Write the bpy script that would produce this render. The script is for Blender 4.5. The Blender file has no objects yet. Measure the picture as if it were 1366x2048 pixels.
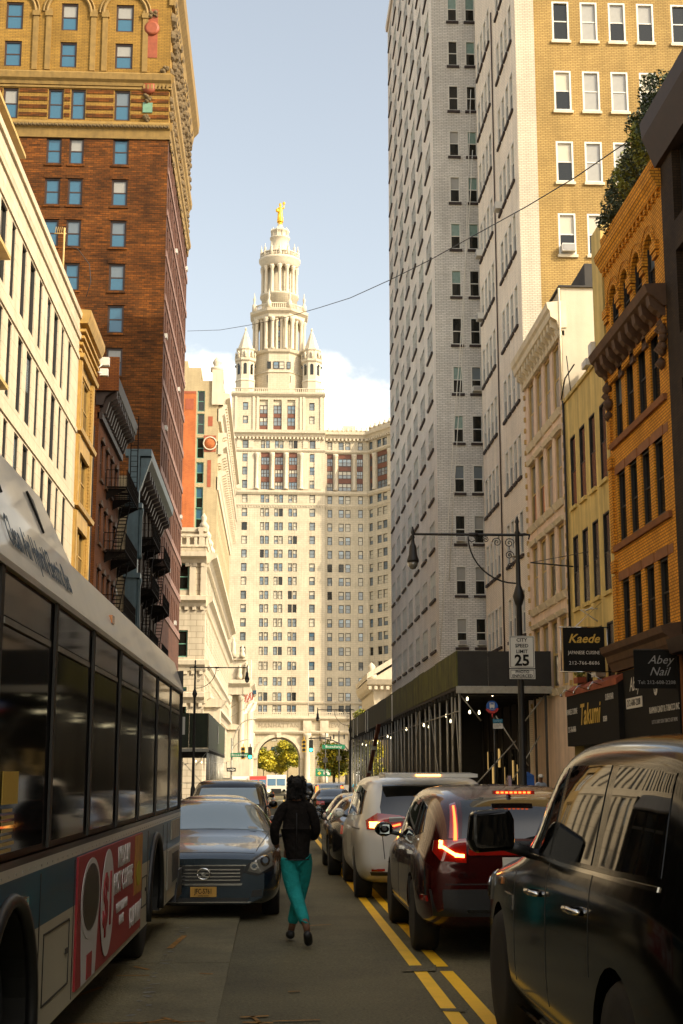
import bpy, bmesh, math, random
from mathutils import Vector, Matrix
from mathutils.bvhtree import BVHTree
rad = math.radians
S = bpy.context.scene
C = S.collection
RN = random.Random(11)

# ---------------- camera, sky, sun, exposure ----------------
cd = bpy.data.cameras.new('camera'); cam = bpy.data.objects.new('camera', cd); C.objects.link(cam)
cam.location = (0, 0, 1.7)
cam.rotation_euler = (rad(90 + 10.73), 0, rad(-2.873))
cd.sensor_fit = 'VERTICAL'; cd.sensor_height = 36.0; cd.lens = 36.0 * 2760 / 2048
cd.clip_start = 0.1; cd.clip_end = 4000
S.camera = cam
SUN_AZ, SUN_EL = 55.0, 35.0            # degrees off the street axis (behind, to the right) / above the horizon
W = bpy.data.worlds.new('World'); S.world = W; W.use_nodes = True
nt = W.node_tree; nt.nodes.clear()
def wn(t, **k):
    n = nt.nodes.new(t)
    for a, b in k.items(): setattr(n, a, b)
    return n
wo = wn('ShaderNodeOutputWorld'); bg = wn('ShaderNodeBackground'); sk = wn('ShaderNodeTexSky', sky_type='NISHITA', sun_disc=False)
sk.sun_elevation = rad(SUN_EL); sk.sun_rotation = rad(180 - SUN_AZ)
sk.air_density = 1.0; sk.dust_density = 4.0; sk.ozone_density = 1.0
hs = wn('ShaderNodeHueSaturation'); hs.inputs['Saturation'].default_value = .62; hs.inputs['Value'].default_value = 1.05
nt.links.new(sk.outputs[0], hs.inputs['Color'])
tc = wn('ShaderNodeTexCoord'); mp = wn('ShaderNodeMapping'); mp.inputs['Scale'].default_value = (1, 1, 1.5)
mp.inputs['Location'].default_value = (.0, .0, .17)
nt.links.new(tc.outputs['Generated'], mp.inputs[0])
nz = wn('ShaderNodeTexNoise'); nz.inputs['Scale'].default_value = 3.4; nz.inputs['Detail'].default_value = 9; nz.inputs['Roughness'].default_value = .56
nt.links.new(mp.outputs[0], nz.inputs['Vector'])
sx = wn('ShaderNodeSeparateXYZ'); nt.links.new(tc.outputs['Generated'], sx.inputs[0])
mr = wn('ShaderNodeMapRange'); mr.inputs[1].default_value = .16; mr.inputs[2].default_value = .40; mr.inputs[3].default_value = .16; mr.inputs[4].default_value = -.16
nt.links.new(sx.outputs['Z'], mr.inputs[0])
ad = wn('ShaderNodeMath', operation='ADD'); nt.links.new(nz.outputs[0], ad.inputs[0]); nt.links.new(mr.outputs[0], ad.inputs[1])
cr = wn('ShaderNodeMapRange', interpolation_type='SMOOTHSTEP'); cr.inputs[1].default_value = .55; cr.inputs[2].default_value = .66
nt.links.new(ad.outputs[0], cr.inputs[0])
mx = wn('ShaderNodeMixRGB'); mx.inputs[2].default_value = (9.3, 8.9, 8.0, 1)
nt.links.new(cr.outputs[0], mx.inputs[0]); nt.links.new(hs.outputs[0], mx.inputs[1])
tn = wn('ShaderNodeMixRGB', blend_type='MULTIPLY'); tn.inputs[0].default_value = 1; tn.inputs[2].default_value = (1.0, .955, .85, 1)
nt.links.new(mx.outputs[0], tn.inputs[1]); nt.links.new(tn.outputs[0], bg.inputs[0])
bg.inputs[1].default_value = .142
nt.links.new(bg.outputs[0], wo.inputs[0])
sd = bpy.data.lights.new('sun', 'SUN'); sun = bpy.data.objects.new('sun', sd); C.objects.link(sun)
sd.energy = 2.3; sd.angle = rad(.53); sd.color = (1, .86, .62)
sun.rotation_euler = (rad(90 - SUN_EL), 0, rad(SUN_AZ)); sun.location = (60, -80, 120)
S.view_settings.view_transform = 'Standard'; S.view_settings.look = 'None'
S.view_settings.exposure = 1.16; S.view_settings.gamma = 1; S.view_settings.use_curve_mapping = False
S.render.engine = 'CYCLES'
S.cycles.max_bounces = 7; S.cycles.diffuse_bounces = 4; S.cycles.glossy_bounces = 4; S.cycles.transmission_bounces = 4
S.cycles.sample_clamp_indirect = 6; S.cycles.use_denoising = True; S.cycles.caustics_reflective = False; S.cycles.caustics_refractive = False

# ---------------- helpers ----------------
ORG = {}
def ground_z(y):
    if y < 12: return 0.0
    if y < 80: return -.42 * (y - 12) / 68
    if y < 185: return -.42 - 1.0 * (y - 80) / 105
    return -1.42
class MB:
    def __init__(s): s.v = []; s.f = []; s.m = []; s.s = []; s.sh = []; s.lab = None
    def rec(s, k=None): s.sh.append((len(s.v), len(s.f), s.lab or k))
    def q(s, pts, m=0, sm=False):
        s.rec(); n = len(s.v); s.v += [tuple(p) for p in pts]; s.f.append(tuple(range(n, n + len(pts)))); s.m.append(m); s.s.append(sm)
    def fs(s, pts, faces, m=0, sm=False):
        s.rec(); n = len(s.v); s.v += [tuple(p) for p in pts]
        for f in faces: s.f.append(tuple(n + i for i in f)); s.m.append(m); s.s.append(sm)
    def box(s, x0, y0, z0, x1, y1, z1, m=0):
        if x0 > x1: x0, x1 = x1, x0
        if y0 > y1: y0, y1 = y1, y0
        if z0 > z1: z0, z1 = z1, z0
        s.fs([(x0,y0,z0),(x1,y0,z0),(x1,y1,z0),(x0,y1,z0),(x0,y0,z1),(x1,y0,z1),(x1,y1,z1),(x0,y1,z1)],
             [(0,3,2,1),(4,5,6,7),(0,1,5,4),(1,2,6,5),(2,3,7,6),(3,0,4,7)], m)
    def obox(s, P, U, u0, u1, z0, z1, d0, d1, m=0):   # box in a facade's frame: along U, height, outward distance
        N = (U[1], -U[0])
        f = lambda u, z, d: (P[0]+U[0]*u+N[0]*d, P[1]+U[1]*u+N[1]*d, z)
        s.fs([f(u0,z0,d1),f(u1,z0,d1),f(u1,z0,d0),f(u0,z0,d0),f(u0,z1,d1),f(u1,z1,d1),f(u1,z1,d0),f(u0,z1,d0)],
             [(0,3,2,1),(4,5,6,7),(0,1,5,4),(1,2,6,5),(2,3,7,6),(3,0,4,7)], m)
    def prof(s, P, U, u0, u1, pr, m=0):               # profile [(out, z)...] swept along U, closed, capped
        N = (U[1], -U[0]); f = lambda u, d, z: (P[0]+U[0]*u+N[0]*d, P[1]+U[1]*u+N[1]*d, z)
        n = len(pr); a = [f(u0, d, z) for d, z in pr]; b = [f(u1, d, z) for d, z in pr]
        s.fs(a + b, [(i, (i+1) % n, n+(i+1) % n, n+i) for i in range(n)] + [tuple(range(n-1, -1, -1)), tuple(range(n, 2*n))], m)
    def prism(s, poly, d, m=0):
        n = len(poly); d = Vector(d); a = [Vector(p) for p in poly]; b = [p + d for p in a]
        s.fs(a + b, [(i, (i+1) % n, n+(i+1) % n, n+i) for i in range(n)] + [tuple(range(n-1, -1, -1)), tuple(range(n, 2*n))], m)
    def tube(s, pts, r, n=8, m=0, sm=True):
        s.rec(); P = [Vector(p) for p in pts]; k = len(P); rr = r if isinstance(r, (list, tuple)) else [r]*k
        b = len(s.v); pa = None
        for i in range(k):
            t = (P[min(i+1, k-1)] - P[max(i-1, 0)]).normalized()
            if pa is None:
                ref = Vector((0, 0, 1)) if abs(t.z) < .9 else Vector((1, 0, 0)); a = t.cross(ref).normalized()
            else:
                a = (pa - t * pa.dot(t)).normalized()
            pa = a; c = t.cross(a)
            for j in range(n):
                w = 2*math.pi*j/n; s.v.append(tuple(P[i] + (a*math.cos(w) + c*math.sin(w))*rr[i]))
        for i in range(k-1):
            for j in range(n):
                s.f.append((b+i*n+j, b+i*n+(j+1) % n, b+(i+1)*n+(j+1) % n, b+(i+1)*n+j)); s.m.append(m); s.s.append(sm)
        s.f.append(tuple(range(b+n-1, b-1, -1))); s.m.append(m); s.s.append(False)
        s.f.append(tuple(range(b+(k-1)*n, b+k*n))); s.m.append(m); s.s.append(False)
    def lathe(s, c, pr, n=16, m=0, ax='z', sm=True):
        s.rec('column' if abs(pr[-1][1]-pr[0][1]) > 3.2 else 'finial' if ax == 'z' else None); c = Vector(c); b = len(s.v); k = len(pr)
        for r, h in pr:
            for j in range(n):
                w = 2*math.pi*(j+.5)/n; x, y = r*math.cos(w), r*math.sin(w)
                s.v.append(tuple(c + (Vector((x, y, h)) if ax == 'z' else Vector((h, x, y)) if ax == 'x' else Vector((x, h, y)))))
        for i in range(k-1):
            for j in range(n):
                s.f.append((b+i*n+j, b+i*n+(j+1) % n, b+(i+1)*n+(j+1) % n, b+(i+1)*n+j)); s.m.append(m); s.s.append(sm)
        if pr[0][0] > 1e-4: s.f.append(tuple(range(b+n-1, b-1, -1))); s.m.append(m); s.s.append(False)
        if pr[-1][0] > 1e-4: s.f.append(tuple(range(b+(k-1)*n, b+k*n))); s.m.append(m); s.s.append(False)
    def mesh(s, name, mats, off=(0, 0, 0)):
        me = bpy.data.meshes.new(name)
        ox, oy, oz = off
        me.from_pydata([(x-ox, y-oy, z-oz) for x, y, z in s.v] if any(off) else s.v, [], s.f)
        for q in (mats if isinstance(mats, (list, tuple)) else [mats]): me.materials.append(q)
        me.polygons.foreach_set('material_index', s.m); me.polygons.foreach_set('use_smooth', s.s); me.update()
        return me
    def build(s, name, mats, parent=None):
        off = ORG.get(parent, (0, 0, 0)) if parent else (0, 0, 0)
        o = bpy.data.objects.new(name, s.mesh(name, mats, off)); C.objects.link(o)
        if parent: o.parent = parent; ORG[o] = off
        else: ORG[o] = (0, 0, 0)
        return o
    # (continued) one object per recorded shape; tiny repeats stay together as stuff
def _auto(s, name, mats, parent):
    sh = s.sh+[(len(s.v), len(s.f), None)]; mass = {}
    for (v0, f0, lab), (v1, f1, _) in zip(sh, sh[1:]):
        if lab in ('dentil', 'baluster'): t = mass.setdefault(lab, MB())
        else: t = MB()
        o = len(t.v)-v0; t.v += s.v[v0:v1]; t.f += [tuple(i+o for i in f) for f in s.f[f0:f1]]; t.m += s.m[f0:f1]; t.s += s.s[f0:f1]
        if lab not in ('dentil', 'baluster'): t.build(lab or name, mats, parent)
    for lab, t in mass.items(): t.build(lab, mats, parent)['kind'] = 'stuff'
MB.auto = _auto
def tag(o, label, cat, group=None, kind=None):
    if label: o['label'] = label
    if cat: o['category'] = cat
    if group: o['group'] = group
    if kind: o['kind'] = kind
    return o
def thing(name, label, cat, loc=(0, 0, 0), rz=0, group=None):
    o = bpy.data.objects.new(name, None); C.objects.link(o); o.location = loc; o.rotation_euler = (0, 0, rz); o.empty_display_size = .3
    ORG[o] = tuple(loc) if rz == 0 else (0, 0, 0)
    return tag(o, label, cat, group)
def place(name, me, parent, loc, rz=0):
    o = bpy.data.objects.new(name, me); C.objects.link(o)
    off = ORG.get(parent, (0, 0, 0)) if parent else (0, 0, 0)
    o.location = (loc[0]-off[0], loc[1]-off[1], loc[2]-off[2]); o.rotation_euler = (0, 0, rz)
    if parent: o.parent = parent
    ORG[o] = tuple(loc); return o
def copy_tree(o, parent=None):
    c = o.copy(); C.objects.link(c); c.parent = parent
    for ch in o.children: copy_tree(ch, c)
    return c

# ---------------- materials ----------------
def mat(name, col, rough=.6, metal=0, spec=.5, ior=None, var=0, vs=1.0, streak=0, bump=0, bs=20, coat=0, emis=None, es=1, space='Object', trans=0, fine=0):
    m = bpy.data.materials.new(name); m.use_nodes = True; t = m.node_tree; b = t.nodes['Principled BSDF']
    b.inputs['Base Color'].default_value = (*col, 1); b.inputs['Roughness'].default_value = rough; b.inputs['Metallic'].default_value = metal
    if ior: b.inputs['IOR'].default_value = ior
    b.inputs['Specular IOR Level'].default_value = spec
    if coat: b.inputs['Coat Weight'].default_value = coat; b.inputs['Coat Roughness'].default_value = .03
    if trans: b.inputs['Transmission Weight'].default_value = trans
    if emis: b.inputs['Emission Color'].default_value = (*emis, 1); b.inputs['Emission Strength'].default_value = es
    if var or streak or bump:
        if space == 'World': vec = t.nodes.new('ShaderNodeNewGeometry').outputs['Position']
        else: vec = t.nodes.new('ShaderNodeTexCoord').outputs['Object']
    cur = None
    def mult(a, fac_socket, lo, hi):
        r = t.nodes.new('ShaderNodeMapRange'); r.inputs[1].default_value = .3; r.inputs[2].default_value = .7; r.inputs[3].default_value = lo; r.inputs[4].default_value = hi
        t.links.new(fac_socket, r.inputs[0])
        x = t.nodes.new('ShaderNodeVectorMath'); x.operation = 'SCALE'
        if a is None: x.inputs[0].default_value = col
        else: t.links.new(a, x.inputs[0])
        t.links.new(r.outputs[0], x.inputs['Scale']); return x.outputs[0]
    if var:
        n = t.nodes.new('ShaderNodeTexNoise'); n.inputs['Scale'].default_value = vs; n.inputs['Detail'].default_value = 8; n.inputs['Roughness'].default_value = .62
        t.links.new(vec, n.inputs['Vector']); cur = mult(cur, n.outputs[0], 1-var, 1+var*.6)
    if streak:
        mp = t.nodes.new('ShaderNodeMapping'); mp.inputs['Scale'].default_value = (2.2, 2.2, .16); t.links.new(vec, mp.inputs[0])
        n = t.nodes.new('ShaderNodeTexNoise'); n.inputs['Scale'].default_value = 1.3; n.inputs['Detail'].default_value = 6
        t.links.new(mp.outputs[0], n.inputs['Vector']); cur = mult(cur, n.outputs[0], 1-streak, 1+streak*.4)
    if fine:
        n = t.nodes.new('ShaderNodeTexNoise'); n.inputs['Scale'].default_value = 38; n.inputs['Detail'].default_value = 5; n.inputs['Roughness'].default_value = .75
        t.links.new(vec, n.inputs['Vector']); cur = mult(cur, n.outputs[0], 1-fine, 1+fine)
    if cur: t.links.new(cur, b.inputs['Base Color'])
    if bump:
        n = t.nodes.new('ShaderNodeTexNoise'); n.inputs['Scale'].default_value = bs; n.inputs['Detail'].default_value = 6; t.links.new(vec, n.inputs['Vector'])
        bm = t.nodes.new('ShaderNodeBump'); bm.inputs['Strength'].default_value = bump; bm.inputs['Distance'].default_value = .05
        t.links.new(n.outputs[0], bm.inputs['Height']); t.links.new(bm.outputs[0], b.inputs['Normal'])
    return m
def brick(name, c1, c2, mort, bw=.22, bh=.075, ms=.012, var=.25, vs=.6, streak=.15, rough=.85, hs=0, bump=.3, off=.5):
    m = bpy.data.materials.new(name); m.use_nodes = True; t = m.node_tree; L = t.links.new; N = t.nodes.new; b = t.nodes['Principled BSDF']
    b.inputs['Roughness'].default_value = rough; b.inputs['Specular IOR Level'].default_value = .25
    g = N('ShaderNodeNewGeometry'); p = N('ShaderNodeSeparateXYZ'); n = N('ShaderNodeSeparateXYZ'); L(g.outputs['Position'], p.inputs[0]); L(g.outputs['Normal'], n.inputs[0])
    a = N('ShaderNodeMath'); a.operation = 'ABSOLUTE'; L(n.outputs[0], a.inputs[0]); gt = N('ShaderNodeMath'); gt.operation = 'GREATER_THAN'; gt.inputs[1].default_value = .6; L(a.outputs[0], gt.inputs[0])
    mx = N('ShaderNodeMix'); L(gt.outputs[0], mx.inputs[0]); L(p.outputs[0], mx.inputs[2]); L(p.outputs[1], mx.inputs[3])
    cb = N('ShaderNodeCombineXYZ'); L(mx.outputs[0], cb.inputs[0]); L(p.outputs[2], cb.inputs[1])
    br = N('ShaderNodeTexBrick'); L(cb.outputs[0], br.inputs['Vector']); br.inputs['Scale'].default_value = 1; br.offset = off
    br.inputs['Color1'].default_value = (*c1, 1); br.inputs['Color2'].default_value = (*c2, 1); br.inputs['Mortar'].default_value = (*mort, 1)
    br.inputs['Mortar Size'].default_value = ms; br.inputs['Brick Width'].default_value = bw; br.inputs['Row Height'].default_value = bh; br.inputs['Bias'].default_value = -.1
    cur = br.outputs['Color']
    def mod(cur, sc, scale, lo, hi, det=6):
        mp = N('ShaderNodeMapping'); mp.inputs['Scale'].default_value = sc; L(cb.outputs[0], mp.inputs[0])
        q = N('ShaderNodeTexNoise'); q.inputs['Scale'].default_value = scale; q.inputs['Detail'].default_value = det; L(mp.outputs[0], q.inputs['Vector'])
        r = N('ShaderNodeMapRange'); r.inputs[1].default_value = .32; r.inputs[2].default_value = .68; r.inputs[3].default_value = lo; r.inputs[4].default_value = hi; L(q.outputs[0], r.inputs[0])
        x = N('ShaderNodeVectorMath'); x.operation = 'SCALE'; L(cur, x.inputs[0]); L(r.outputs[0], x.inputs['Scale']); return x.outputs[0]
    cur = mod(cur, (1, 1, 1), vs, 1-var, 1+var*.7)
    if streak: cur = mod(cur, (2, .12, 1), 1.1, 1-streak, 1+streak*.4)
    if hs: cur = mod(cur, (.35, 3.2, 1), 1.6, 1-hs, 1+hs)
    L(cur, b.inputs['Base Color'])
    if bump:
        bm = N('ShaderNodeBump'); bm.inputs['Strength'].default_value = bump; bm.inputs['Distance'].default_value = .02; bm.invert = True
        L(br.outputs['Fac'], bm.inputs['Height']); L(bm.outputs[0], b.inputs['Normal'])
    return m
M = {}
M['asphalt'] = mat('asphalt', (.138, .118, .058), .82, var=.3, vs=.7, fine=.55, bump=.7, bs=60, space='World')
M['concrete_road'] = mat('concrete_road', (.165, .14, .07), .8, var=.38, vs=1.1, fine=.35, bump=.45, bs=45, space='World')
M['sidewalk'] = mat('sidewalk', (.2, .18, .15), .85, var=.25, vs=1, bump=.2, bs=30, space='World')
M['kerb'] = mat('kerb', (.22, .2, .18), .8, var=.2, vs=2, space='World')
M['yellow_paint'] = mat('yellow_paint', (.95, .55, .012), .6, var=.12, vs=3, bump=.15, bs=70, space='World')
M['white_paint'] = mat('white_paint', (.6, .58, .52), .7, var=.3, vs=5, space='World')
M['cream'] = brick('cream_stone', (.57, .48, .35), (.53, .445, .32), (.38, .31, .22), 1.3, .64, .014, .1, .8, .14, bump=.1)
M['limestone'] = mat('limestone', (.58, .5, .37), .8, var=.1, vs=.8, streak=.12, space='World')
M['lime_wall'] = brick('limestone_courses', (.56, .485, .355), (.52, .45, .325), (.39, .33, .24), 1.4, .62, .03, .12, .25, .12, bump=.2)
M['marble'] = mat('white_marble', (.56, .485, .36), .7, var=.12, vs=.6, streak=.16, space='World')
M['marble_wall'] = brick('marble_courses', (.52, .45, .335), (.47, .405, .3), (.33, .28, .2), 1.5, .7, .04, .12, .3, .15)
M['brown_brick'] = brick('brown_brick', (.17, .052, .007), (.08, .029, .006), (.055, .025, .006), .5, .2, .02, .4, .3, .12, hs=.45)
M['pink_brick'] = brick('dark_red_brick', (.12, .05, .03), (.085, .036, .022), (.06, .03, .02), .5, .2, .02, .25, .3, .1)  # darker, pinker brick for the brown tower's street side
M['terracotta'] = brick('buff_terracotta', (.35, .2, .04), (.28, .16, .034), (.16, .09, .024), .5, .16, .02, .18, .35, .12, hs=.12)
M['terra_plain'] = mat('buff_terracotta_trim', (.27, .165, .04), .7, var=.25, vs=1.5, streak=.15, space='World')
M['terra_red'] = mat('red_terracotta', (.3, .07, .025), .6, var=.25, vs=2, space='World')
M['terra_green'] = mat('green_glazed_terracotta', (.16, .3, .2), .4, var=.2, vs=3, space='World')
M['ornament'] = mat('weathered_ornament', (.13, .085, .032), .8, var=.4, vs=2.5, bump=.8, bs=3, space='World')
M['ochre'] = mat('ochre_cast_iron', (.42, .25, .055), .55, var=.25, vs=2, streak=.25, space='World')
M['ochre_stucco'] = mat('ochre_stucco', (.68, .5, .17), .85, var=.14, vs=1.5, streak=.35, bump=.15, bs=15, space='World')
M['tenement'] = brick('red_painted_brick', (.21, .066, .011), (.15, .046, .01), (.1, .032, .01), .3, .1, .014, .3, .6, .2)
M['dark_cornice'] = mat('dark_brown_cornice', (.026, .012, .007), .6, var=.3, vs=3, space='World')
M['dark_brick'] = brick('dark_brown_brick', (.045, .026, .012), (.03, .018, .009), (.02, .014, .008), .24, .08, .012, .3, 1, .2)
M['tan_brick'] = brick('tan_brick', (.34, .26, .14), (.28, .2, .11), (.2, .15, .09), .24, .08, .012, .3, 1, .2)
M['teal_iron'] = mat('blue_grey_cast_iron', (.05, .085, .095), .5, var=.25, vs=2, streak=.2, space='World')
M['black_iron'] = mat('black_iron', (.018, .016, .014), .5, spec=.4, var=.3, vs=6)
M['rust_iron'] = mat('dark_rusty_iron', (.011, .008, .006), .9, spec=.1, var=.4, vs=4, space='World')
M['orange_brick'] = brick('orange_brick', (.78, .345, .032), (.64, .265, .024), (.28, .12, .018), .26, .095, .016, .16, .8, .14)
M['brownstone'] = mat('brownstone', (.1, .05, .022), .75, var=.3, vs=2, streak=.15, bump=.2, bs=6, space='World')
M['red_stone'] = mat('red_sandstone', (.24, .09, .025), .75, var=.25, vs=2, space='World')
M['grey_brick'] = brick('grey_painted_brick', (.74, .71, .66), (.62, .59, .54), (.36, .345, .31), .3, .1, .014, .12, .35, .12)
M['grey_side'] = brick('pale_grey_brick', (.86, .79, .68), (.8, .73, .63), (.62, .56, .48), .3, .1, .014, .1, .35, .1)
M['white_brick'] = brick('white_painted_brick', (.58, .52, .4), (.52, .465, .36), (.34, .3, .23), .24, .088, .014, .1, .4, .08)
M['yellow_brick'] = brick('yellow_brick', (.43, .29, .1), (.36, .235, .08), (.23, .145, .05), .24, .088, .016, .14, .5, .14)
M['pale_brick'] = brick('pale_pink_brick', (.88, .77, .63), (.8, .7, .57), (.6, .52, .42), .24, .088, .012, .1, .4, .12)
M['pink_stone'] = mat('pale_pink_stucco', (.74, .56, .41), .8, var=.12, vs=1.5, streak=.18, space='World')
M['cream_trim'] = mat('cream_painted_trim', (.68, .58, .4), .6, var=.15, vs=2, streak=.1, space='World')
M['gold_trim'] = mat('mustard_painted_trim', (.5, .34, .12), .6, var=.2, vs=2, space='World')
M['plaster'] = mat('cream_plaster', (.56, .49, .37), .85, var=.08, vs=1.2, streak=.12, bump=.12, bs=20, space='World')
M['roofing'] = mat('dark_roofing', (.05, .045, .04), .9, var=.2, vs=1, space='World')
M['rust_brick'] = brick('orange_red_brick', (.5, .15, .045), (.42, .12, .04), (.3, .1, .04), .5, .17, .02, .15, .3, .1)
M['cream_brick'] = brick('cream_brick', (.45, .36, .21), (.41, .32, .185), (.33, .26, .15), .5, .17, .02, .1, .3, .12)
M['pink_band'] = mat('pinkish_stone_band', (.2, .11, .085), .8, var=.25, vs=1.5, space='World')
M['frame_dark'] = mat('dark_window_frame', (.022, .02, .018), .5)
M['frame_brown'] = mat('brown_window_frame', (.045, .022, .013), .5)
M['frame_white'] = mat('white_window_frame', (.62, .6, .54), .5, var=.1, vs=3)
M['frame_green'] = mat('green_window_frame', (.12, .28, .2), .5)
M['copper_red'] = mat('red_spandrel', (.15, .05, .025), .55, var=.2, vs=1)
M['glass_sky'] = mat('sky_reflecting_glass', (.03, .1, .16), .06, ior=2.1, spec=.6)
M['glass_sky_tint'] = mat('painted_sky_glass', (.035, .125, .2), .06, ior=1.8)  # sky reflection of the brown tower's panes put into the base colour
M['glass_dark'] = mat('dark_glass', (.01, .011, .009), .06, ior=1.5)
M['glass_grey'] = mat('grey_blue_glass', (.14, .17, .19), .08, ior=1.8)
M['blind_cream'] = mat('cream_blind_behind_glass', (.5, .45, .34), .25, ior=1.6, var=.08, vs=3)
M['blind_grey'] = mat('grey_blind_behind_glass', (.32, .31, .28), .25, ior=1.6, var=.08, vs=3)
M['curtain_teal'] = mat('pale_green_curtain_behind_glass', (.2, .3, .26), .25, ior=1.6, var=.25, vs=4)
M['ac_white'] = mat('white_enamel', (.62, .6, .55), .5)
M['gold'] = mat('gilded_bronze', (.95, .56, .05), .35, metal=.55)
M['shed_green'] = mat('dark_green_plywood', (.026, .036, .012), .7, var=.35, vs=1.5, streak=.5, space='World')
M['shed_moss'] = mat('green_weathered_plywood', (.1, .105, .012), .7, var=.6, vs=1.2, streak=.55, space='World')
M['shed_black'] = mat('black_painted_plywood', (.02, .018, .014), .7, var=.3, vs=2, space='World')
M['steel_tube'] = mat('galvanised_tube', (.36, .34, .28), .5, metal=.5, var=.2, vs=5)
M['dark_steel'] = mat('dark_steel', (.045, .042, .036), .55, metal=.3)
M['bulb'] = mat('lit_bulb', (1, .9, .6), .4, emis=(1, .85, .5), es=2.6)
M['leaf'] = mat('green_leaf', (.17, .18, .012), .6, var=.4, vs=.6, space='World')
M['leaf_dark'] = mat('dark_green_leaf', (.03, .045, .012), .6, var=.4, vs=1.5, space='World')
M['leaf_yellow'] = mat('yellow_green_leaf', (.46, .38, .015), .6, var=.35, vs=.8, space='World')
M['bark'] = mat('bark', (.05, .035, .022), .9, var=.3, vs=3)
M['sign_white'] = mat('sign_white', (.66, .63, .55), .5)
M['sign_black'] = mat('sign_black', (.012, .011, .009), .7, spec=.15)
M['sign_green'] = mat('sign_green', (.01, .17, .08), .5)
M['sign_blue'] = mat('sign_blue', (.012, .09, .36), .5)
M['sign_teal'] = mat('sign_teal_blue', (.02, .2, .32), .5)
M['sign_red'] = mat('sign_red', (.5, .03, .02), .5)
M['sign_gold'] = mat('sign_gold', (.62, .4, .06), .5)
M['grey_print'] = mat('grey_print', (.3, .29, .27), .6)
M['signal_green'] = mat('lit_green_signal', (.02, .5, .3), .3, emis=(.03, .9, .5), es=4)
M['signal_yellow'] = mat('yellow_signal_housing', (.5, .3, .03), .5)
M['navy_print'] = mat('navy_lettering', (.012, .05, .09), .5)
M['black_plastic'] = mat('black_plastic', (.012, .012, .011), .45)
M['rubber'] = mat('tyre_rubber', (.012, .011, .010), .8, var=.2, vs=8)
M['chrome'] = mat('chrome', (.6, .6, .58), .12, metal=1)
M['alloy'] = mat('alloy_wheel', (.3, .3, .29), .3, metal=.9)
M['tail_red'] = mat('red_lamp_lens', (.35, .012, .006), .12, ior=1.6, coat=1)
M['tail_lit'] = mat('lit_brake_lamp', (.6, .03, .01), .2, emis=(1, .12, .02), es=2.6)
M['tail_core'] = mat('lit_lamp_core', (.9, .3, .05), .2, emis=(1, .42, .08), es=4.5)
M['lamp_clear'] = mat('clear_lamp_lens', (.16, .15, .12), .08, ior=1.7, coat=1)
M['amber'] = mat('amber_lens', (.6, .2, .02), .2, coat=1)
M['car_glass'] = mat('car_glass', (.006, .0065, .006), .02, ior=1.65)
M['windscreen'] = mat('windscreen_glass', (.3, .35, .36), .02, metal=.6)
M['glass_black'] = mat('black_recessed_glass', (.008, .008, .006), .2, spec=.2)
M['plate_gold'] = mat('gold_number_plate', (.6, .32, .05), .5)

# ---------------- building helpers ----------------
def facade(mb, P, U, u0, u1, z0, z1, holes=(), d=.25, m=0, mr=None):
    N = (U[1], -U[0]); mr = m if mr is None else mr
    f = lambda u, z, dd=0: (P[0]+U[0]*u-N[0]*dd, P[1]+U[1]*u-N[1]*dd, z)
    us = sorted({u0, u1} | {round(q, 4) for h in holes for q in h[:2]}); zs = sorted({z0, z1} | {round(q, 4) for h in holes for q in h[2:4]})
    us = [q for q in us if u0 <= q <= u1]; zs = [q for q in zs if z0 <= q <= z1]
    for j in range(len(zs)-1):
        zc = (zs[j]+zs[j+1])/2; hr = [h for h in holes if h[2] < zc < h[3]]; st = None
        for i in range(len(us)-1):
            uc = (us[i]+us[i+1])/2; hole = any(h[0] < uc < h[1] for h in hr)
            if not hole and st is None: st = us[i]
            if st is not None and (hole or i == len(us)-2):
                e = us[i] if hole else us[i+1]
                mb.q([f(st, zs[j]), f(e, zs[j]), f(e, zs[j+1]), f(st, zs[j+1])], m); st = None
    for a, b, c, e in [h[:4] for h in holes]:
        mb.q([f(a,c), f(a,c,d), f(a,e,d), f(a,e)], mr); mb.q([f(b,c,d), f(b,c), f(b,e), f(b,e,d)], mr)
        mb.q([f(a,e), f(a,e,d), f(b,e,d), f(b,e)], mr); mb.q([f(a,c,d), f(a,c), f(b,c), f(b,c,d)], mr)
ST = {}
def style(n, fm, fw=.07, rail=True, mull=0, panes=(('glass_dark', 'glass_dark', 1),), dep=.1):
    ST[n] = dict(fm=fm, fw=fw, rail=rail, mull=mull, panes=panes, dep=dep)
WM = {}
def win_mesh(sn, w, h):
    k = (sn, round(w, 2), round(h, 2))
    if k in WM: return WM[k]
    s = ST[sn]; fw = s['fw']; D = s['dep']; b = MB(); x0, x1 = -w/2, w/2
    b.box(x0, -D, 0, x0+fw, .03, h); b.box(x1-fw, -D, 0, x1, .03, h); b.box(x0+fw, -D, 0, x1-fw, .03, fw); b.box(x0+fw, -D, h-fw, x1-fw, .03, h)
    n = s['mull']+1; lw = (w-2*fw-s['mull']*fw)/n; xs = []
    for i in range(n):
        a = x0+fw+i*(lw+fw); xs.append((a, a+lw))
        if i: b.box(a-fw, -D+.003, fw, a, .03, h-fw)
        if s['rail']: b.box(a, -D*.6, h/2-fw*.35, a+lw, .028, h/2+fw*.35)
    fr = b.mesh('window_frame', M[s['fm']]); ps = []
    for top, bot, wt in s['panes']:
        p = MB()
        for a, c in xs:
            p.box(a, -.005, h/2, c, .02, h-fw, 0); p.box(a, -.03 if s['rail'] else -.005, fw, c, .02, h/2, 1)
        ps.append((p.mesh('window_pane', [M[top], M[bot]]), wt))
    WM[k] = (fr, ps); return WM[k]
SILL = {}
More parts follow.
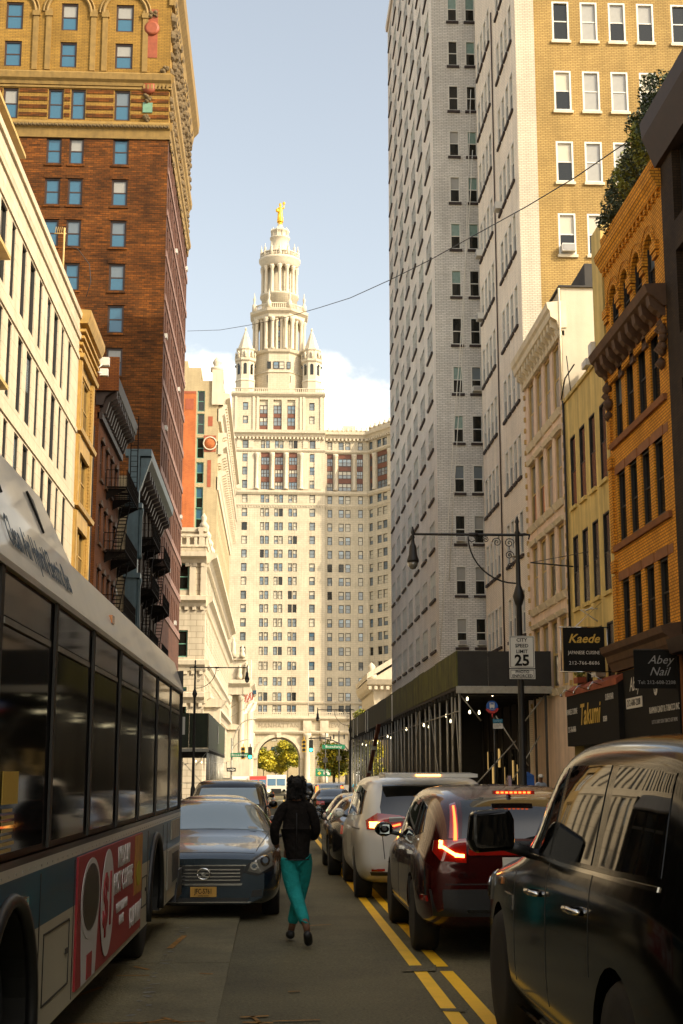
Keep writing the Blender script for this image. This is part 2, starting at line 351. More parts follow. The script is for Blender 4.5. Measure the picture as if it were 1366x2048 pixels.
def windows(root, P, U, holes, sn, d=.25, ac=0, name='window', sill=None):
    rz = math.atan2(U[1], U[0]); N = (U[1], -U[0]); out = []
    for a, b, c, e in [h[:4] for h in holes]:
        fr, ps = win_mesh(sn, b-a-.004, e-c-.004); u = (a+b)/2
        o = place(name, fr, root, (P[0]+U[0]*u-N[0]*d, P[1]+U[1]*u-N[1]*d, c+.002), rz)
        me = RN.choices([q[0] for q in ps], [q[1] for q in ps])[0]
        p = bpy.data.objects.new('pane', me); C.objects.link(p); p.parent = o; out.append(o)
        if sill:
            k = (sill, round(b-a, 2), d)
            if k not in SILL: t = MB(); t.box(-(b-a)/2-.06, -d-.1, -.14, (b-a)/2+.06, -d+.1, -.004); SILL[k] = t.mesh('sill', M[sill])
            q = bpy.data.objects.new('sill', SILL[k]); C.objects.link(q); q.parent = o
        if ac and RN.random() < ac:
            q = bpy.data.objects.new('air_conditioner', AC); C.objects.link(q); q.parent = o; q.location = (0, -.12, .09)
            q.scale = (min(1, (b-a)/.95), 1, min(1, (b-a)/.95))
    return out
def _ac():
    b = MB(); b.box(-.36, -.32, 0, .36, .1, .42, 0); b.box(-.31, -.335, .05, .31, -.321, .37, 1); return b.mesh('air_conditioner', [M['ac_white'], M['grey_print']])
AC = _ac()
def grid(cols, rows): return [(a, b, c, e) for (a, b) in cols for (c, e) in rows]
def building(name, label, loc, cat='building', group=None): return thing(name, label, cat, loc, 0, group)
def brackets(mb, P, U, u0, u1, n, w, z0, z1, d, m=0):
    mb.lab = 'bracket'
    for i in range(n):
        u = u0+(u1-u0)*(i+.5)/n
        mb.prof(P, U, u-w/2, u+w/2, [(-.05, z0), (d*.35, z0), (d*.55, z0+(z1-z0)*.45), (d, z0+(z1-z0)*.6), (d, z1), (-.05, z1)], m)
    mb.lab = None
def dentils(mb, P, U, u0, u1, n, z0, z1, d, fr=.5, m=0):
    st = (u1-u0)/n; mb.lab = 'dentil'
    for i in range(n): mb.obox(P, U, u0+st*(i+.5-fr/2), u0+st*(i+.5+fr/2), z0, z1, -.02, d, m)
    mb.lab = None
def balustrade(mb, P, U, u0, u1, z, h, n, t=.25, m=0):
    mb.lab = 'handrail'; mb.obox(P, U, u0, u1, z, z+h*.18, -t, t, m); mb.obox(P, U, u0, u1, z+h*.82, z+h, -t, t, m)
    st = (u1-u0)/n; mb.lab = 'baluster'
    for i in range(n): mb.obox(P, U, u0+st*(i+.3), u0+st*(i+.7), z+h*.18, z+h*.82, -t*.5, t*.5, m)
    mb.lab = None
def bulk(mb, x0, y0, z0, x1, y1, z1, skip, m=0):
    """closed block without the named sides ('W' faces -Y, 'N' faces -X, 'S' faces +X)"""
    if 'W' not in skip: mb.q([(x0,y0,z0),(x1,y0,z0),(x1,y0,z1),(x0,y0,z1)], m)
    mb.q([(x1,y1,z0),(x0,y1,z0),(x0,y1,z1),(x1,y1,z1)], m)
    if 'N' not in skip: mb.q([(x0,y1,z0),(x0,y0,z0),(x0,y0,z1),(x0,y1,z1)], m)
    if 'S' not in skip: mb.q([(x1,y0,z0),(x1,y1,z0),(x1,y1,z1),(x1,y0,z1)], m)
    mb.q([(x0,y0,z1),(x1,y0,z1),(x1,y1,z1),(x0,y1,z1)], m)
WX, LY, RY = (1, 0), (0, 1), (0, -1)      # facade directions: facing the camera, facing the street from the left, from the right

# ---------------- ground, road, pavements ----------------
YS = [-60, 0, 12, 24, 38, 52, 66, 80, 110, 145, 185, 230, 300, 420]
def strip(name, x0, x1, m, dz=0, ys=YS, lab=None, th=0):
    b = MB()
    for i in range(len(ys)-1):
        a, c = ys[i], ys[i+1]; za, zc = ground_z(a)+dz, ground_z(c)+dz
        b.q([(x0, a, za), (x1, a, za), (x1, c, zc), (x0, c, zc)])
        if th:
            b.q([(x0, c, zc-th), (x0, a, za-th), (x0, a, za), (x0, c, zc)]); b.q([(x1, a, za-th), (x1, c, zc-th), (x1, c, zc), (x1, a, za)])
    o = b.build(name, M[m]); o['kind'] = 'structure'
    if lab: o['label'] = lab
    return o
b = MB(); ys = [-2500] + YS + [2600]
for i in range(len(ys)-1):
    a, c = ys[i], ys[i+1]; za, zc = ground_z(a)-.02, ground_z(c)-.02
    b.q([(-2500, a, za), (2500, a, za), (2500, c, zc), (-2500, c, zc)])
b.build('ground', M['sidewalk'])['kind'] = 'structure'
strip('road', -4.6, 7.0, 'asphalt', 0)
lane = MB()
lane.q([(-4.59, -8, .001), (-.42, -8, .001), (-.42, 17.6, .001), (-4.59, 17.6, .001)]); lane = lane.build('concrete_lane', M['asphalt']); lane['kind'] = 'structure'
def slab():
    b = MB(); b.prism([(-2.1, 0, -.05), (2.1, 0, -.05), (2.1, 4.3, -.05), (-2.1, 4.3, -.05)], (0, 0, .056)); return b.mesh('concrete_slab', M['concrete_road'])
sm = slab()
for i in range(5): place('concrete_slab', sm, lane, (-2.46, -4.15+4.33*i, .0015*(i % 2)), 0)
for x0, x1, n in ((-10.2, -4.75, 'sidewalk'), (7.15, 13, 'sidewalk')):
    strip(n, x0, x1, 'sidewalk', .14, ys=[-60, 0, 24, 38, 52, 66, 80, 110, 145, 152] if x0 < 0 else YS)
for x0, x1 in ((-4.75, -4.6), (7.0, 7.15)): strip('kerb', x0, x1, 'kerb', .145, ys=[-60, 0, 24, 38, 52, 66, 80, 110, 145, 152] if x0 < 0 else YS, th=.2)
def line(x0, x1, y0, y1, m='yellow_paint', name='lane_line', dz=.006):
    b = MB(); ys = [y0] + [q for q in YS if y0 < q < y1] + [y1]
    for i in range(len(ys)-1):
        b.q([(x0, ys[i], ground_z(ys[i])+dz), (x1, ys[i], ground_z(ys[i])+dz), (x1, ys[i+1], ground_z(ys[i+1])+dz), (x0, ys[i+1], ground_z(ys[i+1])+dz)])
    o = b.build(name, M[m]); o['kind'] = 'structure'; return o
for y0, y1 in ((-8, 12.55), (12.85, 150)):
    line(1.26, 1.375, y0, y1); line(1.49, 1.605, y0, y1)
b = MB(); b.q([(1.15, 12.5, .008), (1.45, 12.52, .008), (1.5, 12.9, .008), (1.2, 12.86, .008)]); b.q([(1.255, 10.45, .009), (1.42, 10.41, .009), (1.41, 10.56, .009), (1.25, 10.57, .009)])
b.build('tar_patch', M['asphalt'])['kind'] = 'structure'
def spray(name, segs, m):
    b = MB()
    for (x0, y0), (x1, y1), w in segs:
        d = Vector((x1-x0, y1-y0, 0)).normalized(); n = Vector((-d.y, d.x, 0))*w/2; p, q = Vector((x0, y0, .012)), Vector((x1, y1, .012))
        b.q([p+n, p-n, q-n, q+n])
    b.build(name, M[m])['kind'] = 'structure'
M['spray'] = mat('faded_orange_spray', (.3, .14, .015), .8, var=.6, vs=14, space='World')
M['spray_white'] = mat('faded_white_specks', (.2, .19, .16), .8, var=.5, vs=14, space='World')
spray('utility_marking', [((-1.6, 10.02), (-.44, 10.1), .03), ((-.2, 10.25), (.0, 10.3), .05), ((-.18, 10.05), (.03, 10.02), .05), ((-.16, 9.86), (-.02, 9.82), .04), ((-.12, 10.3), (-.02, 9.85), .03),
      ((.03, 10.08), (.36, 10.12), .035), ((-.75, 10.28), (-.6, 10.05), .035), ((-.9, 10.02), (-.72, 10.2), .03), ((-1.3, 12.35), (-1.02, 12.35), .035), ((-1.2, 12.9), (-1.05, 12.7), .04), ((-.6, 12.45), (-.48, 12.4), .04),
      ((-1.5, 11.2), (-1.35, 11.7), .05), ((-.98, 14.2), (-.9, 15.3), .06), ((.15, 11.4), (.25, 11.42), .04), ((.45, 16.2), (.7, 16.3), .05)], 'spray')
spray('paint_speck', [((-.95+RN.uniform(-.06, .06), y), (-.95+RN.uniform(-.06, .06), y+RN.uniform(.03, .07)), RN.uniform(.02, .05)) for y in [9.3+.21*i for i in range(34)] if RN.random() < .75], 'spray_white')
for yy in (147.5, 172.5): line(-4.4, 6.8, yy, yy+.5, 'white_paint', 'stop_line')
for i in range(11): line(-4.2+i*1.0, -3.6+i*1.0, 149.2, 151.9, 'white_paint', 'crosswalk_bar')

# ---------------- far: the domed municipal tower over its arcade ----------------
style('far_lime', 'frame_dark', .16, True, 0, (('glass_grey', 'glass_grey', 3), ('blind_cream', 'glass_grey', 3), ('blind_cream', 'blind_cream', 2), ('glass_sky', 'glass_grey', 2), ('glass_dark', 'glass_dark', 1)), .1)
style('far_wide', 'frame_brown', .2, True, 2, (('glass_grey', 'glass_grey', 3), ('glass_sky', 'glass_grey', 2), ('blind_cream', 'glass_grey', 2)), .1)
G = building('municipal_tower', 'tall cream stone office tower with tiered domed crown and arched base closing the street', (2.05, 405, -1.42))
ROWZ = [99.05, 82.38, 78.21, 74.01, 69.89, 65.76, 61.67, 57.61, 53.44, 49.44, 45.25, 41.19, 36.94, 32.61, 28.06, 23.64, 19.97]
LOGZ = [94.96, 90.88, 86.81]
rows = [(z-1.2, z+1.25) for z in ROWZ]
wall = MB(); trim = MB()
PA = (0, 405.0)
colsA = [(x-w/2, x+w/2) for x, w in ((-8.64, 1.65), (-3.32, 1.2), (-1.89, 1.2), (.84, 1.2), (2.22, 1.2), (5.05, 1.2), (6.45, 1.2), (11.58, 1.65))]
hA = grid(colsA, rows) + grid([colsA[0], colsA[7]], [(z-1.2, z+1.25) for z in LOGZ])
bays = [(-3.9, -1.3), (.25, 2.8), (4.45, 7.05)]
hA = [h for h in hA]; hL = [(a, c, 85.2, 96.6) for a, c in bays]
facade(wall, PA, WX, -13.2, 15.4, 17.0, 102, hA + hL, .5)
windows(G, PA, WX, hA, 'far_lime', .4, ac=.06)
def loggia(P, U, bs, z0, n, dz, d):
    b = MB()
    for a, c in bs:
        for k in range(n):
            z = z0+k*dz
            o = windows(G, P, U, [(a, c, z, z+dz-1.35)], 'far_wide', d)
            b.obox(P, U, a, c, z+dz-1.35, z+dz, -d-.1, -d+.12)
    b.auto('spandrel', M['copper_red'], G)
loggia(PA, WX, bays, 85.2, 3, 3.8, .48)
for x in (-5.1, -.5, 3.6, 8.2):
    trim.lathe((x, 404.75, 85.2), [(.75, 0), (.75, .5), (.55, .7), (.5, 9.6), (.8, 10.6), (.8, 11.2)], 10)
# right wing, then the wing that turns towards the street
PB = (15.4, 406.4); colsB = [(x-15.4-w/2, x-15.4+w/2) for x, w in ((16.9, 1.4), (20.3, 1.55), (22.3, 1.55), (26.1, 1.4))]
hB = grid(colsB, rows); bB = [(.6, 2.4), (4.0, 8.0), (9.6, 11.5)]
facade(wall, PB, WX, 0, 13, 17, 102, hB + [(a, c, 85.2, 96.6) for a, c in bB], .5); windows(G, PB, WX, hB, 'far_lime', .4, ac=.08); loggia(PB, WX, bB, 85.2, 3, 3.8, .48)
for u in (3.2, 8.8): trim.lathe((15.4+u, 406.2, 85.2), [(.75, 0), (.75, .5), (.55, .7), (.5, 9.6), (.8, 10.6), (.8, 11.2)], 10)
an = math.atan2(-9.5, 6.0); UC = (math.cos(an), math.sin(an)); PC = (28.4, 406.4)
colsC = [(c-w/2, c+w/2) for c, w in ((1.4, 1.9), (5.6, 2.3), (8.4, 2.3), (13, 2), (17, 2), (20.5, 2))]
hC = grid(colsC, rows); bC = [(.5, 2.2), (4.2, 9.6), (12, 14)]
facade(wall, PC, UC, 0, 24, 17, 102, hC + [(a, c, 85.2, 96.6) for a, c in bC], .6); windows(G, PC, UC, hC, 'far_lime', .45); loggia(PC, UC, bC, 85.2, 3, 3.8, .55)
for u in (3.2, 10.8): trim.lathe((PC[0]+UC[0]*u, PC[1]+UC[1]*u-.1, 85.2), [(.75, 0), (.75, .5), (.55, .7), (.5, 9.6), (.8, 10.6), (.8, 11.2)], 10)
# left wing (mostly hidden) and the mass behind
facade(wall, (-34, 404), WX, 0, 20.8, -2, 102); wall.box(-13.1, 408, 17.2, 40, 430, 101.8)
wall.build('wall', M['lime_wall'], G)
for P, U, a, c in ((PA, WX, -13.3, 15.4), (PB, WX, 0, 12.9), (PC, UC, .1, 24)):
    trim.prof(P, U, a, c, [(-.3, 101.2), (.5, 101.2), (.9, 102), (1.5, 102.4), (1.6, 103.2), (-.3, 103.4)])
    dentils(trim, P, U, a, c, int((c-a)/1.1), 100.6, 101.3, .75)
    trim.prof(P, U, a, c, [(-.2, 96.9), (.25, 96.9), (.45, 97.3), (.45, 97.7), (-.2, 97.8)])
    trim.prof(P, U, a, c, [(-.2, 83.7), (.3, 83.7), (.7, 84.3), (.75, 84.9), (-.2, 85.1)])
    trim.prof(P, U, a, c, [(-.2, 80.2), (.2, 80.2), (.35, 80.6), (-.2, 80.8)]); dentils(trim, P, U, a, c, int((c-a)/.8), 79.8, 80.2, .2)
    trim.prof(P, U, a, c, [(-.2, 21.6), (.3, 21.6), (.5, 22.1), (-.2, 22.3)])
for u in (-6.9, 9.4, -10.6, 13.2):
    trim.obox(PA, WX, u-.7, u+.7, 97.9, 100.4, -.1, .25); trim.obox(PA, WX, u-1, u+1, 85.3, 96.5, -.1, .2)
for zc in (18.0,): pass
# parapet figures over the wing cornice
for k in range(9):
    u = 1+k*1.45; trim.lathe((15.4+u, 405.8, 103.4), [(.45, 0), (.5, .5), (.2, .8), (.3, 1.2), (.05, 1.5)], 6)
trim.obox(PB, WX, 0, 13, 103.4, 104.2, -1.5, -.3); trim.obox(PB, WX, 5.5, 9.5, 104.2, 106.2, -6, -3); trim.obox(PC, UC, 0, 24, 103.4, 104.8, -1.5, -.3)
for k in range(9): trim.lathe((PC[0]+UC[0]*(1+2.4*k)+.3, PC[1]+UC[1]*(1+2.4*k)+.6, 104.6), [(.7, 0), (.75, .4), (.3, .8), (.4, 1.1), (.05, 1.5)], 6)
trim.obox(PB, WX, 1, 20, 104.2, 105.6, -14, -9)
# upper block
blk = MB(); PK = (0, 404.6); hb = grid([(-9.5, -7.9), (10.55, 12.15)], [(105.4, 107.8), (109.6, 112.0)]) ; kb = [(-4.5, -2.0), (-.3, 2.2), (3.9, 6.3)]
facade(blk, PK, WX, -12.9, 15.2, 103.3, 114.6, hb + [(a, c, 103.6, 112.9) for a, c in kb], .5); blk.box(-12.9, 405.2, 103.3, 15.2, 429, 114.5)
blk.q([(15.2, 404.6, 103.3), (15.2, 405.2, 103.3), (15.2, 405.2, 114.6), (15.2, 404.6, 114.6)])
blk.build('tower_block', M['lime_wall'], G); windows(G, PK, WX, hb, 'far_lime', .4)
style('far_pair', 'frame_brown', .2, True, 1, (('glass_grey', 'glass_grey', 3), ('glass_sky', 'glass_grey', 2), ('blind_cream', 'glass_grey', 2)), .1)
sb = MB()
for a, c in kb:
    for k in range(3):
        z = 101.0+k*3.75 if k == 0 else 101.0+k*3.75
        z0 = max(z, 103.6); windows(G, PK, WX, [(a, c, z0, z+2.7)] if z+2.7-z0 > .8 else [], 'far_pair', .48)
        if k: sb.obox(PK, WX, a, c, z-1.05, z, -.6, -.36)
    windows(G, PK, WX, [(a, c, 109.6, 112.7)], 'far_pair', .47) if False else None
sb.auto('spandrel', M['copper_red'], G)
trim.prof(PK, WX, -13.1, 15.4, [(-.3, 113.9), (.3, 113.9), (.9, 114.5), (1.0, 115), (-.3, 115.1)]); balustrade(trim, PK, WX, -12.9, 15.2, 115.1, 1.4, 44, .2)
for u in (-6.2, -5.0, 8.0, 8.9, -11.6, 14.2): trim.obox(PK, WX, u-.35, u+.35, 103.4, 113.8, -.1, .3)
trim.auto('cornice', M['limestone'], G)
def turret(x, y):
    t = MB(); t.lathe((x, y, 114.6), [(3.1, 0), (3.1, 4.4), (3.3, 4.6), (3.0, 5.2), (2.95, 6.2), (2.95, 10.6), (3.4, 11.0), (3.5, 11.7), (2.9, 11.9)], 8, sm=False)
    t.lathe((x, y, 126.4), [(2.75, 0), (2.75, 2.6), (3.0, 2.8), (3.0, 3.2), (2.5, 3.3), (.25, 9.4), (.4, 9.9), (.1, 10.4)], 8, sm=False)
    for k in range(8):
        w = math.pi*2*k/8; t.lathe((x+2.9*math.cos(w), y+2.9*math.sin(w), 126.4), [(.45, 0), (.3, 1.3), (.4, 1.6), (.05, 2.4)], 6)
    o = t.build('turret', M['limestone'], G); h = MB()
    for k in range(8):
        w = math.pi*2*(k+.5)/8-math.pi/2-math.pi/8; U = (-math.sin(w), math.cos(w)); r = 2.95*math.cos(math.pi/8)
        P = (x+r*math.cos(w), y+r*math.sin(w))
        if math.sin(w) < .3:
            h.obox(P, U, -.5, .5, 121.2, 124.2, -.1, .04); h.lathe((P[0], P[1]-.03, 124.2), [(.5, -.05), (.5, .05)], 10, ax='y', sm=False); h.obox(P, U, -.3, .3, 116.2, 118.4, -.1, .05); h.obox(P, U, -.25, .25, 127.3, 127.9, -.5, -.12+.2)
    h.auto('opening', M['glass_dark'], o)
turret(-9.0, 408.3); turret(11.3, 408.3)
cx, cy = 1.25, 414.0
t1 = MB(); t1.lathe((cx, cy, 114.6), [(8.2, 0), (8.2, 4.6), (8.5, 4.9), (7.9, 5.4), (7.9, 10.8), (8.5, 11.3), (8.7, 12.1), (7.0, 12.2)], 8, sm=False)
base = t1.build('octagon_stage', M['lime_wall'], G)
ro = 7.9*math.cos(math.pi/8)
hh = []
for U, px in ((WX, 0),):
    for x in (-3.0, -.75, .75, 3.0):
        w_ = .6 if abs(x) > 1 else .95
        for z in (116.3, 120.6, 124.2-.2): 
            if z < 123: hh.append((x-w_, x+w_, z, z+2.3))
windows(G, (cx, cy-ro-.06), WX, hh, 'far_lime', 0)
t2 = MB(); t2.lathe((cx, cy, 126.7), [(6.3, 0), (6.3, 10.2)], 8, sm=False); s2 = t2.build('upper_stage', M['lime_wall'], G)
windows(G, (cx, cy-6.3*math.cos(math.pi/8)-.05), WX, [(-.75, .75, z, z+2.3) for z in (127.5, 130.9, 134.2)], 'far_lime', 0)
c2 = MB()
for k in range(8):
    w = 2*math.pi*k/8+math.pi/8
    for dw in (-.13, .13):
        r = 7.7; c2.lathe((cx+r*math.cos(w+dw), cy+r*math.sin(w+dw), 126.7), [(.75, 0), (.75, .5), (.58, .7), (.52, 8.6), (.85, 9.6), (.85, 10.1)], 8)
    for dw in (-.28, .28):
        r = 6.6; c2.lathe((cx+r*math.cos(w+dw), cy+r*math.sin(w+dw), 126.7), [(.6, 0), (.5, .6), (.46, 8.8), (.7, 9.6), (.7, 10.1)], 8)
c2.auto('column', M['limestone'], G)
e2 = MB(); e2.lathe((cx, cy, 136.7), [(8.0, 0), (8.3, .3), (8.3, 1.2), (9.3, 1.9), (9.5, 2.6), (7.6, 2.8), (7.6, 3.0)], 8, sm=False)
for k in range(8):
    w = 2*math.pi*k/8+math.pi/8; w2 = w+math.pi/4
    p, q = (cx+8.1*math.cos(w), cy+8.1*math.sin(w)), (cx+8.1*math.cos(w2), cy+8.1*math.sin(w2)); L_ = math.dist(p, q); U = ((q[0]-p[0])/L_, (q[1]-p[1])/L_)
    balustrade(e2, p, U, .4, L_-.4, 139.5, 1.9, 9, .15)
    e2.lathe((p[0], p[1], 139.5), [(.75, 0), (.75, 2.2), (.4, 2.5), (.28, 3.2), (.45, 4.2), (.2, 4.8), (.05, 6.2)], 8)
e2.auto('lower_entablature', M['limestone'], G)
d3 = MB(); d3.lathe((cx, cy, 139), [(5.4, 0), (5.4, 5.6), (5.9, 6.0), (5.9, 6.6), (3.7, 6.7), (3.7, 15.5)], 32); d3.build('drum', M['lime_wall'], G)
c3 = MB()
for k in range(14):
    w = 2*math.pi*(k+.5)/14; c3.lathe((cx+5.2*math.cos(w), cy+5.2*math.sin(w), 145.5), [(.72, 0), (.72, .4), (.56, .6), (.5, 7.6), (.8, 8.4), (.8, 8.9)], 10)
c3.auto('column', M['limestone'], G)
e3 = MB(); e3.lathe((cx, cy, 154.3), [(5.2, 0), (5.7, .2), (5.7, 1.5), (6.3, 2.2), (6.4, 3.0), (5.4, 3.2), (5.4, 3.4)], 32)
for k in range(14):
    w = 2*math.pi*(k+.5)/14; x, y = cx+5.7*math.cos(w), cy+5.7*math.sin(w)
    e3.lathe((x, y, 157.3), [(.5, 0), (.5, 1.9), (.3, 2.2), (.4, 2.9), (.15, 3.3), (.05, 4.4)], 6)
    for j in range(1, 5):
        a = w+2*math.pi/14*j/5; e3.lathe((cx+5.7*math.cos(a), cy+5.7*math.sin(a), 157.4), [(.13, 0), (.22, .6), (.13, 1.4)], 5)
e3.lathe((cx, cy, 158.7), [(5.45, 0), (5.95, 0), (5.95, .35), (5.45, .35)], 28)
e3.auto('upper_entablature', M['limestone'], G)
dm = MB(); dm.lathe((cx, cy, 157.4), [(4.2, 0), (4.2, 1.5), (3.5, 2.1), (2.9, 4.5), (2.75, 6.6), (3.1, 6.9), (3.1, 7.3), (2.4, 7.4), (2.4, 9.0), (2.75, 9.3), (2.75, 9.6), (2.3, 9.9), (1.2, 10.5), (.75, 11.2), (.75, 12.0)], 24)
for k in range(10):
    w = 2*math.pi*k/10; dm.lathe((cx+2.55*math.cos(w), cy+2.55*math.sin(w), 164.7), [(.3, 0), (.22, .3), (.22, 1.7), (.35, 2.0), (.35, 2.3), (.05, 3.1)], 6)
dm.build('dome', M['limestone'], G)
# gilded figure on the dome
ST_ = thing('gilded_statue', 'gilded standing figure with raised arm on top of the domed stone tower', 'statue', (cx, cy, 169.2))
g = MB(); g.lathe((cx, cy, 169.0), [(.8, 0), (.75, .5), (.55, .8)], 12)
g.lathe((cx, cy, 169.8), [(.95, 0), (1.0, .4), (.8, 1.6), (.85, 2.8), (.7, 3.6), (.85, 4.3), (.7, 4.9), (.28, 5.2), (.25, 5.4), (.42, 5.7), (.44, 6.1), (.25, 6.5), (.1, 6.6)], 14)
g.tube([(cx-.6, cy-.1, 174.5), (cx-1.25, cy-.3, 173.9), (cx-.95, cy-.6, 173.2), (cx-.7, cy-.8, 173.6)], [.3, .26, .2, .16], 8)
g.tube([(cx+.6, cy-.1, 174.5), (cx+1.2, cy-.2, 174.6), (cx+1.15, cy-.2, 175.8)], [.3, .24, .16], 8); g.lathe((cx+1.15, cy-.2, 175.7), [(.1, 0), (.5, .3), (.45, .5), (.35, .9), (.05, 1.0)], 8)
g.lathe((cx-.9, cy-.75, 172.9), [(.1, 0), (.55, .3), (.55, .9), (.1, 1.1)], 8)
for k in range(9):
    w = k*.7; g.tube([(cx+.9*math.cos(w), cy+.9*math.sin(w), 170.0), (cx+.68*math.cos(w+.25), cy+.68*math.sin(w+.25), 173.2)], [.16, .08], 5)
g.build('figure', M['gold'], ST_)
# arcade
AR = MB(); PR = (0, 401.5); ac_, ar_, sz = 2.15, 6.1, 6.3
def arch_wall(mb, P, U, u0, u1, z0, z1, arcs, d, n=20, m=0, mr=None):
    """wall with round-headed openings (centre, radius, spring height), reveals of depth d"""
    N = (U[1], -U[0]); f = lambda u, z, dd=0: (P[0]+U[0]*u-N[0]*dd, P[1]+U[1]*u-N[1]*dd, z); cur = u0; mr = m if mr is None else mr
    for c, r, s in sorted(arcs):
        mb.q([f(cur, z0), f(c-r, z0), f(c-r, z1), f(cur, z1)], m)
        pts = [(c-r*math.cos(math.pi*i/n), s+r*math.sin(math.pi*i/n)) for i in range(n+1)]
        for (a, p), (b2, q2) in zip(pts, pts[1:]):
            mb.q([f(a, p), f(b2, q2), f(b2, z1), f(a, z1)], m); mb.q([f(a, p), f(a, p, d), f(b2, q2, d), f(b2, q2)], mr)
        mb.q([f(c-r, z0), f(c-r, z0, d), f(c-r, s, d), f(c-r, s)], mr); mb.q([f(c+r, z0, d), f(c+r, z0), f(c+r, s), f(c+r, s, d)], mr); cur = c+r
    mb.q([f(cur, z0), f(u1, z0), f(u1, z1), f(cur, z1)], m)
arch_wall(AR, PR, WX, -14, 34, -2, 17.2, [(ac_, ar_, 5.9), (19.0, 3.2, 3.0), (27, 3.2, 3.0), (-10.5, 2.6, 3.0)], 22)
AR.box(-14, 402, 15.5, 34, 423.4, 17.1)
for k in range(-12, 33, 3):
    if not (-6 < k < 10): AR.obox(PR, WX, k, k+.12, 0, 13.4, -.05, .02)
AR.build('arcade_wall', M['lime_wall'], G)
at = MB()
for i in range(24):
    a0, a1 = math.pi*i/24, math.pi*(i+1)/24
    P4 = [(ac_-(r)*math.cos(a), 401.5, 5.9+r*math.sin(a)) for r, a in ((6.1, a0), (7.2, a0), (7.2, a1), (6.1, a1))]
    at.prism(P4, (0, -.35, 0))
at.prism([(ac_-.55, 401.4, 11.8), (ac_+.55, 401.4, 11.8), (ac_+.75, 401.4, 13.6), (ac_-.75, 401.4, 13.6)], (0, -.7, 0))
for x in (-5.9, 10.3, 15.2): at.lathe((x, 400.6, -1.4), [(1.1, 0), (1.1, 1.8), (.85, 2.2), (.8, 12.2), (.9, 12.6), (1.2, 13.8), (1.2, 14.4)], 14)
for x in (-13, 23, 31): at.obox(PR, WX, x-.7, x+.7, -1.4, 13, -.1, .35)
at.prof(PR, WX, -14, 34, [(-.1, 12.9), (.6, 12.9), (.9, 13.4), (.9, 13.7), (-.1, 13.8)])
at.prof(PR, WX, -14, 34, [(-.1, 16.6), (.6, 16.6), (1.3, 17.2), (1.3, 17.7), (-.1, 17.8)])
for x in (-5.9, 10.3, 15.2): at.obox(PR, WX, x-1.2, x+1.2, 13.75, 16.6, -.1, 1.0); at.lathe((x, 400.5, 15.2), [(.95, -.1), (.95, .2), (.7, .3)], 16, ax='y')
balustrade(at, (0, 400.9), WX, -14, 34, 17.8, 1.3, 90, .12)
at.auto('arcade_moulding', M['limestone'], G)
for o in list(G.children)+[ST_]:
    n = o.name.split('.')[0]
    if o == ST_ : o.location.z += 3.83
    elif n in ('octagon_stage', 'upper_stage', 'drum', 'dome') or (o.type == 'MESH' and o.data.vertices and min(v.co.z for v in o.data.vertices)+ORG[G][2] > 126.4 and n != 'turret' and not o.children and n != 'window'):
        for v in o.data.vertices: v.co.z += (v.co.z+ORG[G][2]-1.7)*.022; v.co.x *= 1.03
        if n == 'octagon_stage': 
            for v in o.data.vertices:
                if v.co.z+ORG[G][2] < 118: v.co.z -= 2.8
    elif n == 'window' and o.location.z+ORG[G][2] > 115.5 and o.location.y > 0: o.location.z += (o.location.z+ORG[G][2]-1.7)*.022
# ---------------- lettering ----------------
M['carved'] = mat('carved_letter', (.3, .25, .18), .8)
def text(name, s, loc, size, m, parent=None, rot=(math.pi/2, 0, 0), align='CENTER', shear=0, ext=.003, sx=1, bold=0, local=False, spacing=1):
    cu = bpy.data.curves.new('lettering', 'FONT'); cu.body = s; cu.size = size; cu.align_x = align; cu.align_y = 'CENTER'; cu.shear = shear; cu.extrude = ext; cu.offset = bold; cu.resolution_u = 2; cu.space_character = spacing
    o = bpy.data.objects.new('tmp', cu); C.objects.link(o); dg = bpy.context.evaluated_depsgraph_get(); me = bpy.data.meshes.new_from_object(o.evaluated_get(dg)); bpy.data.objects.remove(o); bpy.data.curves.remove(cu)
    me.materials.clear(); me.materials.append(M[m])
    q = bpy.data.objects.new(name, me); C.objects.link(q); off = ORG.get(parent, (0, 0, 0)) if parent and not local else (0, 0, 0)
    q.location = Vector(loc)-Vector(off); q.rotation_euler = rot; q.scale = (sx, 1, 1)
    if parent: q.parent = parent
    return q
text('carved_lettering', 'MANHATTAN', (2.0, 401.44, 15.2), 1.75, 'carved', G, ext=.06, spacing=1.1)
text('carved_lettering', 'NEW YORK', (20.5, 401.44, 15.2), 1.75, 'carved', G, ext=.06, spacing=1.1)

# building seen through the arch
H = building('far_office', 'pale office block glimpsed through the stone arch', (2, 545, -1.4)); b = MB()
ho = grid([(x, x+2.2) for x in range(-20, 24, 4)], [(z, z+2.4) for z in (9.5, 14, 18, 22)]); facade(b, (0, 545), WX, -24, 30, -2, 30, ho, .4); bulk(b, -24, 545, -2, 30, 560, 30, 'W'); b.build('wall', M['cream_brick'], H); windows(H, (0, 545), WX, ho, 'far_lime', .3)

# ---------------- left row ----------------
def roofbox(root, x0, y0, x1, y1, z, m='roofing', t=.3):
    b = MB(); b.box(x0, y0, z-t, x1, y1, z); return b.build('roof', M[m], root)
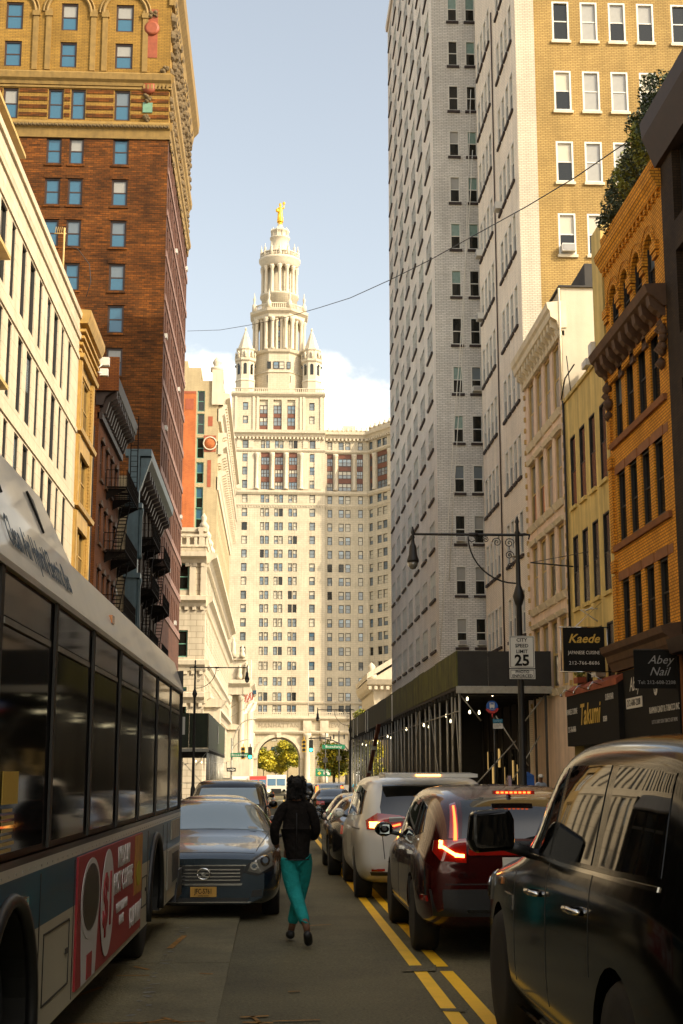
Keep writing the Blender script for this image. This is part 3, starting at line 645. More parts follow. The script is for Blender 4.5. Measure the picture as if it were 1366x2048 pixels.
# cream stone office, nearest on the left
style('deep', 'frame_dark', .06, False, 0, (('glass_dark', 'glass_dark', 4), ('glass_grey', 'glass_dark', 1)), .08)
B1 = building('cream_office', 'bright cream stone building with slot windows above the bus', (-10, 40, 0)); P = (-10, -30)
hs_ = []; u = 2.2; k = 0
while u < 96:
    w = (1.25, .8, 1.0)[k % 3]
    for r in range(-1, 5):
        zb = 4.0+r*3.85+(0 if r >= 0 else .4); hs_.append((u, u+w, zb+.0, zb+2.95))
    u += w+(1.0, 1.35, .9)[k % 3]; k += 1
b = MB(); facade(b, P, LY, 0, 98.3, -1, 24.65, hs_, .17); bulk(b, -30, -30, -1, -10, 68.3, 24.3, 'S'); b.build('wall', M['cream'], B1)
windows(B1, P, LY, [h for h in hs_ if h[0] > 60], 'deep', .13)
m_ = MB()
for h in hs_:
    if h[0] <= 60: m_.obox(P, LY, h[0], h[1], h[2], h[3], -.165, -.12)
m_.build('window_band', M['glass_dark'], B1)
b = MB(); b.prof(P, LY, 0, 98.3, [(-.3, 23.5), (.08, 23.5), (.12, 23.75), (-.3, 23.8)]); b.prof(P, LY, 0, 98.35, [(-.4, 24.62), (.1, 24.62), (.12, 24.9), (-.4, 24.95)])
for r in range(0, 6): b.prof(P, LY, 0, 98.3, [(-.02, 3.2+r*3.85), (.06, 3.2+r*3.85), (.06, 3.45+r*3.85), (-.02, 3.45+r*3.85)])
b.auto('cornice', M['cream'], B1)
b = MB(); b.box(-25, -30, 25.86, -10.03, 52.2, 26.02); b.build('roof_canopy', M['gold_trim'], B1); b = MB(); b.box(-24, -30, 24.6, -11.4, 51.0, 25.86); b.build('penthouse', M['gold_trim'], B1)
def pane_joints(y, z): pass
b = MB(); b.box(-9.99, 44.0, 19.6, -9.4, 47.0, 19.75) ; b.box(-9.99, 44.6, 15.0, -9.4, 47.6, 15.15); b.auto('ledge', M['gold_trim'], B1)
AN = thing('roof_aerial', 'thin roof aerial with curved wire on the cream building edge', 'aerial', (-10.6, 66, 25.4)); b = MB(); b.tube([(-10.6, 66, 25.4), (-10.6, 66, 28.6)], .05, 6); b.tube([(-11.1, 66, 28.3), (-10.5, 66, 28.3)], .03, 5)
for q in (-11.05, -10.95, -10.85, -10.75): b.tube([(q, 66, 28.3), (q+.03, 66, 28.65)], .012, 4)
b.build('mast', M['gold_trim'], AN); b = MB(); b.tube([(-10.6, 66, 27.7), (-9.9, 66, 27.5), (-9.3, 66, 26.7), (-9.2, 66, 25.8), (-9.4, 66, 25.0)], .02, 5); b.build('wire', M['black_iron'], AN)
# ochre cast-iron front
style('ochre', 'ochre', .1, True, 1, (('glass_dark', 'glass_dark', 3), ('glass_grey', 'glass_dark', 1)), .1)
B2 = building('mustard_building', 'narrow mustard painted ornate front beside the cream building', (-10, 71, 0)); P = (-10, 68.3)
ho = [(1.1, 4.6, z, z+3.0) for z in (19.1, 15.2, 11.3, 7.4, 3.4)]
b = MB(); facade(b, P, LY, 0, 6, -1, 25, ho, .22); bulk(b, -25, 68.3, -1, -10, 74.3, 24.8, 'S'); b.build('wall', M['ochre'], B2); windows(B2, P, LY, ho, 'ochre', .17)
b = MB(); b.prof(P, LY, 0, 6.1, [(-.2, 24.4), (.4, 24.4), (.55, 24.8), (.55, 25.1), (-.2, 25.15)])
for z in (22.7, 18.85, 15.0, 11.05): b.prof(P, LY, 0, 6.05, [(-.1, z-.1), (.25, z-.1), (.3, z+.1), (-.1, z+.15)])
for z in (22.9, 23.25, 23.6, 23.95): b.prof(P, LY, 0, 6.05, [(-.1, z), (.12+(z-22.9)*.2, z), (.12+(z-22.9)*.2, z+.14), (-.1, z+.14)])
for z in (15.1, 18.98, 11.2):
    for u in (.45, 5.2): b.obox(P, LY, u-.2, u+.2, z, z+3.5, -.05, .16); b.obox(P, LY, u-.34, u-.27, z, z+3.5, -.05, .1)
    b.obox(P, LY, 1.0, 4.7, z-1.1, z-.25, -.05, .1)
    for q in range(18): b.obox(P, LY, 4.78, 4.9, z+.1+q*.18, z+.2+q*.18, -.03, .09)
b.auto('pilaster', M['ochre'], B2)
LT = thing('floodlight', 'two pale floodlights fixed at the top corner of the mustard front', 'floodlight', (-9.6, 74.4, 23.9)); b = MB(); b.box(-9.75, 74.35, 24.0, -9.2, 74.7, 24.45); b.box(-9.7, 74.35, 23.4, -9.25, 74.65, 23.8); b.tube([(-9.9, 74.3, 23.7), (-9.5, 74.4, 24.1)], .04, 5); b.tube([(-9.9, 74.3, 23.6), (-9.5, 74.4, 23.5)], .04, 5); b.build('housing', M['ac_white'], LT)
# dark sliver
B3 = building('dark_sliver', 'dark brown brick sliver between the mustard front and the red tenement', (-10.4, 75.6, 0)); b = MB(); b.box(-24, 74.3, -1, -10.35, 77, 21.6); b.build('wall', M['dark_brick'], B3)
b = MB(); b.tube([(-10.2, 76.4, 0), (-10.2, 76.4, 21)], .08, 6); b.build('downpipe', M['black_iron'], B3)
# red tenement with arched windows
B4 = building('red_tenement', 'orange red tenement with dark heavy cornice and fire escape', (-10, 82.5, 0)); P = (-10, 77)
style('tene', 'frame_brown', .07, True, 0, (('glass_dark', 'glass_dark', 3), ('glass_grey', 'glass_dark', 1)), .08)
b = MB(); ho = []
for z in (3.6, 7.3, 11.0, 14.7, 18.4):
    for u in (1.2, 3.6, 6.0, 8.4): ho.append((u, u+1.15, z, z+2.2))
facade(b, P, LY, 0, 11, -1, 23.2, ho, .2); bulk(b, -24, 77, -1, -10, 88, 23.0, 'S'); b.build('wall', M['tenement'], B4); windows(B4, P, LY, ho, 'tene', .15)
b = MB()
for h in ho: b.prism([(-9.985, 77+h[0]-.12+(h[1]-h[0]+.24)*i/8, h[3]-.02+.34*math.sin(math.pi*i/8)) for i in range(9)], (.12, 0, 0)); b.obox(P, LY, h[0]-.1, h[1]+.1, h[2]-.16, h[2], -.05, .12)
b.auto('window_hood', M['brownstone'], B4)
b = MB(); b.prof(P, LY, -.1, 11.1, [(-.2, 22.4), (.2, 22.4), (.35, 22.9), (1.0, 23.4), (1.1, 24.0), (-.2, 24.2)]); brackets(b, P, LY, 0, 11, 12, .3, 22.0, 23.5, .95); b.prof(P, LY, 0, 11, [(-.1, 21.6), (.2, 21.6), (.2, 22.0), (-.1, 22.0)]); b.auto('cornice', M['dark_cornice'], B4)
b = MB(); b.box(-11.5, 76.72, 23.2, -8.9, 76.89, 25.2); b.build('end_wall', M['tenement'], B4)
def fire_escape(label, xf, y0, y1, floors, dep, roof=None):
    F = thing('fire_escape', label, 'fire escape', (xf, (y0+y1)/2, floors[0]), 0, 'iron fire escapes on the old fronts')
    for i, z in enumerate(floors):
        b = MB(); b.box(xf, y0, z-.08, xf+dep, y0+.06, z); b.box(xf, y1-.06, z-.08, xf+dep, y1, z); b.box(xf+dep-.06, y0, z-.081, xf+dep, y1, z+.001)
        n = int((y1-y0)/.14)
        for k in range(n):
            yy = y0+.07+(y1-y0-.14)*k/n
            if k % 4 != 3: b.box(xf+.05, yy, z-.03, xf+dep-.05, yy+.045, z)
        for yy in (y0+.3, (y0+y1)/2, y1-.3): b.prism([(xf, yy, z-.1), (xf+dep, yy, z-.1), (xf, yy, z-.75)], (0, .06, 0))
        b.build('balcony', M['rust_iron'], F)
        b = MB()
        for hgt in (.5, 1.0): b.tube([(xf, y0, z+hgt), (xf+dep, y0, z+hgt), (xf+dep, y1, z+hgt), (xf, y1, z+hgt)], .022, 5)
        k = 0.0
        while k < y1-y0: b.box(xf+dep-.012, y0+k, z, xf+dep+.012, y0+k+.022, z+1.0); k += .17
        k = 0.0
        while k < dep:
            for yy in (y0, y1): b.box(xf+k, yy-.011, z, xf+k+.022, yy+.011, z+1.0)
            k += .17
        b.build('railing', M['rust_iron'], F)
        if i < len(floors)-1:
            z2 = floors[i+1]; b = MB(); ya, yb = y0+.9, y1-1.2; 
            for xx in (xf+.35, xf+.85): b.tube([(xx, ya, z), (xx, yb, z2)], .035, 5)
            n = 13
            for k in range(n): t = (k+.5)/n; b.box(xf+.35, ya+(yb-ya)*t-.09, z+(z2-z)*t-.02, xf+.85, ya+(yb-ya)*t+.09, z+(z2-z)*t+.015)
            b.build('stair', M['rust_iron'], F)
    if roof:
        z = floors[-1]; b = MB()
        for xx in (xf+dep-.55, xf+dep-.1): b.tube([(xx, y1-.3, z), (xx, y1-.3, roof), (xx-1.0, y1-.3, roof+.25), (xx-1.1, y1-.3, roof-.6)], .035, 5)
        k = z+.3
        while k < roof: b.tube([(xf+dep-.55, y1-.3, k), (xf+dep-.1, y1-.3, k)], .02, 5); k += .35
        b.build('ladder', M['rust_iron'], F)
    return F
fire_escape('dark iron fire escape with gooseneck ladder on the orange red tenement', -9.98, 81.0, 88.2, [7.3, 11.0, 14.7, 18.5], 1.25, 24.6)
# low infill and blue-grey iron front
B5 = building('low_infill', 'low brown brick infill beside the red tenement', (-10.2, 92, 0)); b = MB(); b.box(-24, 88, -1, -10.3, 96.9, 9.5); b.build('wall', M['dark_brick'], B5)
B6 = building('blue_iron_building', 'dark building with blue grey cast iron corner pilaster and painted graffiti side wall', (-10, 108, 0)); P = (-10, 97)
b = MB(); ho = []
for z in (3.8, 7.8, 11.8, 15.8, 19.6):
    for u in (1.6, 5.0, 8.4, 11.8, 15.2, 18.6): ho.append((u, u+1.7, z, z+2.7))
facade(b, P, LY, 0, 22.3, -1, 23.0, ho, .35, 0); bulk(b, -24, 97, -1, -10, 119.3, 22.6, 'S', 1); b.build('wall', [M['dark_brick'], M['tan_brick']], B6); windows(B6, P, LY, ho, 'tene', .15)
b = MB(); b.box(-10.35, 96.7, -1, -9.55, 97.4, 24.0); b.obox(P, LY, -.3, .4, 24.0, 24.5, -.6, 1.25); b.prof(P, LY, .4, 22.4, [(-.2, 22.9), (.3, 22.9), (.5, 23.4), (1.2, 23.9), (1.25, 24.5), (-.2, 24.55)])
for z in (20.2, 15.2, 11.2): b.box(-10.5, 96.55, z, -9.3, 97.5, z+.35); b.lathe((-9.45, 97.0, z-3.6), [(.22, 0), (.16, .3), (.16, 3.0), (.25, 3.4), (.25, 3.6)], 10)
b.prism([(-9.5, 96.9, 23.9), (-8.75, 96.9, 23.9), (-9.5, 96.9, 21.6)], (0, .5, 0)); b.auto('pilaster', M['teal_iron'], B6)
b = MB(); brackets(b, P, LY, .8, 22, 13, .4, 21.8, 23.2, 1.05); b.auto('bracket', M['dark_cornice'], B6)
fire_escape('black iron fire escape on the front of the blue grey iron building', -9.98, 100, 107, [6.9, 10.9, 14.9, 18.7], 1.2)
fire_escape('black iron fire escape closest to the tall brown tower', -9.98, 110.5, 117.5, [6.9, 10.9, 14.9, 18.7], 1.2)
b = MB()
def stroke(pts, r=.06): b.tube([(x, 96.97, z) for x, z in pts], r, 5)
stroke([(-13.2, 15.8), (-12.2, 16.0), (-11.2, 15.9), (-11.4, 15.0), (-11.9, 14.6), (-11.2, 14.2), (-11.4, 13.6), (-12.2, 13.3), (-12.9, 13.6), (-13.3, 13.2), (-13.1, 14.5), (-13.4, 15.2), (-13.2, 15.8)])
stroke([(-12.0, 14.4), (-11.6, 14.7), (-11.0, 14.5), (-10.9, 14.0), (-11.5, 13.8)], .05); stroke([(-13.4, 12.6), (-12.7, 12.9), (-12.0, 12.4), (-11.3, 12.8), (-10.7, 12.3)], .05)
for k in range(9): stroke([(-13.2+k*.28, 12.0), (-13.1+k*.28, 11.0+.2*math.sin(k*2)), (-12.95+k*.28, 11.7)], .045)
b.build('graffiti', M['white_paint'], B6)
# tall brown tower
B7 = building('brown_brick_tower', 'tall brown brick tower with buff terracotta crown', (-10.15, 121, 0)); P = (0, 121)
style('tower', 'frame_brown', .17, True, 0, (('glass_sky_tint', 'glass_sky_tint', 5), ('blind_grey', 'glass_sky_tint', 2), ('glass_grey', 'glass_sky_tint', 2)), .1)
cols = [(-15.25, -13.8), (-19.3, -17.95), (-21.4, -20.0), (-25.6, -24.2), (-31, -29.6)]
rw = [57.3, 53.25, 49.2, 45.0, 41.0, 36.95, 32.9, 28.85, 24.8, 20.75, 16.7]
ho = [(a, c, z, z+2.65) for z in rw for a, c in cols]
hm = [(a, c, 61.75, 64.8) for a, c in cols]; ht = [(a-.1+(0 if i != 1 else -1.1), c+.1+(0 if i != 1 else -1.1), z, z+h2) for i, (a, c) in enumerate([cols[0], cols[1], cols[3], cols[4]]) for z, h2 in ((67.0, 2.6), (70.8, 2.8), (75, 2.8))]
b = MB(); facade(b, P, WX, -36, -10.15, -1, 59.9, ho, .3); bulk(b, -36, 121, -1, -10.15, 150.6, 59.8, 'WS'); b.build('wall', M['brown_brick'], B7)
b = MB(); facade(b, P, WX, -36, -10.15, 60.6, 83, hm + ht, .3); bulk(b, -36, 121, 59.8, -10.15, 150.6, 83, 'WS'); b.q([(-10.15, 121, 60), (-10.15, 150.6, 60), (-10.15, 150.6, 83), (-10.15, 121, 83)]); b.build('crown_wall', M['terracotta'], B7)
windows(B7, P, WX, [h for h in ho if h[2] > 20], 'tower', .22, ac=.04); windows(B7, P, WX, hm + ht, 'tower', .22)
PS = (-10.15, 121); hside = [(u, u+1.1, z, z+2.6) for z in rw for u in (1.2, 3.6, 6.0, 9.0, 11.4, 13.8, 16.8, 19.2, 21.6, 24.6, 27.0)]
b = MB(); facade(b, PS, LY, 0, 29.6, -1, 59.9, hside, .3); b.build('street_wall', M['pink_brick'], B7); windows(B7, PS, LY, hside, 'tene', .22, ac=.06)
b = MB()
for z in rw: b.prof(PS, LY, 0, 29.6, [(-.02, z-.75), (.1, z-.75), (.1, z-.1), (-.02, z-.1)])
b.auto('stone_band', M['pink_band'], B7); b = MB()
for z in rw:
    for a, c in cols: b.obox(P, WX, a-.15, c+.15, z+2.65, z+3.0, -.02, .05); b.obox(P, WX, a-.12, c+.12, z-.2, z, -.02, .1)
b.auto('stone_band', M['brown_brick'], B7)
b = MB()
for z in (62.0, 62.75, 63.5, 64.25): b.prof(P, WX, -36, -10.2, [(-.02, z), (.05, z), (.05, z+.36), (-.02, z+.36)])
cut = b; b = MB()
us = [-36] + [q for a, c in reversed(cols) for q in (a-.1, c+.1)] + [-10.2]
for k in range(0, len(us), 2):
    for z in (62.0, 62.8, 63.6, 64.4): b.obox(P, WX, us[k], us[k+1], z, z+.38, -.02, .05)
b.auto('dark_stripe', M['brown_brick'], B7)
b = MB()
for PP, UU, a, c in ((P, WX, -36, -10.0), (PS, LY, -.15, 29.8)):
    b.prof(PP, UU, a, c, [(-.2, 59.9), (.12, 59.9), (.16, 60.5), (.2, 60.75), (.36, 60.9), (.4, 61.25), (.2, 61.55), (-.2, 61.6)])
    b.prof(PP, UU, a, c, [(-.2, 65.2), (.15, 65.2), (.2, 65.5), (.4, 65.75), (.45, 66.3), (.3, 66.5), (-.2, 66.55)])
    b.prof(PP, UU, a, c, [(-.1, 64.9), (.12, 64.9), (.12, 65.1), (-.1, 65.1)])
b.prof(PS, LY, -.2, 29.9, [(-.2, 73.6), (.3, 73.6), (.5, 74.6), (1.0, 75.2), (1.1, 76.3), (-.2, 76.5)])
for a, c in ((-12.8, -12.3), (-16.6, -16.1), (-17.7, -17.2), (-21.9, -21.4), (-23.1, -22.6), (-27.2, -26.7), (-28.2, -27.7)):
    b.obox(P, WX, a, c, 66.7, 73.0, -.05, .14); b.obox(P, WX, a-.1, c+.1, 72.2, 72.7, -.05, .22)
for k in range(7): b.obox(P, WX, -12.6+k*.36, -12.4+k*.36, 64.95, 65.4, -.05, .22)
for c, r in ((-14.5, 2.05), (-19.8, 2.05), (-25.0, 2.05)):
    for dr, t_ in ((0, .16), (.35, .1)):
        pts = [(c-(r+dr)*math.cos(math.pi*i/16), 120.93, 72.7+(r+dr)*math.sin(math.pi*i/16)) for i in range(17)]; b.tube(pts, t_, 6, sm=False)
b.auto('cornice', M['terra_plain'], B7)
b = MB()
for z, rr in ((60.2, .28), (62.6, .4), (64.0, .35), (67.2, .5), (69.0, .5), (70.8, .55), (72.6, .6), (74.2, .6)):
    for k in range(26):
        u = .5+k*1.13; r = rr*RN.uniform(.7, 1.25); b.lathe((-10.1, 121+u, z+RN.uniform(-.3, .3)), [(.05, -r), (r*.7, -r*.5), (r*.8, 0), (r*.5, r*.6), (.05, r)], 6, sm=False)
for x, z in ((-11.9, 75.5), (-11.9, 72.7), (-12.2, 64.0), (-12.2, 61.9), (-10.6, 66.9)):
    for k in range(6): r = RN.uniform(.16, .3); b.lathe((x+RN.uniform(-.35, .35), 120.92, z+RN.uniform(-.35, .35)), [(.03, -r), (r, -r*.3), (r*.8, r*.4), (.03, r)], 6)
for k in range(150):
    u = -36+k*.173; b.lathe((u, 120.66, 61.0+.06*(k % 2)), [(.02, -.16), (.13, -.08), (.14, .06), (.02, .17)], 6)
b.build('ornament', M['ornament'], B7)['kind'] = 'stuff'
b = MB(); b.obox(P, WX, -12.5, -11.4, 68.2, 73.2, -.02, .05); b.lathe((-11.95, 120.9, 71.2), [(.5, -.15), (.72, -.05), (.72, .1)], 16, ax='y'); b.lathe((-12.05, 120.9, 65.1), [(.05, -.1), (.62, -.1), (.62, .1)], 14, ax='y'); b.auto('red_panel', M['terra_red'], B7)
b = MB(); b.obox(P, WX, -12.6, -11.7, 62.6, 63.6, -.02, .1); b.build('green_panel', M['terra_green'], B7)
# marble block beyond the avenue
B8 = building('marble_block', 'white marble block with balustrade and rows of cornices past the avenue', (-8, 164, -1)); P = (0, 164); PS = (-8, 164)
style('far_green', 'frame_green', .15, True, 0, (('glass_sky', 'glass_dark', 2), ('glass_dark', 'glass_dark', 2)), .1)
ho = [(x, x+1.9, z, z+3.2) for x in (-11.9, -16.5, -21) for z in (23.2, 15.2, 8.5)]; hs2 = [(u, u+1.7, z, z+2.9) for u in range(3, 88, 4) for z in (23.2, 17.2, 11.5, 5.5)]
b = MB(); facade(b, P, WX, -40, -8, -2, 28.4, ho, .4); bulk(b, -40, 164, -2, -8, 255, 28.4, 'WS'); facade(b, PS, LY, 0, 91, -2, 28.4, hs2, .4); b.build('wall', M['marble_wall'], B8); windows(B8, P, WX, ho, 'far_green', .3); windows(B8, PS, LY, hs2, 'far_green', .3)
b = MB()
for PP, UU, a, c in ((P, WX, -40, -7.9), (PS, LY, -.1, 91)):
    for z, o_ in ((27.0, 1.3), (21.8, .9), (14.2, .6), (10.4, .8)): b.prof(PP, UU, a, c, [(-.2, z-.6), (o_*.3, z-.6), (o_*.5, z-.2), (o_, z+.1), (o_, z+.6), (-.2, z+.8)]); dentils(b, PP, UU, a, c, int((c-a)/.9), z-1.0, z-.5, o_*.3)
    b.obox(PP, UU, a, c, 28.4, 30.3, -.9, -.4); b.obox(PP, UU, a, c, 30.3, 30.8, -1.0, -.2); balustrade(b, PP, UU, a, c, 28.4, 1.5, int((c-a)/.9), .15)
for u in (-9.9, -8.6, -14.2, -15.4): b.obox(P, WX, u, u+.7, 22.4, 26.4, -.05, .3)
for u in (1.2, 86.5): b.obox(PS, LY, u, u+3.2, 3.8, 9.4, -.1, 1.9); b.prof(PS, LY, u-.4, u+3.6, [(-.1, 9.4), (2.0, 9.4), (2.6, 10.2), (-.1, 10.6)])
b.auto('cornice', M['marble'], B8)
b = MB()
for k in range(14):
    b.lathe((-8.4, 165+k*6.4, 30.8), [(.5, 0), (.55, .5), (.3, .8), (.4, 1.4), (.05, 1.9)], 6)
b.auto('finial', M['marble'], B8)
# tall cream and orange block
B9 = building('cream_orange_block', 'tall cream block with orange brick strip and round red medallion', (-10.1, 240, -1)); P = (0, 240); PS = (-10.0, 240)
ho = [(-13.75, -12.45, z-1.9, z+1.9) for z in (67.2, 63.0, 58.6, 54.1, 49.6, 45.8)]
b = MB(); facade(b, P, WX, -40, -10, -2, 71, ho, .35); bulk(b, -40, 240, -2, -10, 315, 71, 'WS'); hs2 = [(u, u+1.8, z, z+3) for u in range(3, 72, 5) for z in range(6, 66, 5)]; facade(b, PS, LY, 0, 75, -2, 71, hs2, .4); b.box(-40, 240, 71, -13.2, 300, 73.4); b.box(-40, 240, 73.4, -15.6, 300, 74.6); b.build('wall', M['cream_brick'], B9)
windows(B9, P, WX, ho, 'far_green', .3); windows(B9, PS, LY, hs2, 'far_lime', .3)
b = MB(); b.obox(P, WX, -40, -14.0, 40, 68.6, -.1, .06); b.lathe((-11.4, 239.95, 59.4), [(.05, -.12), (1.0, -.12), (1.0, .1)], 20, ax='y'); b.auto('orange_panel', M['rust_brick'], B9)
b = MB(); b.obox(P, WX, -12.5, -10.35, 57.9, 60.9, -.1, .05); b.obox(P, WX, -11.8, -11.15, 51.5, 56.4, -.1, .05); b.obox(P, WX, -11.8, -11.0, 62.6, 64.4, -.1, .05); b.obox(P, WX, -40, -14.02, 68.6, 69.0, -.1, .1); b.obox(P, WX, -15.9, -14.4, 65.6, 67.6, -.1, .1); b.auto('red_panel', M['terra_red'], B9)
b = MB(); pts = [(-11.4+1.15*math.cos(i*math.pi/10), 239.8, 59.4+1.15*math.sin(i*math.pi/10)) for i in range(21)]; b.tube(pts, .13, 6)
for z, o_ in ((67.5, 2.0), (64.5, 1.2), (58.5, 1.6), (52, .6)): b.prof(PS, LY, 0, 75, [(-.2, z-1), (o_*.4, z-1), (o_*.6, z), (o_, z+.4), (o_, z+1.2), (-.2, z+1.4)])
for z in (66.2, 57.2, 54, 61): brackets(b, PS, LY, 0, 75, 34, .8, z-1.2, z+.6, 1.5)
b.box(-11.2, 239.6, 66.5, -9.2, 242.5, 73); b.lathe((-10.4, 241, 73), [(1.2, 0), (1.3, .6), (.5, 1), (.9, 1.6), (.5, 2.3), (.1, 2.8)], 8); b.obox(PS, LY, 0, 75, 70.8, 71.6, -.4, .8)
b.auto('cornice', M['terra_plain'] if False else M['limestone'], B9)
# records hall with columns
B10 = building('records_hall', 'sunlit ornate stone hall with tall columns and roof figures', (-6.0, 345, -1)); b = MB(); b.box(-34, 345, -2, -6.1, 392, 25.5); b.build('wall', M['marble'], B10)
b = MB()
for x in (-10.6, -7.4): b.lathe((x, 344.2, 6.5), [(.95, 0), (.95, .6), (.78, .9), (.7, 12.5), (1.0, 13.5), (1.05, 14.3)], 12)
for yy in (350, 356, 362, 368, 374, 380): b.lathe((-5.6, yy, 6.5), [(.95, 0), (.95, .6), (.78, .9), (.7, 12.5), (1.0, 13.5), (1.05, 14.3)], 10)
b.prof((0, 344), WX, -34, -5.4, [(-.9, 20.8), (.9, 20.8), (1.0, 22.6), (1.9, 23.5), (1.9, 24.4), (-.9, 24.6)]); b.prof((-6.1, 343.5), LY, -.6, 48, [(-.9, 20.8), (.9, 20.8), (1.0, 22.6), (1.9, 23.5), (1.9, 24.4), (-.9, 24.6)])
b.box(-13, 343, -2, -5.2, 346, 6.5); b.prof((-6.1, 343.5), LY, -.6, 48, [(-.1, 5.6), (.9, 5.6), (1.2, 6.5), (-.1, 6.6)])
b.box(-13, 344.5, 24.6, -6.6, 347, 29.5); b.prof((0, 344.4), WX, -13.2, -6.4, [(-.2, 29.2), (.5, 29.4), (.5, 30), (-.2, 30.1)])
b.auto('portico', M['marble'], B10)
b = MB()
for x, z, h2 in ((-6.3, 24.6, 4.4), (-8.0, 24.6, 3.6), (-9.6, 30, 5), (-11.5, 30, 4), (-7.4, 30, 3)):
    b.lathe((x, 343.9, z), [(.8, 0), (.75, h2*.25), (.5, h2*.5), (.65, h2*.7), (.25, h2*.82), (.35, h2*.9), (.1, h2)], 8)
b.auto('roof_figure', M['limestone'], B10)

# ---------------- right row ----------------
style('plain_dark', 'frame_dark', .07, True, 0, (('glass_black', 'glass_black', 4), ('glass_grey', 'glass_black', 1)), .1)
style('white_sash', 'frame_white', .085, True, 0, (('blind_grey', 'glass_dark', 4), ('blind_cream', 'glass_dark', 3), ('blind_grey', 'blind_grey', 2), ('glass_dark', 'glass_dark', 1)), .1)
style('grey_sash', 'frame_white', .07, True, 0, (('glass_dark', 'glass_dark', 4), ('blind_grey', 'glass_dark', 3), ('curtain_teal', 'glass_dark', 4), ('glass_grey', 'glass_dark', 1)), .1)
style('triple', 'frame_white', .07, True, 2, (('glass_grey', 'glass_dark', 3), ('glass_sky', 'glass_grey', 2), ('curtain_teal', 'glass_grey', 2)), .1)
# dark stone building beside the camera
D1 = building('dark_stone_building', 'dark brown stone building with deep roof cornice beside the orange brick one', (11.5, 20, 0)); P = (11.5, 38.3)
b = MB(); ho = [(u, u+1.3, z, z+2.5) for u in [1.2+2.6*i for i in range(29)] for z in (6.2, 10.2, 14.0, 17.4)]
facade(b, P, RY, 0, 78, -1, 21, ho, .4); bulk(b, 11.5, -40, -1, 28, 38.3, 20.8, 'N'); b.build('wall', M['brownstone'] if False else M['dark_brick'], D1); windows(D1, P, RY, [h for h in ho if h[0] < 12], 'plain_dark', .35)
m_ = MB()
for h in ho:
    if h[0] >= 12: m_.obox(P, RY, h[0], h[1], h[2], h[3], -.38, -.32)
m_.build('window_band', M['glass_dark'], D1)
b = MB(); b.prof(P, RY, -.05, 78, [(-.2, 19.6), (.15, 19.6), (.3, 20.0), (.5, 20.5), (.55, 21.0), (-.2, 21.1)]); brackets(b, P, RY, 0, 78, 60, .3, 19.7, 20.45, .35); b.prof(P, RY, 0, 78, [(-.1, 5.0), (.35, 5.0), (.45, 5.4), (-.1, 5.5)])
b.auto('cornice', M['dark_cornice'], D1)
# orange brick arcade building
O1 = building('orange_brick_building', 'orange brick building with four arched top windows and bracketed cornice', (11.5, 42, 0)); P = (11.5, 45.5)
cu = [.8+i*1.48 for i in range(4)]; ww = .98
ho = [(c, c+ww, z0, z1) for c in cu for z0, z1 in ((12.75, 15.05), (9.25, 11.55), (5.95, 7.95))]
b = MB(); facade(b, P, RY, 0, 7.2, 4.9, 15.6, ho, .2); arch_wall(b, P, RY, 0, 7.2, 15.6, 19.9, [(c+ww/2, .5, 17.5) for c in cu], .16, 12)
bulk(b, 11.5, 38.3, -1, 27, 45.5, 19.8, 'N'); b.q([(11.5, 45.5, 4.9), (27, 45.5, 4.9), (27, 45.5, 19.8), (11.5, 45.5, 19.8)]); b.build('wall', M['orange_brick'], O1)
windows(O1, P, RY, ho, 'plain_dark', .16); windows(O1, P, RY, [(c-.02, c+ww+.02, 15.95, 18.05) for c in cu], 'plain_dark', .17)
b = MB()
for z in (12.6, 9.1): b.prof(P, RY, .35, 6.9, [(-.05, z-.12), (.1, z-.12), (.14, z+.06), (-.05, z+.08)])
for z in (11.55, 7.95): b.obox(P, RY, .5, 6.85, z, z+.28, -.1, .012)
for c in cu:
    for z in (15.05, 11.55, 7.95): b.obox(P, RY, c-.12, c+ww+.12, z, z+.3, -.3, .03)
b.auto('lintel', M['red_stone'], O1)
b = MB()
for i in range(4):
    c = cu[i]+ww/2; pts = [(11.44, 45.5-(c+.8*math.cos(math.pi*k/14)), 17.5+.8*math.sin(math.pi*k/14)) for k in range(15)]; b.tube(pts, .022, 5)
    pts = [(11.47, 45.5-(c+.56*math.cos(math.pi*k/14)), 17.5+.56*math.sin(math.pi*k/14)) for k in range(15)]; b.tube(pts, .05, 5)
for u in [.3]+[c+ww+.25 for c in cu]: b.obox(P, RY, u-.28, u+.28, 17.2, 17.5, -.3, .13); b.obox(P, RY, u-.22, u+.22, 17.0, 17.2, -.3, .09)
b.prof(P, RY, -.02, 7.25, [(-.2, 18.95), (.12, 18.95), (.2, 19.15), (.3, 19.3), (.34, 19.5), (-.2, 19.6)]); dentils(b, P, RY, 0, 7.2, 16, 18.75, 18.98, .1, .35)
b.auto('arch_moulding', M['orange_brick'], O1)
b = MB(); b.prof(P, RY, -.02, 7.22, [(-.2, 19.9), (.06, 19.9), (.1, 20.15), (-.2, 20.3)]); b.auto('coping', M['orange_brick'], O1)
b = MB(); b.prof(P, RY, -.1, 7.25, [(-.2, 15.25), (.1, 15.25), (.4, 15.55), (.56, 15.65), (.64, 15.9), (-.2, 15.95)]); b.auto('main_cornice', M['brownstone'], O1)
b = MB()
for i in range(9):
    u = .25+i*.84
    b.prof(P, RY, u-.16, u+.16, [(-.05, 14.95), (.14, 14.98), (.22, 15.1), (.34, 15.15), (.46, 15.3), (.5, 15.6), (-.05, 15.6)])
b.auto('bracket', M['brownstone'], O1)
b = MB(); dentils(b, P, RY, 0, 7.2, 40, 14.72, 14.84, .1, .5); b.prof(P, RY, 0, 7.2, [(-.05, 14.84), (.1, 14.84), (.1, 14.95), (-.05, 14.95)]); b.auto('dentil_course', M['orange_brick'], O1)
b = MB()
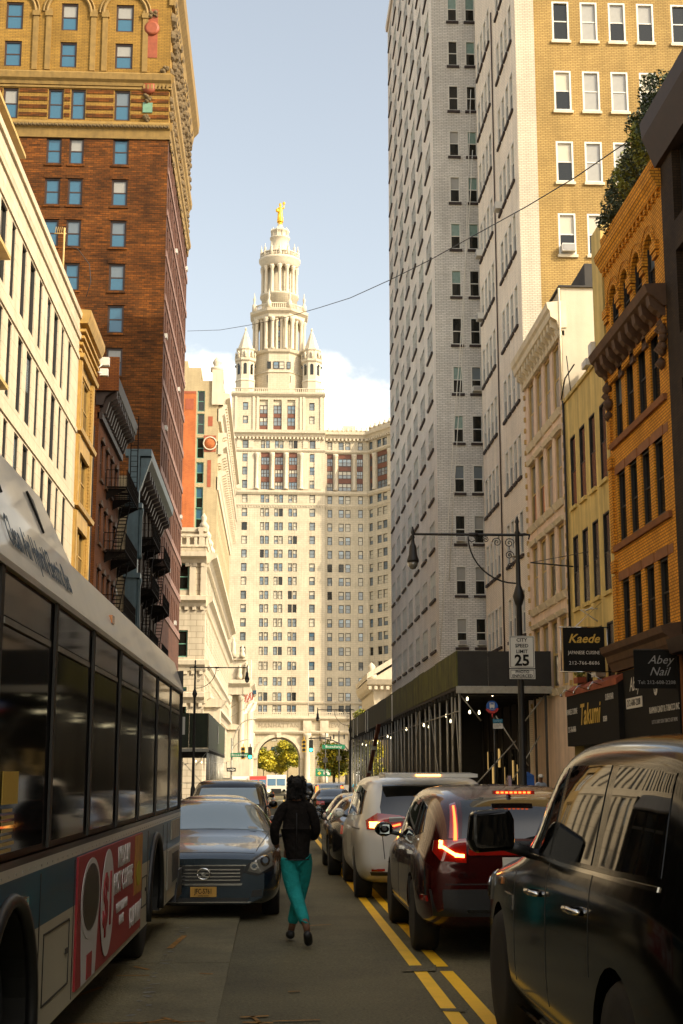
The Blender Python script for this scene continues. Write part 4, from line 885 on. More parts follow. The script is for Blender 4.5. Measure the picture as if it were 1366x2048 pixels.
for u in (.3, 6.95):
    for zz, hh in ((14.1, .7), (13.6, .5)):
        for k in range(7): r = RN.uniform(.12, .22); b.lathe((11.4, 45.5-u+RN.uniform(-.2, .2), zz+RN.uniform(0, hh)), [(.02, -r), (r, -.02), (.02, r)], 6)
for c in cu[:-1]: b.obox(P, RY, c+ww+.02, c+ww+.48, 14.6, 15.05, -.2, .1)
b.auto('capital', M['brownstone'], O1)
b = MB()
for z in (14.2, 10.6, 7.0): b.obox(P, RY, -.02, .42, z-1.6, z+1.2, -.05, .1)
for z in (8.45, 12.0, 5.6): b.obox(P, RY, -.03, .45, z-.15, z+.25, -.05, .13)
b.auto('corner_pier', [M['orange_brick']], O1)
b = MB(); b.prof(P, RY, -.1, 7.3, [(-.2, 5.0), (.2, 5.0), (.3, 5.25), (.35, 5.3), (.4, 5.5), (.55, 5.6), (.6, 5.8), (-.2, 5.95)]); b.auto('shop_cornice', M['brownstone'], O1)
b = MB()
for u in (0, 2.3, 4.7, 6.9): b.obox(P, RY, u, u+.3, -1, 5.0, -.4, .05)
b.obox(P, RY, .3, 6.9, 2.6, 5.0, -.4, -.05); b.auto('shopfront', M['red_stone'], O1)
b = MB(); b.obox(P, RY, .3, 6.9, 0, 2.6, -.5, -.3); b.build('shop_glass', M['glass_dark'], O1)
# rooftop planting
def leaves(mb, c, r, n, size, m=0, flat=1.0, shell=.5):
    for _ in range(n):
        while True:
            p = Vector((RN.uniform(-1, 1), RN.uniform(-1, 1), RN.uniform(-1, 1)))
            if shell < p.length < 1: break
        q = Vector((c[0]+p.x*r[0], c[1]+p.y*r[1], c[2]+p.z*r[2])); s = size*RN.uniform(.6, 1.4)
        a = Vector((RN.gauss(0, 1), RN.gauss(0, 1), RN.gauss(0, .6))).normalized(); d = a.cross(Vector((RN.gauss(0, 1), RN.gauss(0, 1), RN.gauss(0, 1)))).normalized()
        mb.q([q-a*s, q-d*s*.5, q+a*s, q+d*s*.5], m)
RP = thing('roof_shrub', 'dark green shrub row overflowing the orange building roof', 'shrub', (11.9, 42, 20)); b = MB()
for yy, zz, rr in ((38.9, 21.3, 1.0), (39.8, 21.2, 1.0), (40.8, 21.0, 1.0), (41.8, 21.0, .95), (42.8, 20.9, .9), (43.7, 20.7, .75), (44.4, 20.4, .55), (40.2, 21.9, .6), (38.6, 22.2, .7)):
    leaves(b, (11.75, yy, zz), (.75, rr*.9, rr), int(1500*rr), .07, RN.choice((0, 0, 0, 1)), shell=.3)
b.build('foliage', [M['leaf_dark'], M['leaf']], RP); b = MB()
for yy in (39, 40.5, 42, 43.5): b.tube([(11.9, yy, 19.8), (11.85, yy+.1, 21.2)], .04, 5)
b.build('stem', M['bark'], RP)
# ochre stucco front
C1 = building('ochre_stucco_building', 'yellow ochre stucco building with four tall dark windows per floor', (11.5, 49, 0)); P = (11.5, 52.55)
cu = [.75+i*1.62 for i in range(4)]; ho = [(c, c+.95, z, z+2.75) for c in cu for z in (11.75, 7.85)]+[(c, c+.95, 4.9, 6.8) for c in cu]
style('slot', 'frame_dark', .05, True, 0, (('glass_black', 'glass_black', 1),), .06)
b = MB(); facade(b, P, RY, 0, 7.0, 4.4, 16.1, ho, .11); b.box(12.3, 45.6, 15.0, 26, 52.5, 15.6); bulk(b, 11.5, 45.55, -1, 26, 52.55, 15.9, 'N'); b.box(11.45, 45.6, 16.05, 13.2, 47.0, 20.9)
facade(b, (12.4, 52.4), RY, 0, 5.4, 15.5, 17.6, [(.6, 1.7, 15.9, 17.2), (2.6, 3.7, 15.9, 17.2)], .3); b.box(12.72, 47, 15.5, 24, 52.3, 17.55); b.build('wall', M['ochre_stucco'], C1)
windows(C1, P, RY, ho, 'slot', .07); windows(C1, (12.4, 52.4), RY, [(.6, 1.7, 15.9, 17.2), (2.6, 3.7, 15.9, 17.2)], 'slot', .2)
b = MB(); b.obox(P, RY, 0, 7.0, 16.1, 16.25, -.3, .08)
for h in ho: b.obox(P, RY, h[0]-.06, h[1]+.06, h[2]-.14, h[2], -.1, .09)
b.auto('coping', M['ochre_stucco'], C1)
b = MB(); b.tube([(11.3, 52.2, 16.2), (11.35, 51.6, 16.9), (11.6, 51.0, 17.3)], .03, 5); b.tube([(11.4, 50.9, 16.2), (11.5, 51.9, 17.9)], .02, 4); b.tube([(11.42, 52.4, 6), (11.42, 52.4, 16.2)], .05, 6); b.build('cable', M['black_iron'], C1)
b = MB(); b.box(11.3, 46.9, 16.3, 11.7, 47.4, 16.9); b.box(11.25, 47.6, 16.25, 11.6, 48.3, 16.5); b.build('roof_unit', M['ac_white'], C1)
b = MB(); b.obox(P, RY, 0, 7.0, 0, 4.4, -.5, -.35); b.auto('shopfront', M['dark_steel'], C1)
# pale pink corniced building
K1 = building('pink_cornice_building', 'pale pink stone building with projecting bracketed cornice and blank cream side wall', (11.5, 57, 0)); P = (11.5, 61.0)
cu = [.85+i*1.84 for i in range(4)]; rw_ = [16.2, 12.5, 8.8, 5.1]; ho = [(c, c+1.28, z, z+2.75) for c in cu for z in rw_]
style('pinkwin', 'gold_trim', .09, True, 0, (('blind_grey', 'blind_grey', 2), ('glass_grey', 'glass_dark', 1)), .08)
b = MB(); facade(b, P, RY, 0, 8.4, -1, 19.7, ho, .19); b.build('wall', M['pink_stone'], K1); windows(K1, P, RY, ho, 'pinkwin', .14)
b = MB(); bulk(b, 11.5, 52.6, -1, 24, 61, 21.0, 'N'); b.q([(11.5, 61, 19.4), (11.5, 52.6, 19.4), (11.5, 52.6, 21.0), (11.5, 61, 21.0)]); b.build('side_wall', M['plaster'], K1)
b = MB(); b.box(11.4, 52.5, 21.0, 24, 61, 21.07); b.box(12.6, 53, 21.1, 15.5, 57, 22.2); b.build('roof_edge', M['roofing'], K1); b = MB(); b.tube([(11.42, 52.56, 16.2), (11.42, 52.56, 20.95)], .05, 6); b.build('downpipe', M['cream_trim'], K1)
b = MB(); b.prof(P, RY, -.1, 8.45, [(-.2, 19.3), (.12, 19.3), (.2, 19.6), (.45, 19.75), (.48, 20.0), (.56, 20.1), (.6, 20.35), (-.2, 20.45)]); b.prof(P, RY, 0, 8.4, [(-.1, 18.98), (.12, 18.98), (.16, 19.15), (-.1, 19.2)])
brackets(b, P, RY, 0, 8.4, 13, .22, 18.95, 19.72, .4)
for c in cu:
    for z in rw_: b.prof(P, RY, c-.16, c+1.44, [(-.05, z-.32), (.08, z-.32), (.16, z-.05), (-.05, z)]); b.prof(P, RY, c-.14, c+1.42, [(-.05, z+2.77), (.1, z+2.77), (.16, z+2.95), (-.05, z+2.98)])
b.auto('cornice', M['cream_trim'], K1)
b = MB()
for k in range(28):
    z = 4.5+k*.52
    for u in (.12, 8.22): b.obox(P, RY, u, u+.14, z, z+.2, -.03, .09)
b.auto('quoin', M['gold_trim'], K1)
# white tower
T1 = building('white_brick_tower', 'tall pale brick tower with yellow brick side lit by the sun', (11.5, 67, 0)); P = (11.5, 61.0); PN = (11.5, 73.55)
cols = [(a-11.5, a-11.5+.84) for a in (13.32, 14.71, 16.1, 17.5, 19.2, 21.4, 22.8, 24.2, 25.6)]; rw_ = [25.7+3.66*i for i in range(6)]; ho = grid(cols, [(z, z+2.08) for z in rw_])
b = MB(); facade(b, P, WX, .92, 24, 0, 112, ho, .16); b.build('yellow_wall', M['yellow_brick'], T1)  # unseen upper storeys, made this high to throw shade on the brown tower
b = MB(); facade(b, P, WX, 0, .92, 0, 112); b.build('corner_strip', M['white_brick'], T1); windows(T1, P, WX, ho, 'white_sash', .1, ac=.08, sill='cream_trim')
nr = [4.3+3.66*i for i in range(11)]; hn = [(u, u+.82, z, z+2.08) for z in nr for u in (.55, 1.75, 2.95, 4.15, 7.1, 8.3, 9.5, 10.7)]
b = MB(); facade(b, PN, RY, 0, 12.55, -1, 112, hn, .12); bulk(b, 11.5, 61, -1, 35.5, 73.55, 112, 'WN'); b.build('street_wall', M['pale_brick'], T1); windows(T1, PN, RY, hn, 'white_sash', .09, ac=.06, sill='dark_cornice')
b = MB(); b.tube([(11.44, 67.6, 4), (11.44, 67.6, 42)], .04, 5); b.tube([(11.4, 61.7, 12.4), (11.1, 61.7, 12.5), (11.1, 61.7, 12.1)], .08, 6); b.build('conduit', M['frame_brown'], T1)
# grey tower
T2 = building('grey_brick_tower', 'grey brick tower projecting past the pale tower with white hanging ropes', (9.1, 90, 0)); P = (9.1, 74.8); PN = (9.1, 104.9)
fl = [8.45+2.862*i for i in range(19)]; ho = [(a, a+.62, z, z+1.62) for z in fl for a in (.93, 1.98)]
b = MB(); facade(b, P, WX, 0, 4, -1, 62.5, ho, .16); b.build('side_wall', M['grey_brick'], T2); windows(T2, P, WX, ho, 'grey_sash', .1, ac=.1, sill='dark_cornice')
hn = [(u, u+2.5, z, z+1.62) for z in fl for u in [.9+4.22*k for k in range(7)]]
b = MB(); facade(b, PN, RY, 0, 30.1, -1, 62.5, hn, .1); bulk(b, 9.1, 74.8, -1, 34, 104.9, 62.3, 'WN'); b.build('street_wall', M['grey_side'], T2); windows(T2, PN, RY, hn, 'triple', .08, sill='dark_cornice')
b = MB(); b.prof(PN, RY, 0, 30.2, [(-.2, 62.2), (.15, 62.2), (.2, 62.6), (-.2, 62.65)]); b.auto('coping', M['grey_side'], T2)
for pts, lab in (([(11.33, 74.2, 37.2), (11.13, 74.2, 34.12), (10.7, 74.2, 29.27), (10.4, 74.2, 25.12), (9.89, 74.2, 19.34), (9.38, 74.2, 12.34), (9.05, 74.2, 8.0)], 'longer white rope slanting down the grey tower side wall'), ([(11.3, 74.25, 41), (10.98, 74.25, 34.11), (10.55, 74.25, 25.13), (10.01, 74.25, 17.92), (9.6, 74.25, 12)], 'shorter white rope hanging beside the longer rope on grey tower')):
    b = MB(); b.tube(pts, .022, 5); tag(b.build('rope', M['sign_white']), lab, 'rope', 'ropes on the grey tower')
# courthouse with pediment
Q1 = building('courthouse', 'pale stone courthouse portico with pediment peeking past the grey tower', (15, 205, -1)); b = MB(); b.box(17, 197, -2, 45, 240, 13)
b.prof((14.9, 225), RY, 0, 26, [(-6, 11.4), (.2, 11.4), (.3, 12.2), (.3, 13.2), (1.0, 13.9), (1.3, 14.8), (-6, 15)]); b.prism([(14.3, 198.6, 15), (34, 198.6, 15), (24, 198.6, 21)], (0, 26, 0)); b.obox((14.9, 225), RY, 0, 26, -1, 2, -3, .6)
dentils(b, (14.9, 225), RY, 0, 26, 30, 13.3, 13.9, .7); b.prism([(13.6, 198, 15.0), (13.6, 198, 15.8), (24, 198, 22.1), (24, 198, 21.2)], (0, 27, 0)); b.prof((13.6, 198.2), WX, 0, 22, [(-.1, 14.0), (.5, 14.2), (.9, 14.9), (-.1, 15.0)]); dentils(b, (13.6, 198.2), WX, 0, 22, 26, 13.5, 14.0, .4)
b.lathe((14.3, 198.8, 15), [(.7, 0), (.8, .6), (.4, 1.2), (.6, 1.8), (.1, 2.4)], 8); b.build('wall', M['marble'], Q1); b = MB()
for yy in (199.6, 203, 206.5, 216, 220, 223.6): b.lathe((15.3, yy, 2), [(.95, 0), (.95, .5), (.75, .8), (.66, 8.3), (.95, 9.0), (.95, 9.4)], 12)
for xx in (19, 23): b.lathe((xx, 196.6, 2), [(.95, 0), (.95, .5), (.75, .8), (.66, 8.3), (.95, 9.0), (.95, 9.4)], 12)
b.auto('column', M['marble'], Q1)

# ---------------- sidewalk sheds ----------------
def shed(label, x0, x1, y0, y1, zd, zt, front, end, side):
    """x0 = kerb side, x1 = wall side"""
    F = thing('sidewalk_shed', label, 'sidewalk shed', ((x0+x1)/2, y0, ground_z(y0)), 0, 'sidewalk sheds'); s = 1 if x1 > x0 else -1
    n = int((y1-y0)/2.44)
    for i in range(n):
        a, c = y0+(y1-y0)*i/n, y0+(y1-y0)*(i+1)/n; b = MB(); b.box(x0, a+.008, zd, x0+s*.05, c-.008, zt+RN.uniform(-.02, .02)); b.build('parapet_panel', M[front if i < n*.42 else side], F)
    k = max(2, int(abs(x1-x0)/1.25))
    for i in range(k):
        a, c = x0+(x1-x0)*i/k, x0+(x1-x0)*(i+1)/k; b = MB(); b.box(a+s*(.055 if i == 0 else .006), y0, zd, c-s*.006, y0+.05, zt+RN.uniform(-.015, .015)); b.build('end_panel', M[end], F)
    b = MB(); b.box(x0, y0+.06, zd-.14, x1, y1, zd-.02); i = y0+.4
    while i < y1: b.box(x0-s*.02, i, zd-.36, x1, i+.12, zd-.14); i += 1.2
    b.build('deck', M['shed_black'], F)
    b = MB(); b.box(x0-s*.03, y0-.12, zd-.3, x1, y0-.01, zd-.02); b.build('end_beam', M['steel_tube'], F)
    y = y0+.1; k = 0
    while y < y1:
        for x in (x0+s*.12, x1-s*.25):
            b = MB(); b.tube([(x, y, ground_z(y)+.15), (x, y, zd-.3)], .05, 8); b.box(x-.12, y-.12, ground_z(y)+.14, x+.12, y+.12, ground_z(y)+.19); b.build('post', M['steel_tube'] if x == x0+s*.12 else M['dark_steel'], F)
        y += (2.3, 1.7, 2.6, 1.9)[k % 4]; k += 1
    b = MB(); X = x0+s*.12
    b.tube([(X, y0, zd-1.0), (X, y1, zd-1.0)], .03, 6); b.tube([(X-.05, y0, .9), (X-.05, y0+18, .8)], .03, 6); b.tube([(x0, y0+.1, .95), (x1, y0+.1, .95)], .025, 6)
    b.build('rail', M['steel_tube'], F)
    for a, c, q, r in ((0, .5, 1.4, zd-.4), (1.4, zd-.4, 3.2, 1.2), (7, 1.0, 10.5, zd-.5), (16, zd-.4, 19, 1.2), (24, 1, 27, zd-.4)):
        if y0+q < y1: b = MB(); b.tube([(X, y0+a, c), (X, y0+q, r)], .028, 6); b.build('brace', M['steel_tube'], F)
    for a, c, q, r in ((.3, .8, 2.4, 3.0), (.2, zd-.4, 1.0, zd-1.4), (3.6, zd-.4, 2.8, zd-1.4), (1.6, zd-1.2, 2.9, 2.0), (2.2, 1.4, 3.4, 3.2)):
        b = MB(); b.tube([(x0+s*a, y0+.15, c), (x0+s*q, y0+.2, r)], .028, 6); b.build('brace', M['steel_tube'], F)
    i = y0+.8; k = 0
    while i < y1-2:
        b = MB(); z = zd-1.05+.05*math.sin(k*1.7); b.lathe((X+s*(.12 if k % 2 else .9), i, z), [(.02, .1), (.035, .05), (.05, -.02), (.02, -.06), (.005, -.07)], 8); b.build('bulb', M['bulb'], F); i += 4.6 if k < 5 else 6.5; k += 1
    return F
SH = shed('long dark sidewalk shed with mossy green parapet on steel posts', 7.5, 11.4, 56.1, 133, 5.2, 6.62, 'shed_moss', 'shed_black', 'shed_green')
for i, (x, z) in enumerate(((8.0, 4.7), (9.1, 4.9), (8.2, 4.2))):
    b = MB(); b.lathe((x, 56.6+i*.4, z), [(.02, .08), (.035, .05), (.05, -.02), (.02, -.07)], 8); b.build('bulb', M['bulb'], SH)
for yy in (86, 108, 110.4, 121, 127): b = MB(); b.box(7.44, yy, 4.9, 7.49, yy+.35, 6.5); b.build('pale_strip', M['sign_white'], SH)
SL = shed('dark green sidewalk shed with pale notice beside the brown tower', -5.0, -9.7, 112, 151, 3.7, 6.45, 'shed_green', 'shed_green', 'shed_green')
b = MB(); b.box(-7.95, 111.93, 4.75, -6.9, 111.99, 6.15); b.build('notice', M['sign_white'], SL)
b = MB(); b.box(-4.98, 130, 4.4, -4.93, 130.7, 6.0); b.build('notice', M['grey_print'], SL)
RPO = thing('leaning_red_pole', 'rust red pole leaning against the far half of the long shed', 'pole', (7.2, 111, -.7)); b = MB(); b.prism([(7.2, 94.9, 5.0), (7.2, 95.6, 5.0), (7.2, 112.3, -.6), (7.2, 111.4, -.6)], (.25, 0, 0)); b.build('shaft', M['terra_red'], RPO)
b = MB(); b.box(7.15, 99, 3.35, 7.5, 99.7, 3.7); b.box(7.15, 104, 1.75, 7.5, 104.6, 2.1); b.auto('clamp', M['steel_tube'], RPO)
# black sheets standing in for the deep shade under the shed, plus shop windows
BK = building('shed_shade_panels', 'added black shade panels with lit shop windows under the long sidewalk shed', (11.45, 90, 0)); b = MB(); b.box(11.3, 62, 0, 11.45, 74, 5.0); b.box(9.0, 74.7, 0, 9.09, 105, 5.05); b.box(9.0, 74.71, 0, 11.4, 74.79, 5.05); b.build('wall', M['shed_black'], BK); 
for yy in (63, 66.5, 70): b = MB(); b.box(11.22, yy, 1.0, 11.29, yy+2.4, 2.8); b.build('window', M['glass_dark'], BK)
b = MB()
for yy, z in ((63.2, 1.2), (64.6, 1.4), (67, 1.1), (68.4, 2.0), (70.4, 1.2), (71.8, 1.9)): b.box(11.18, yy, z, 11.215, yy+.25, z+.9)
b.build('lit_panel', mat('lit_shop_panel', (.6, .4, .15), .5, emis=(1, .62, .2), es=.25), BK)

# ---------------- street furniture ----------------
def lamp(label, x, y, top, arm, s):
    g = ground_z(y)+.14; F = thing('street_lamp', label, 'street lamp', (x, y, g), 0, 'ornate black street lamps'); b = MB(); az = top-.48
    b.lathe((x, y, g), [(.22, 0), (.22, .5), (.17, .6), (.15, 1.1), (.1, 1.3), (.085, 3), (.075, az-g-1.9), (.1, az-g-1.85), (.16, az-g-1.65), (.1, az-g-1.45), (.065, az-g-1.35), (.055, az-g), (.08, az-g+.05), (.05, az-g+.12), (.04, az-g+.3), (.06, az-g+.36), (.015, az-g+.5)], 12); b.build('pole', M['black_iron'], F)
    b = MB(); b.tube([(x+s*-.3, y, az-.12), (x-s*.33, y, az), (x-s*.2, y, az+.02), (x, y, az), (x+s*arm, y, az)], [.02, .03, .04, .04, .032], 7); b.lathe((x+s*arm*.42, y, az), [(.05, -.12), (.06, 0), (.05, .12)], 8, ax='x'); b.build('arm', M['black_iron'], F)
    b = MB(); b.tube([(x+s*.07+s*1.25*(math.sin(t)), y, az-1.3+1.25*(1-math.cos(t))) for t in [math.pi/2*k/10 for k in range(11)]], .022, 6)
    def scroll(cx, cz, r, n=22, d=1): b.tube([(cx+d*r*(1-k/n)*math.cos(k*.55), y, cz+r*(1-k/n)*math.sin(k*.55)) for k in range(n)], .013, 5)
    for dx, dz, r, d in ((.22, -.22, .14, 1), (.55, -.2, .13, -1), (.22, -.55, .12, 1), (.2, -.85, .1, 1), (.85, -.13, .09, -1)): scroll(x+s*dx, az+dz, r, d=d)
    b.tube([(x+s*arm*.42, y, az-.03), (x+s*arm*.4, y, az-.14), (x+s*arm*.44, y, az-.2), (x+s*arm*.47, y, az-.12)], .015, 5); b.build('scrollwork', M['black_iron'], F)
    X = x+s*arm; b = MB(); b.lathe((X, y, az-.75), [(.16, 0), (.155, .06), (.11, .2), (.09, .42), (.055, .5), (.04, .62), (.06, .66), (.03, .74), (.05, .8), (.02, .95)], 12); q = b.build('lantern', M['black_iron'], F)
    b = MB(); b.lathe((X, y, az-.95), [(.01, 0), (.07, .02), (.125, .1), (.14, .2)], 12); b.build('lamp_glass', M['lamp_clear'], q)
    return F
lamp('ornate black street lamp carrying the speed limit sign', 6.5, 36, 8.43, 2.8, -1)
lamp('smaller black street lamp further down behind the long right shed', 6.5, 115, 7.35, 2.7, -1)
lamp('black street lamp in front of the dark green left shed', -4.85, 88, 8.77, 3.28, 1)
# speed limit sign
SG = thing('speed_limit_sign', 'white city speed limit sign fixed to the nearest lamp post', 'sign', (6.52, 35.85, 4.7)); b = MB(); b.box(6.185, 35.84, 4.4, 6.855, 35.86, 5.24); b.box(6.185, 35.839, 4.12, 6.86, 35.859, 4.37); b.build('board', M['sign_white'], SG)
b = MB()
for z0, z1 in ((4.42, 5.22), (4.14, 4.35)):
    for a, c, e, f in ((6.21, 6.83, z0, z0+.012), (6.21, 6.83, z1-.012, z1), (6.21, 6.222, z0, z1), (6.818, 6.83, z0, z1)): b.box(a, 35.834, e, c, 35.8395, f)
b.build('border', M['sign_black'], SG)
for s_, z, sz in (('CITY', 5.13, .13), ('SPEED', 4.98, .13), ('LIMIT', 4.83, .13), ('PHOTO', 4.3, .105), ('ENFORCED', 4.195, .105)): text('lettering', s_, (6.52, 35.833, z), sz, 'sign_black', SG, bold=.002)
text('lettering', '25', (6.52, 35.833, 4.59), .4, 'sign_black', SG, bold=.012)
# bus stop
SG = thing('bus_stop_sign', 'round blue bus stop sign with small route plates on a thin pole', 'sign', (6.36, 40, .14)); b = MB(); b.tube([(6.42, 40, .14), (6.42, 40, 3.3)], .025, 8); b.build('pole', M['dark_steel'], SG)
b = MB(); b.lathe((6.36, 39.96, 3.6), [(.17, -.01), (.17, .01)], 20, ax='y', sm=False); b.build('disc', M['sign_blue'], SG)
b = MB(); b.prism([(6.36+r*math.cos(t), 39.945, 3.6+r*math.sin(t)) for r, ts in ((.2, range(200, 345, 12)), (.125, range(340, 199, -12))) for t in [rad(q) for q in ts]], (0, .01, 0)); b.prism([(6.34, 39.945, 3.42), (6.38, 39.945, 3.42), (6.38, 39.945, 3.3), (6.34, 39.945, 3.3)], (0, .01, 0)); b.build('red_band', M['sign_red'], SG)
b = MB()
for a, c, e, f in ((-.07, .07, -.04, .05), (-.07, .07, .085, .1), (-.07, -.05, .05, .09), (.05, .07, .05, .09), (-.06, -.03, -.06, -.04), (.03, .06, -.06, -.04), (-.08, .08, -.09, -.08)): b.box(6.36+a, 39.94, 3.61+e, 6.36+c, 39.95, 3.61+f)
b.build('pictogram', M['sign_white'], SG)
b = MB(); b.box(6.38, 39.95, 3.14, 6.66, 39.965, 3.24); b.build('route_plate', M['sign_teal'], SG); b = MB(); b.box(6.38, 39.95, 2.97, 6.66, 39.965, 3.12); b.build('route_plate', M['sign_white'], SG)
text('lettering', 'Lower East Side', (6.52, 39.946, 3.19), .034, 'sign_white', SG); text('lettering', 'Chambers St &', (6.5, 39.946, 3.075), .036, 'sign_black', SG); text('lettering', 'Church St', (6.48, 39.946, 3.02), .036, 'sign_black', SG)
# hanging restaurant sign
SG = thing('hanging_restaurant_sign', 'black hanging banner sign for Japanese cuisine on silver brackets', 'sign', (10.6, 46.5, 5.1)); b = MB(); b.box(9.88, 46.48, 5.07, 11.3, 46.52, 6.62); b.build('board', M['sign_black'], SG)
b = MB()
for z in (6.6, 5.09): b.tube([(9.75, 46.5, z), (11.5, 46.5, z)], .025, 6)
b.tube([(9.8, 46.5, 6.6), (9.8, 46.5, 5.09)], .018, 6); b.tube([(10.3, 46.5, 6.6), (11.5, 47.5, 7.6)], .012, 5); b.tube([(10.7, 46.5, 5.07), (11.5, 46.3, 4.6)], .012, 5); b.tube([(11.4, 46.5, 6.6), (11.4, 46.5, 5.09)], .018, 6); b.auto('bracket', M['chrome'], SG)
text('lettering', 'Kaede', (10.58, 46.47, 6.2), .42, 'sign_gold', SG, shear=.35, bold=.008); text('lettering', 'JAPANESE CUISINE', (10.58, 46.47, 5.73), .165, 'sign_white', SG, sx=.8); text('lettering', '212-766-8686', (10.58, 46.47, 5.38), .17, 'sign_white', SG, spacing=1.1)
# awning sign over the restaurant
LS = (math.pi/2, 0, -math.pi/2)
SG = thing('restaurant_awning', 'black shop awning with red edge and gold script lettering', 'awning', (11.2, 49, 3)); b = MB(); b.prism([(11.45, 52.4, 2.7), (11.2, 52.4, 2.7), (11.2, 52.4, 4.6), (11.45, 52.4, 4.75)], (0, -7.9, 0)); b.build('awning_face', M['sign_black'], SG)
b = MB(); b.prism([(11.45, 52.4, 4.76), (11.15, 52.4, 4.55), (11.15, 52.4, 4.75), (11.45, 52.4, 4.95)], (0, -7.9, 0)); b.build('red_edge', M['terra_red'], SG)
text('lettering', 'Takumi', (11.18, 48.6, 3.75), 1.05, 'sign_gold', SG, rot=LS, shear=.3, bold=.015); 
for s_, y, z, sz, m in (('JAPANESE CUISINE', 51.5, 3.95, .3, 'sign_white'), ('212-766-8686', 51.5, 3.3, .3, 'sign_white'), ('SUSHI BAR', 45.6, 4.2, .3, 'sign_white'), ('SUSHI', 46.3, 3.5, .26, 'sign_white')): text('lettering', s_, (11.18, y, z), sz, m, SG, rot=LS, sx=.8)
b = MB()
for yy in (51, 48.8, 46.5): b.tube([(11.2, yy, 4.62), (10.85, yy, 4.75), (10.7, yy, 4.55)], .02, 5); b.lathe((10.7, yy, 4.48), [(.06, 0), (.02, .1)], 8)
b.build('gooseneck_light', M['chrome'], SG)
PB_ = thing('window_box', 'green plant in window box above the restaurant awning', 'plant', (11.3, 50.2, 4.9)); b = MB(); b.box(11.1, 49.9, 4.95, 11.42, 50.6, 5.15); b.build('box', M['terra_red'], PB_); b = MB(); leaves(b, (11.25, 50.25, 5.35), (.2, .4, .25), 120, .06, 0); b.build('foliage', M['leaf'], PB_)
AC1 = MB(); AC1.box(11.15, 47.3, 5.0, 11.6, 47.95, 5.45); tag(AC1.build('air_conditioner', M['ac_white']), 'white air conditioner in a low window above the awning', 'air conditioner')
# nail salon signs
SG = thing('nail_salon_sign', 'dark hanging nail salon sign with grey script', 'sign', (10.8, 38.6, 4.1)); b = MB(); b.box(10.2, 38.6, 4.05, 11.45, 38.64, 5.12); b.build('board', M['sign_black'], SG)
text('lettering', 'Abey', (10.95, 38.59, 4.85), .34, 'grey_print', SG, shear=.4); text('lettering', 'Nail', (10.9, 38.59, 4.52), .34, 'grey_print', SG, shear=.4); text('lettering', 'Tel: 212-608-2208', (10.83, 38.59, 4.22), .145, 'grey_print', SG)
b = MB(); b.tube([(10.2, 38.62, 5.14), (11.5, 38.62, 5.14)], .02, 6); b.auto('bracket', M['dark_steel'], SG)
SG = thing('shop_fascia_sign', 'black fascia sign with white lettering over the orange building shopfront', 'sign', (11.4, 42, 3)); b = MB(); b.box(11.38, 38.4, 2.75, 11.44, 45.3, 4.95); b.build('board', M['sign_black'], SG)
text('lettering', 'Abey', (11.37, 43.1, 4.45), .62, 'sign_white', SG, rot=LS, shear=.3, sx=.9); b = MB(); b.box(11.35, 42.2, 3.72, 11.375, 44.1, 4.05); b.build('phone_plate', M['sign_white'], SG)
text('lettering', '212-608-2208', (11.345, 43.15, 3.885), .3, 'sign_black', SG, rot=LS, sx=.95); text('lettering', 'RAHMAN CANDY & TOBACCO INC', (11.37, 39.9, 3.55), .27, 'sign_white', SG, rot=LS, sx=.72)
text('lettering', 'LOTTO CANDY SODA TOBACCO GIFT NEWS', (11.37, 39.9, 3.2), .16, 'grey_print', SG, rot=LS, sx=.8); b = MB(); b.lathe((11.375, 40.7, 4.15), [(.17, -.01), (.17, .01)], 18, ax='x'); b.build('number_disc', M['sign_white'], SG); text('lettering', '97', (11.36, 40.7, 4.15), .22, 'sign_black', SG, rot=LS)
FP = thing('bare_flagpole', 'bare flagpole angled from the ochre stucco front', 'flagpole', (11.5, 51.5, 9.2)); b = MB(); b.tube([(11.5, 51.9, 9.5), (9.8, 51.6, 9.6)], .03, 6); b.tube([(11.5, 49.2, 9.65), (9.8, 51.6, 9.6)], .015, 5); b.build('pole', M['dark_steel'], FP)
FX = thing('facade_bracket', 'small white bracket fixed under an ochre facade window', 'bracket', (11.4, 48.6, 7)); b = MB(); b.tube([(11.5, 48.2, 7.45), (10.9, 48.2, 7.4), (11.5, 48.2, 7.0)], .03, 5); b.tube([(11.2, 47.7, 7.42), (11.2, 48.7, 7.42)], .03, 5); b.build('arm', M['ac_white'], FX)
# cable over the street
b = MB(); b.tube([(-9.83, 149.1, 50.5), (-5.2, 125.35, 42.88), (-2.08, 109.27, 38.07), (0.35, 96.81, 34.42), (2.84, 83.98, 30.89), (4.33, 76.36, 28.85), (5.94, 68.06, 26.92), (7.25, 61.33, 25.45), (8.45, 55.14, 24.21), (9.55, 49.52, 23.08), (10.45, 44.89, 22.23), (11.07, 41.71, 21.77), (11.6, 39.2, 21.4)], .022, 5)
tag(b.build('overhead_cable', M['black_iron']), 'thin black cable sagging across the street between rooftops', 'cable')
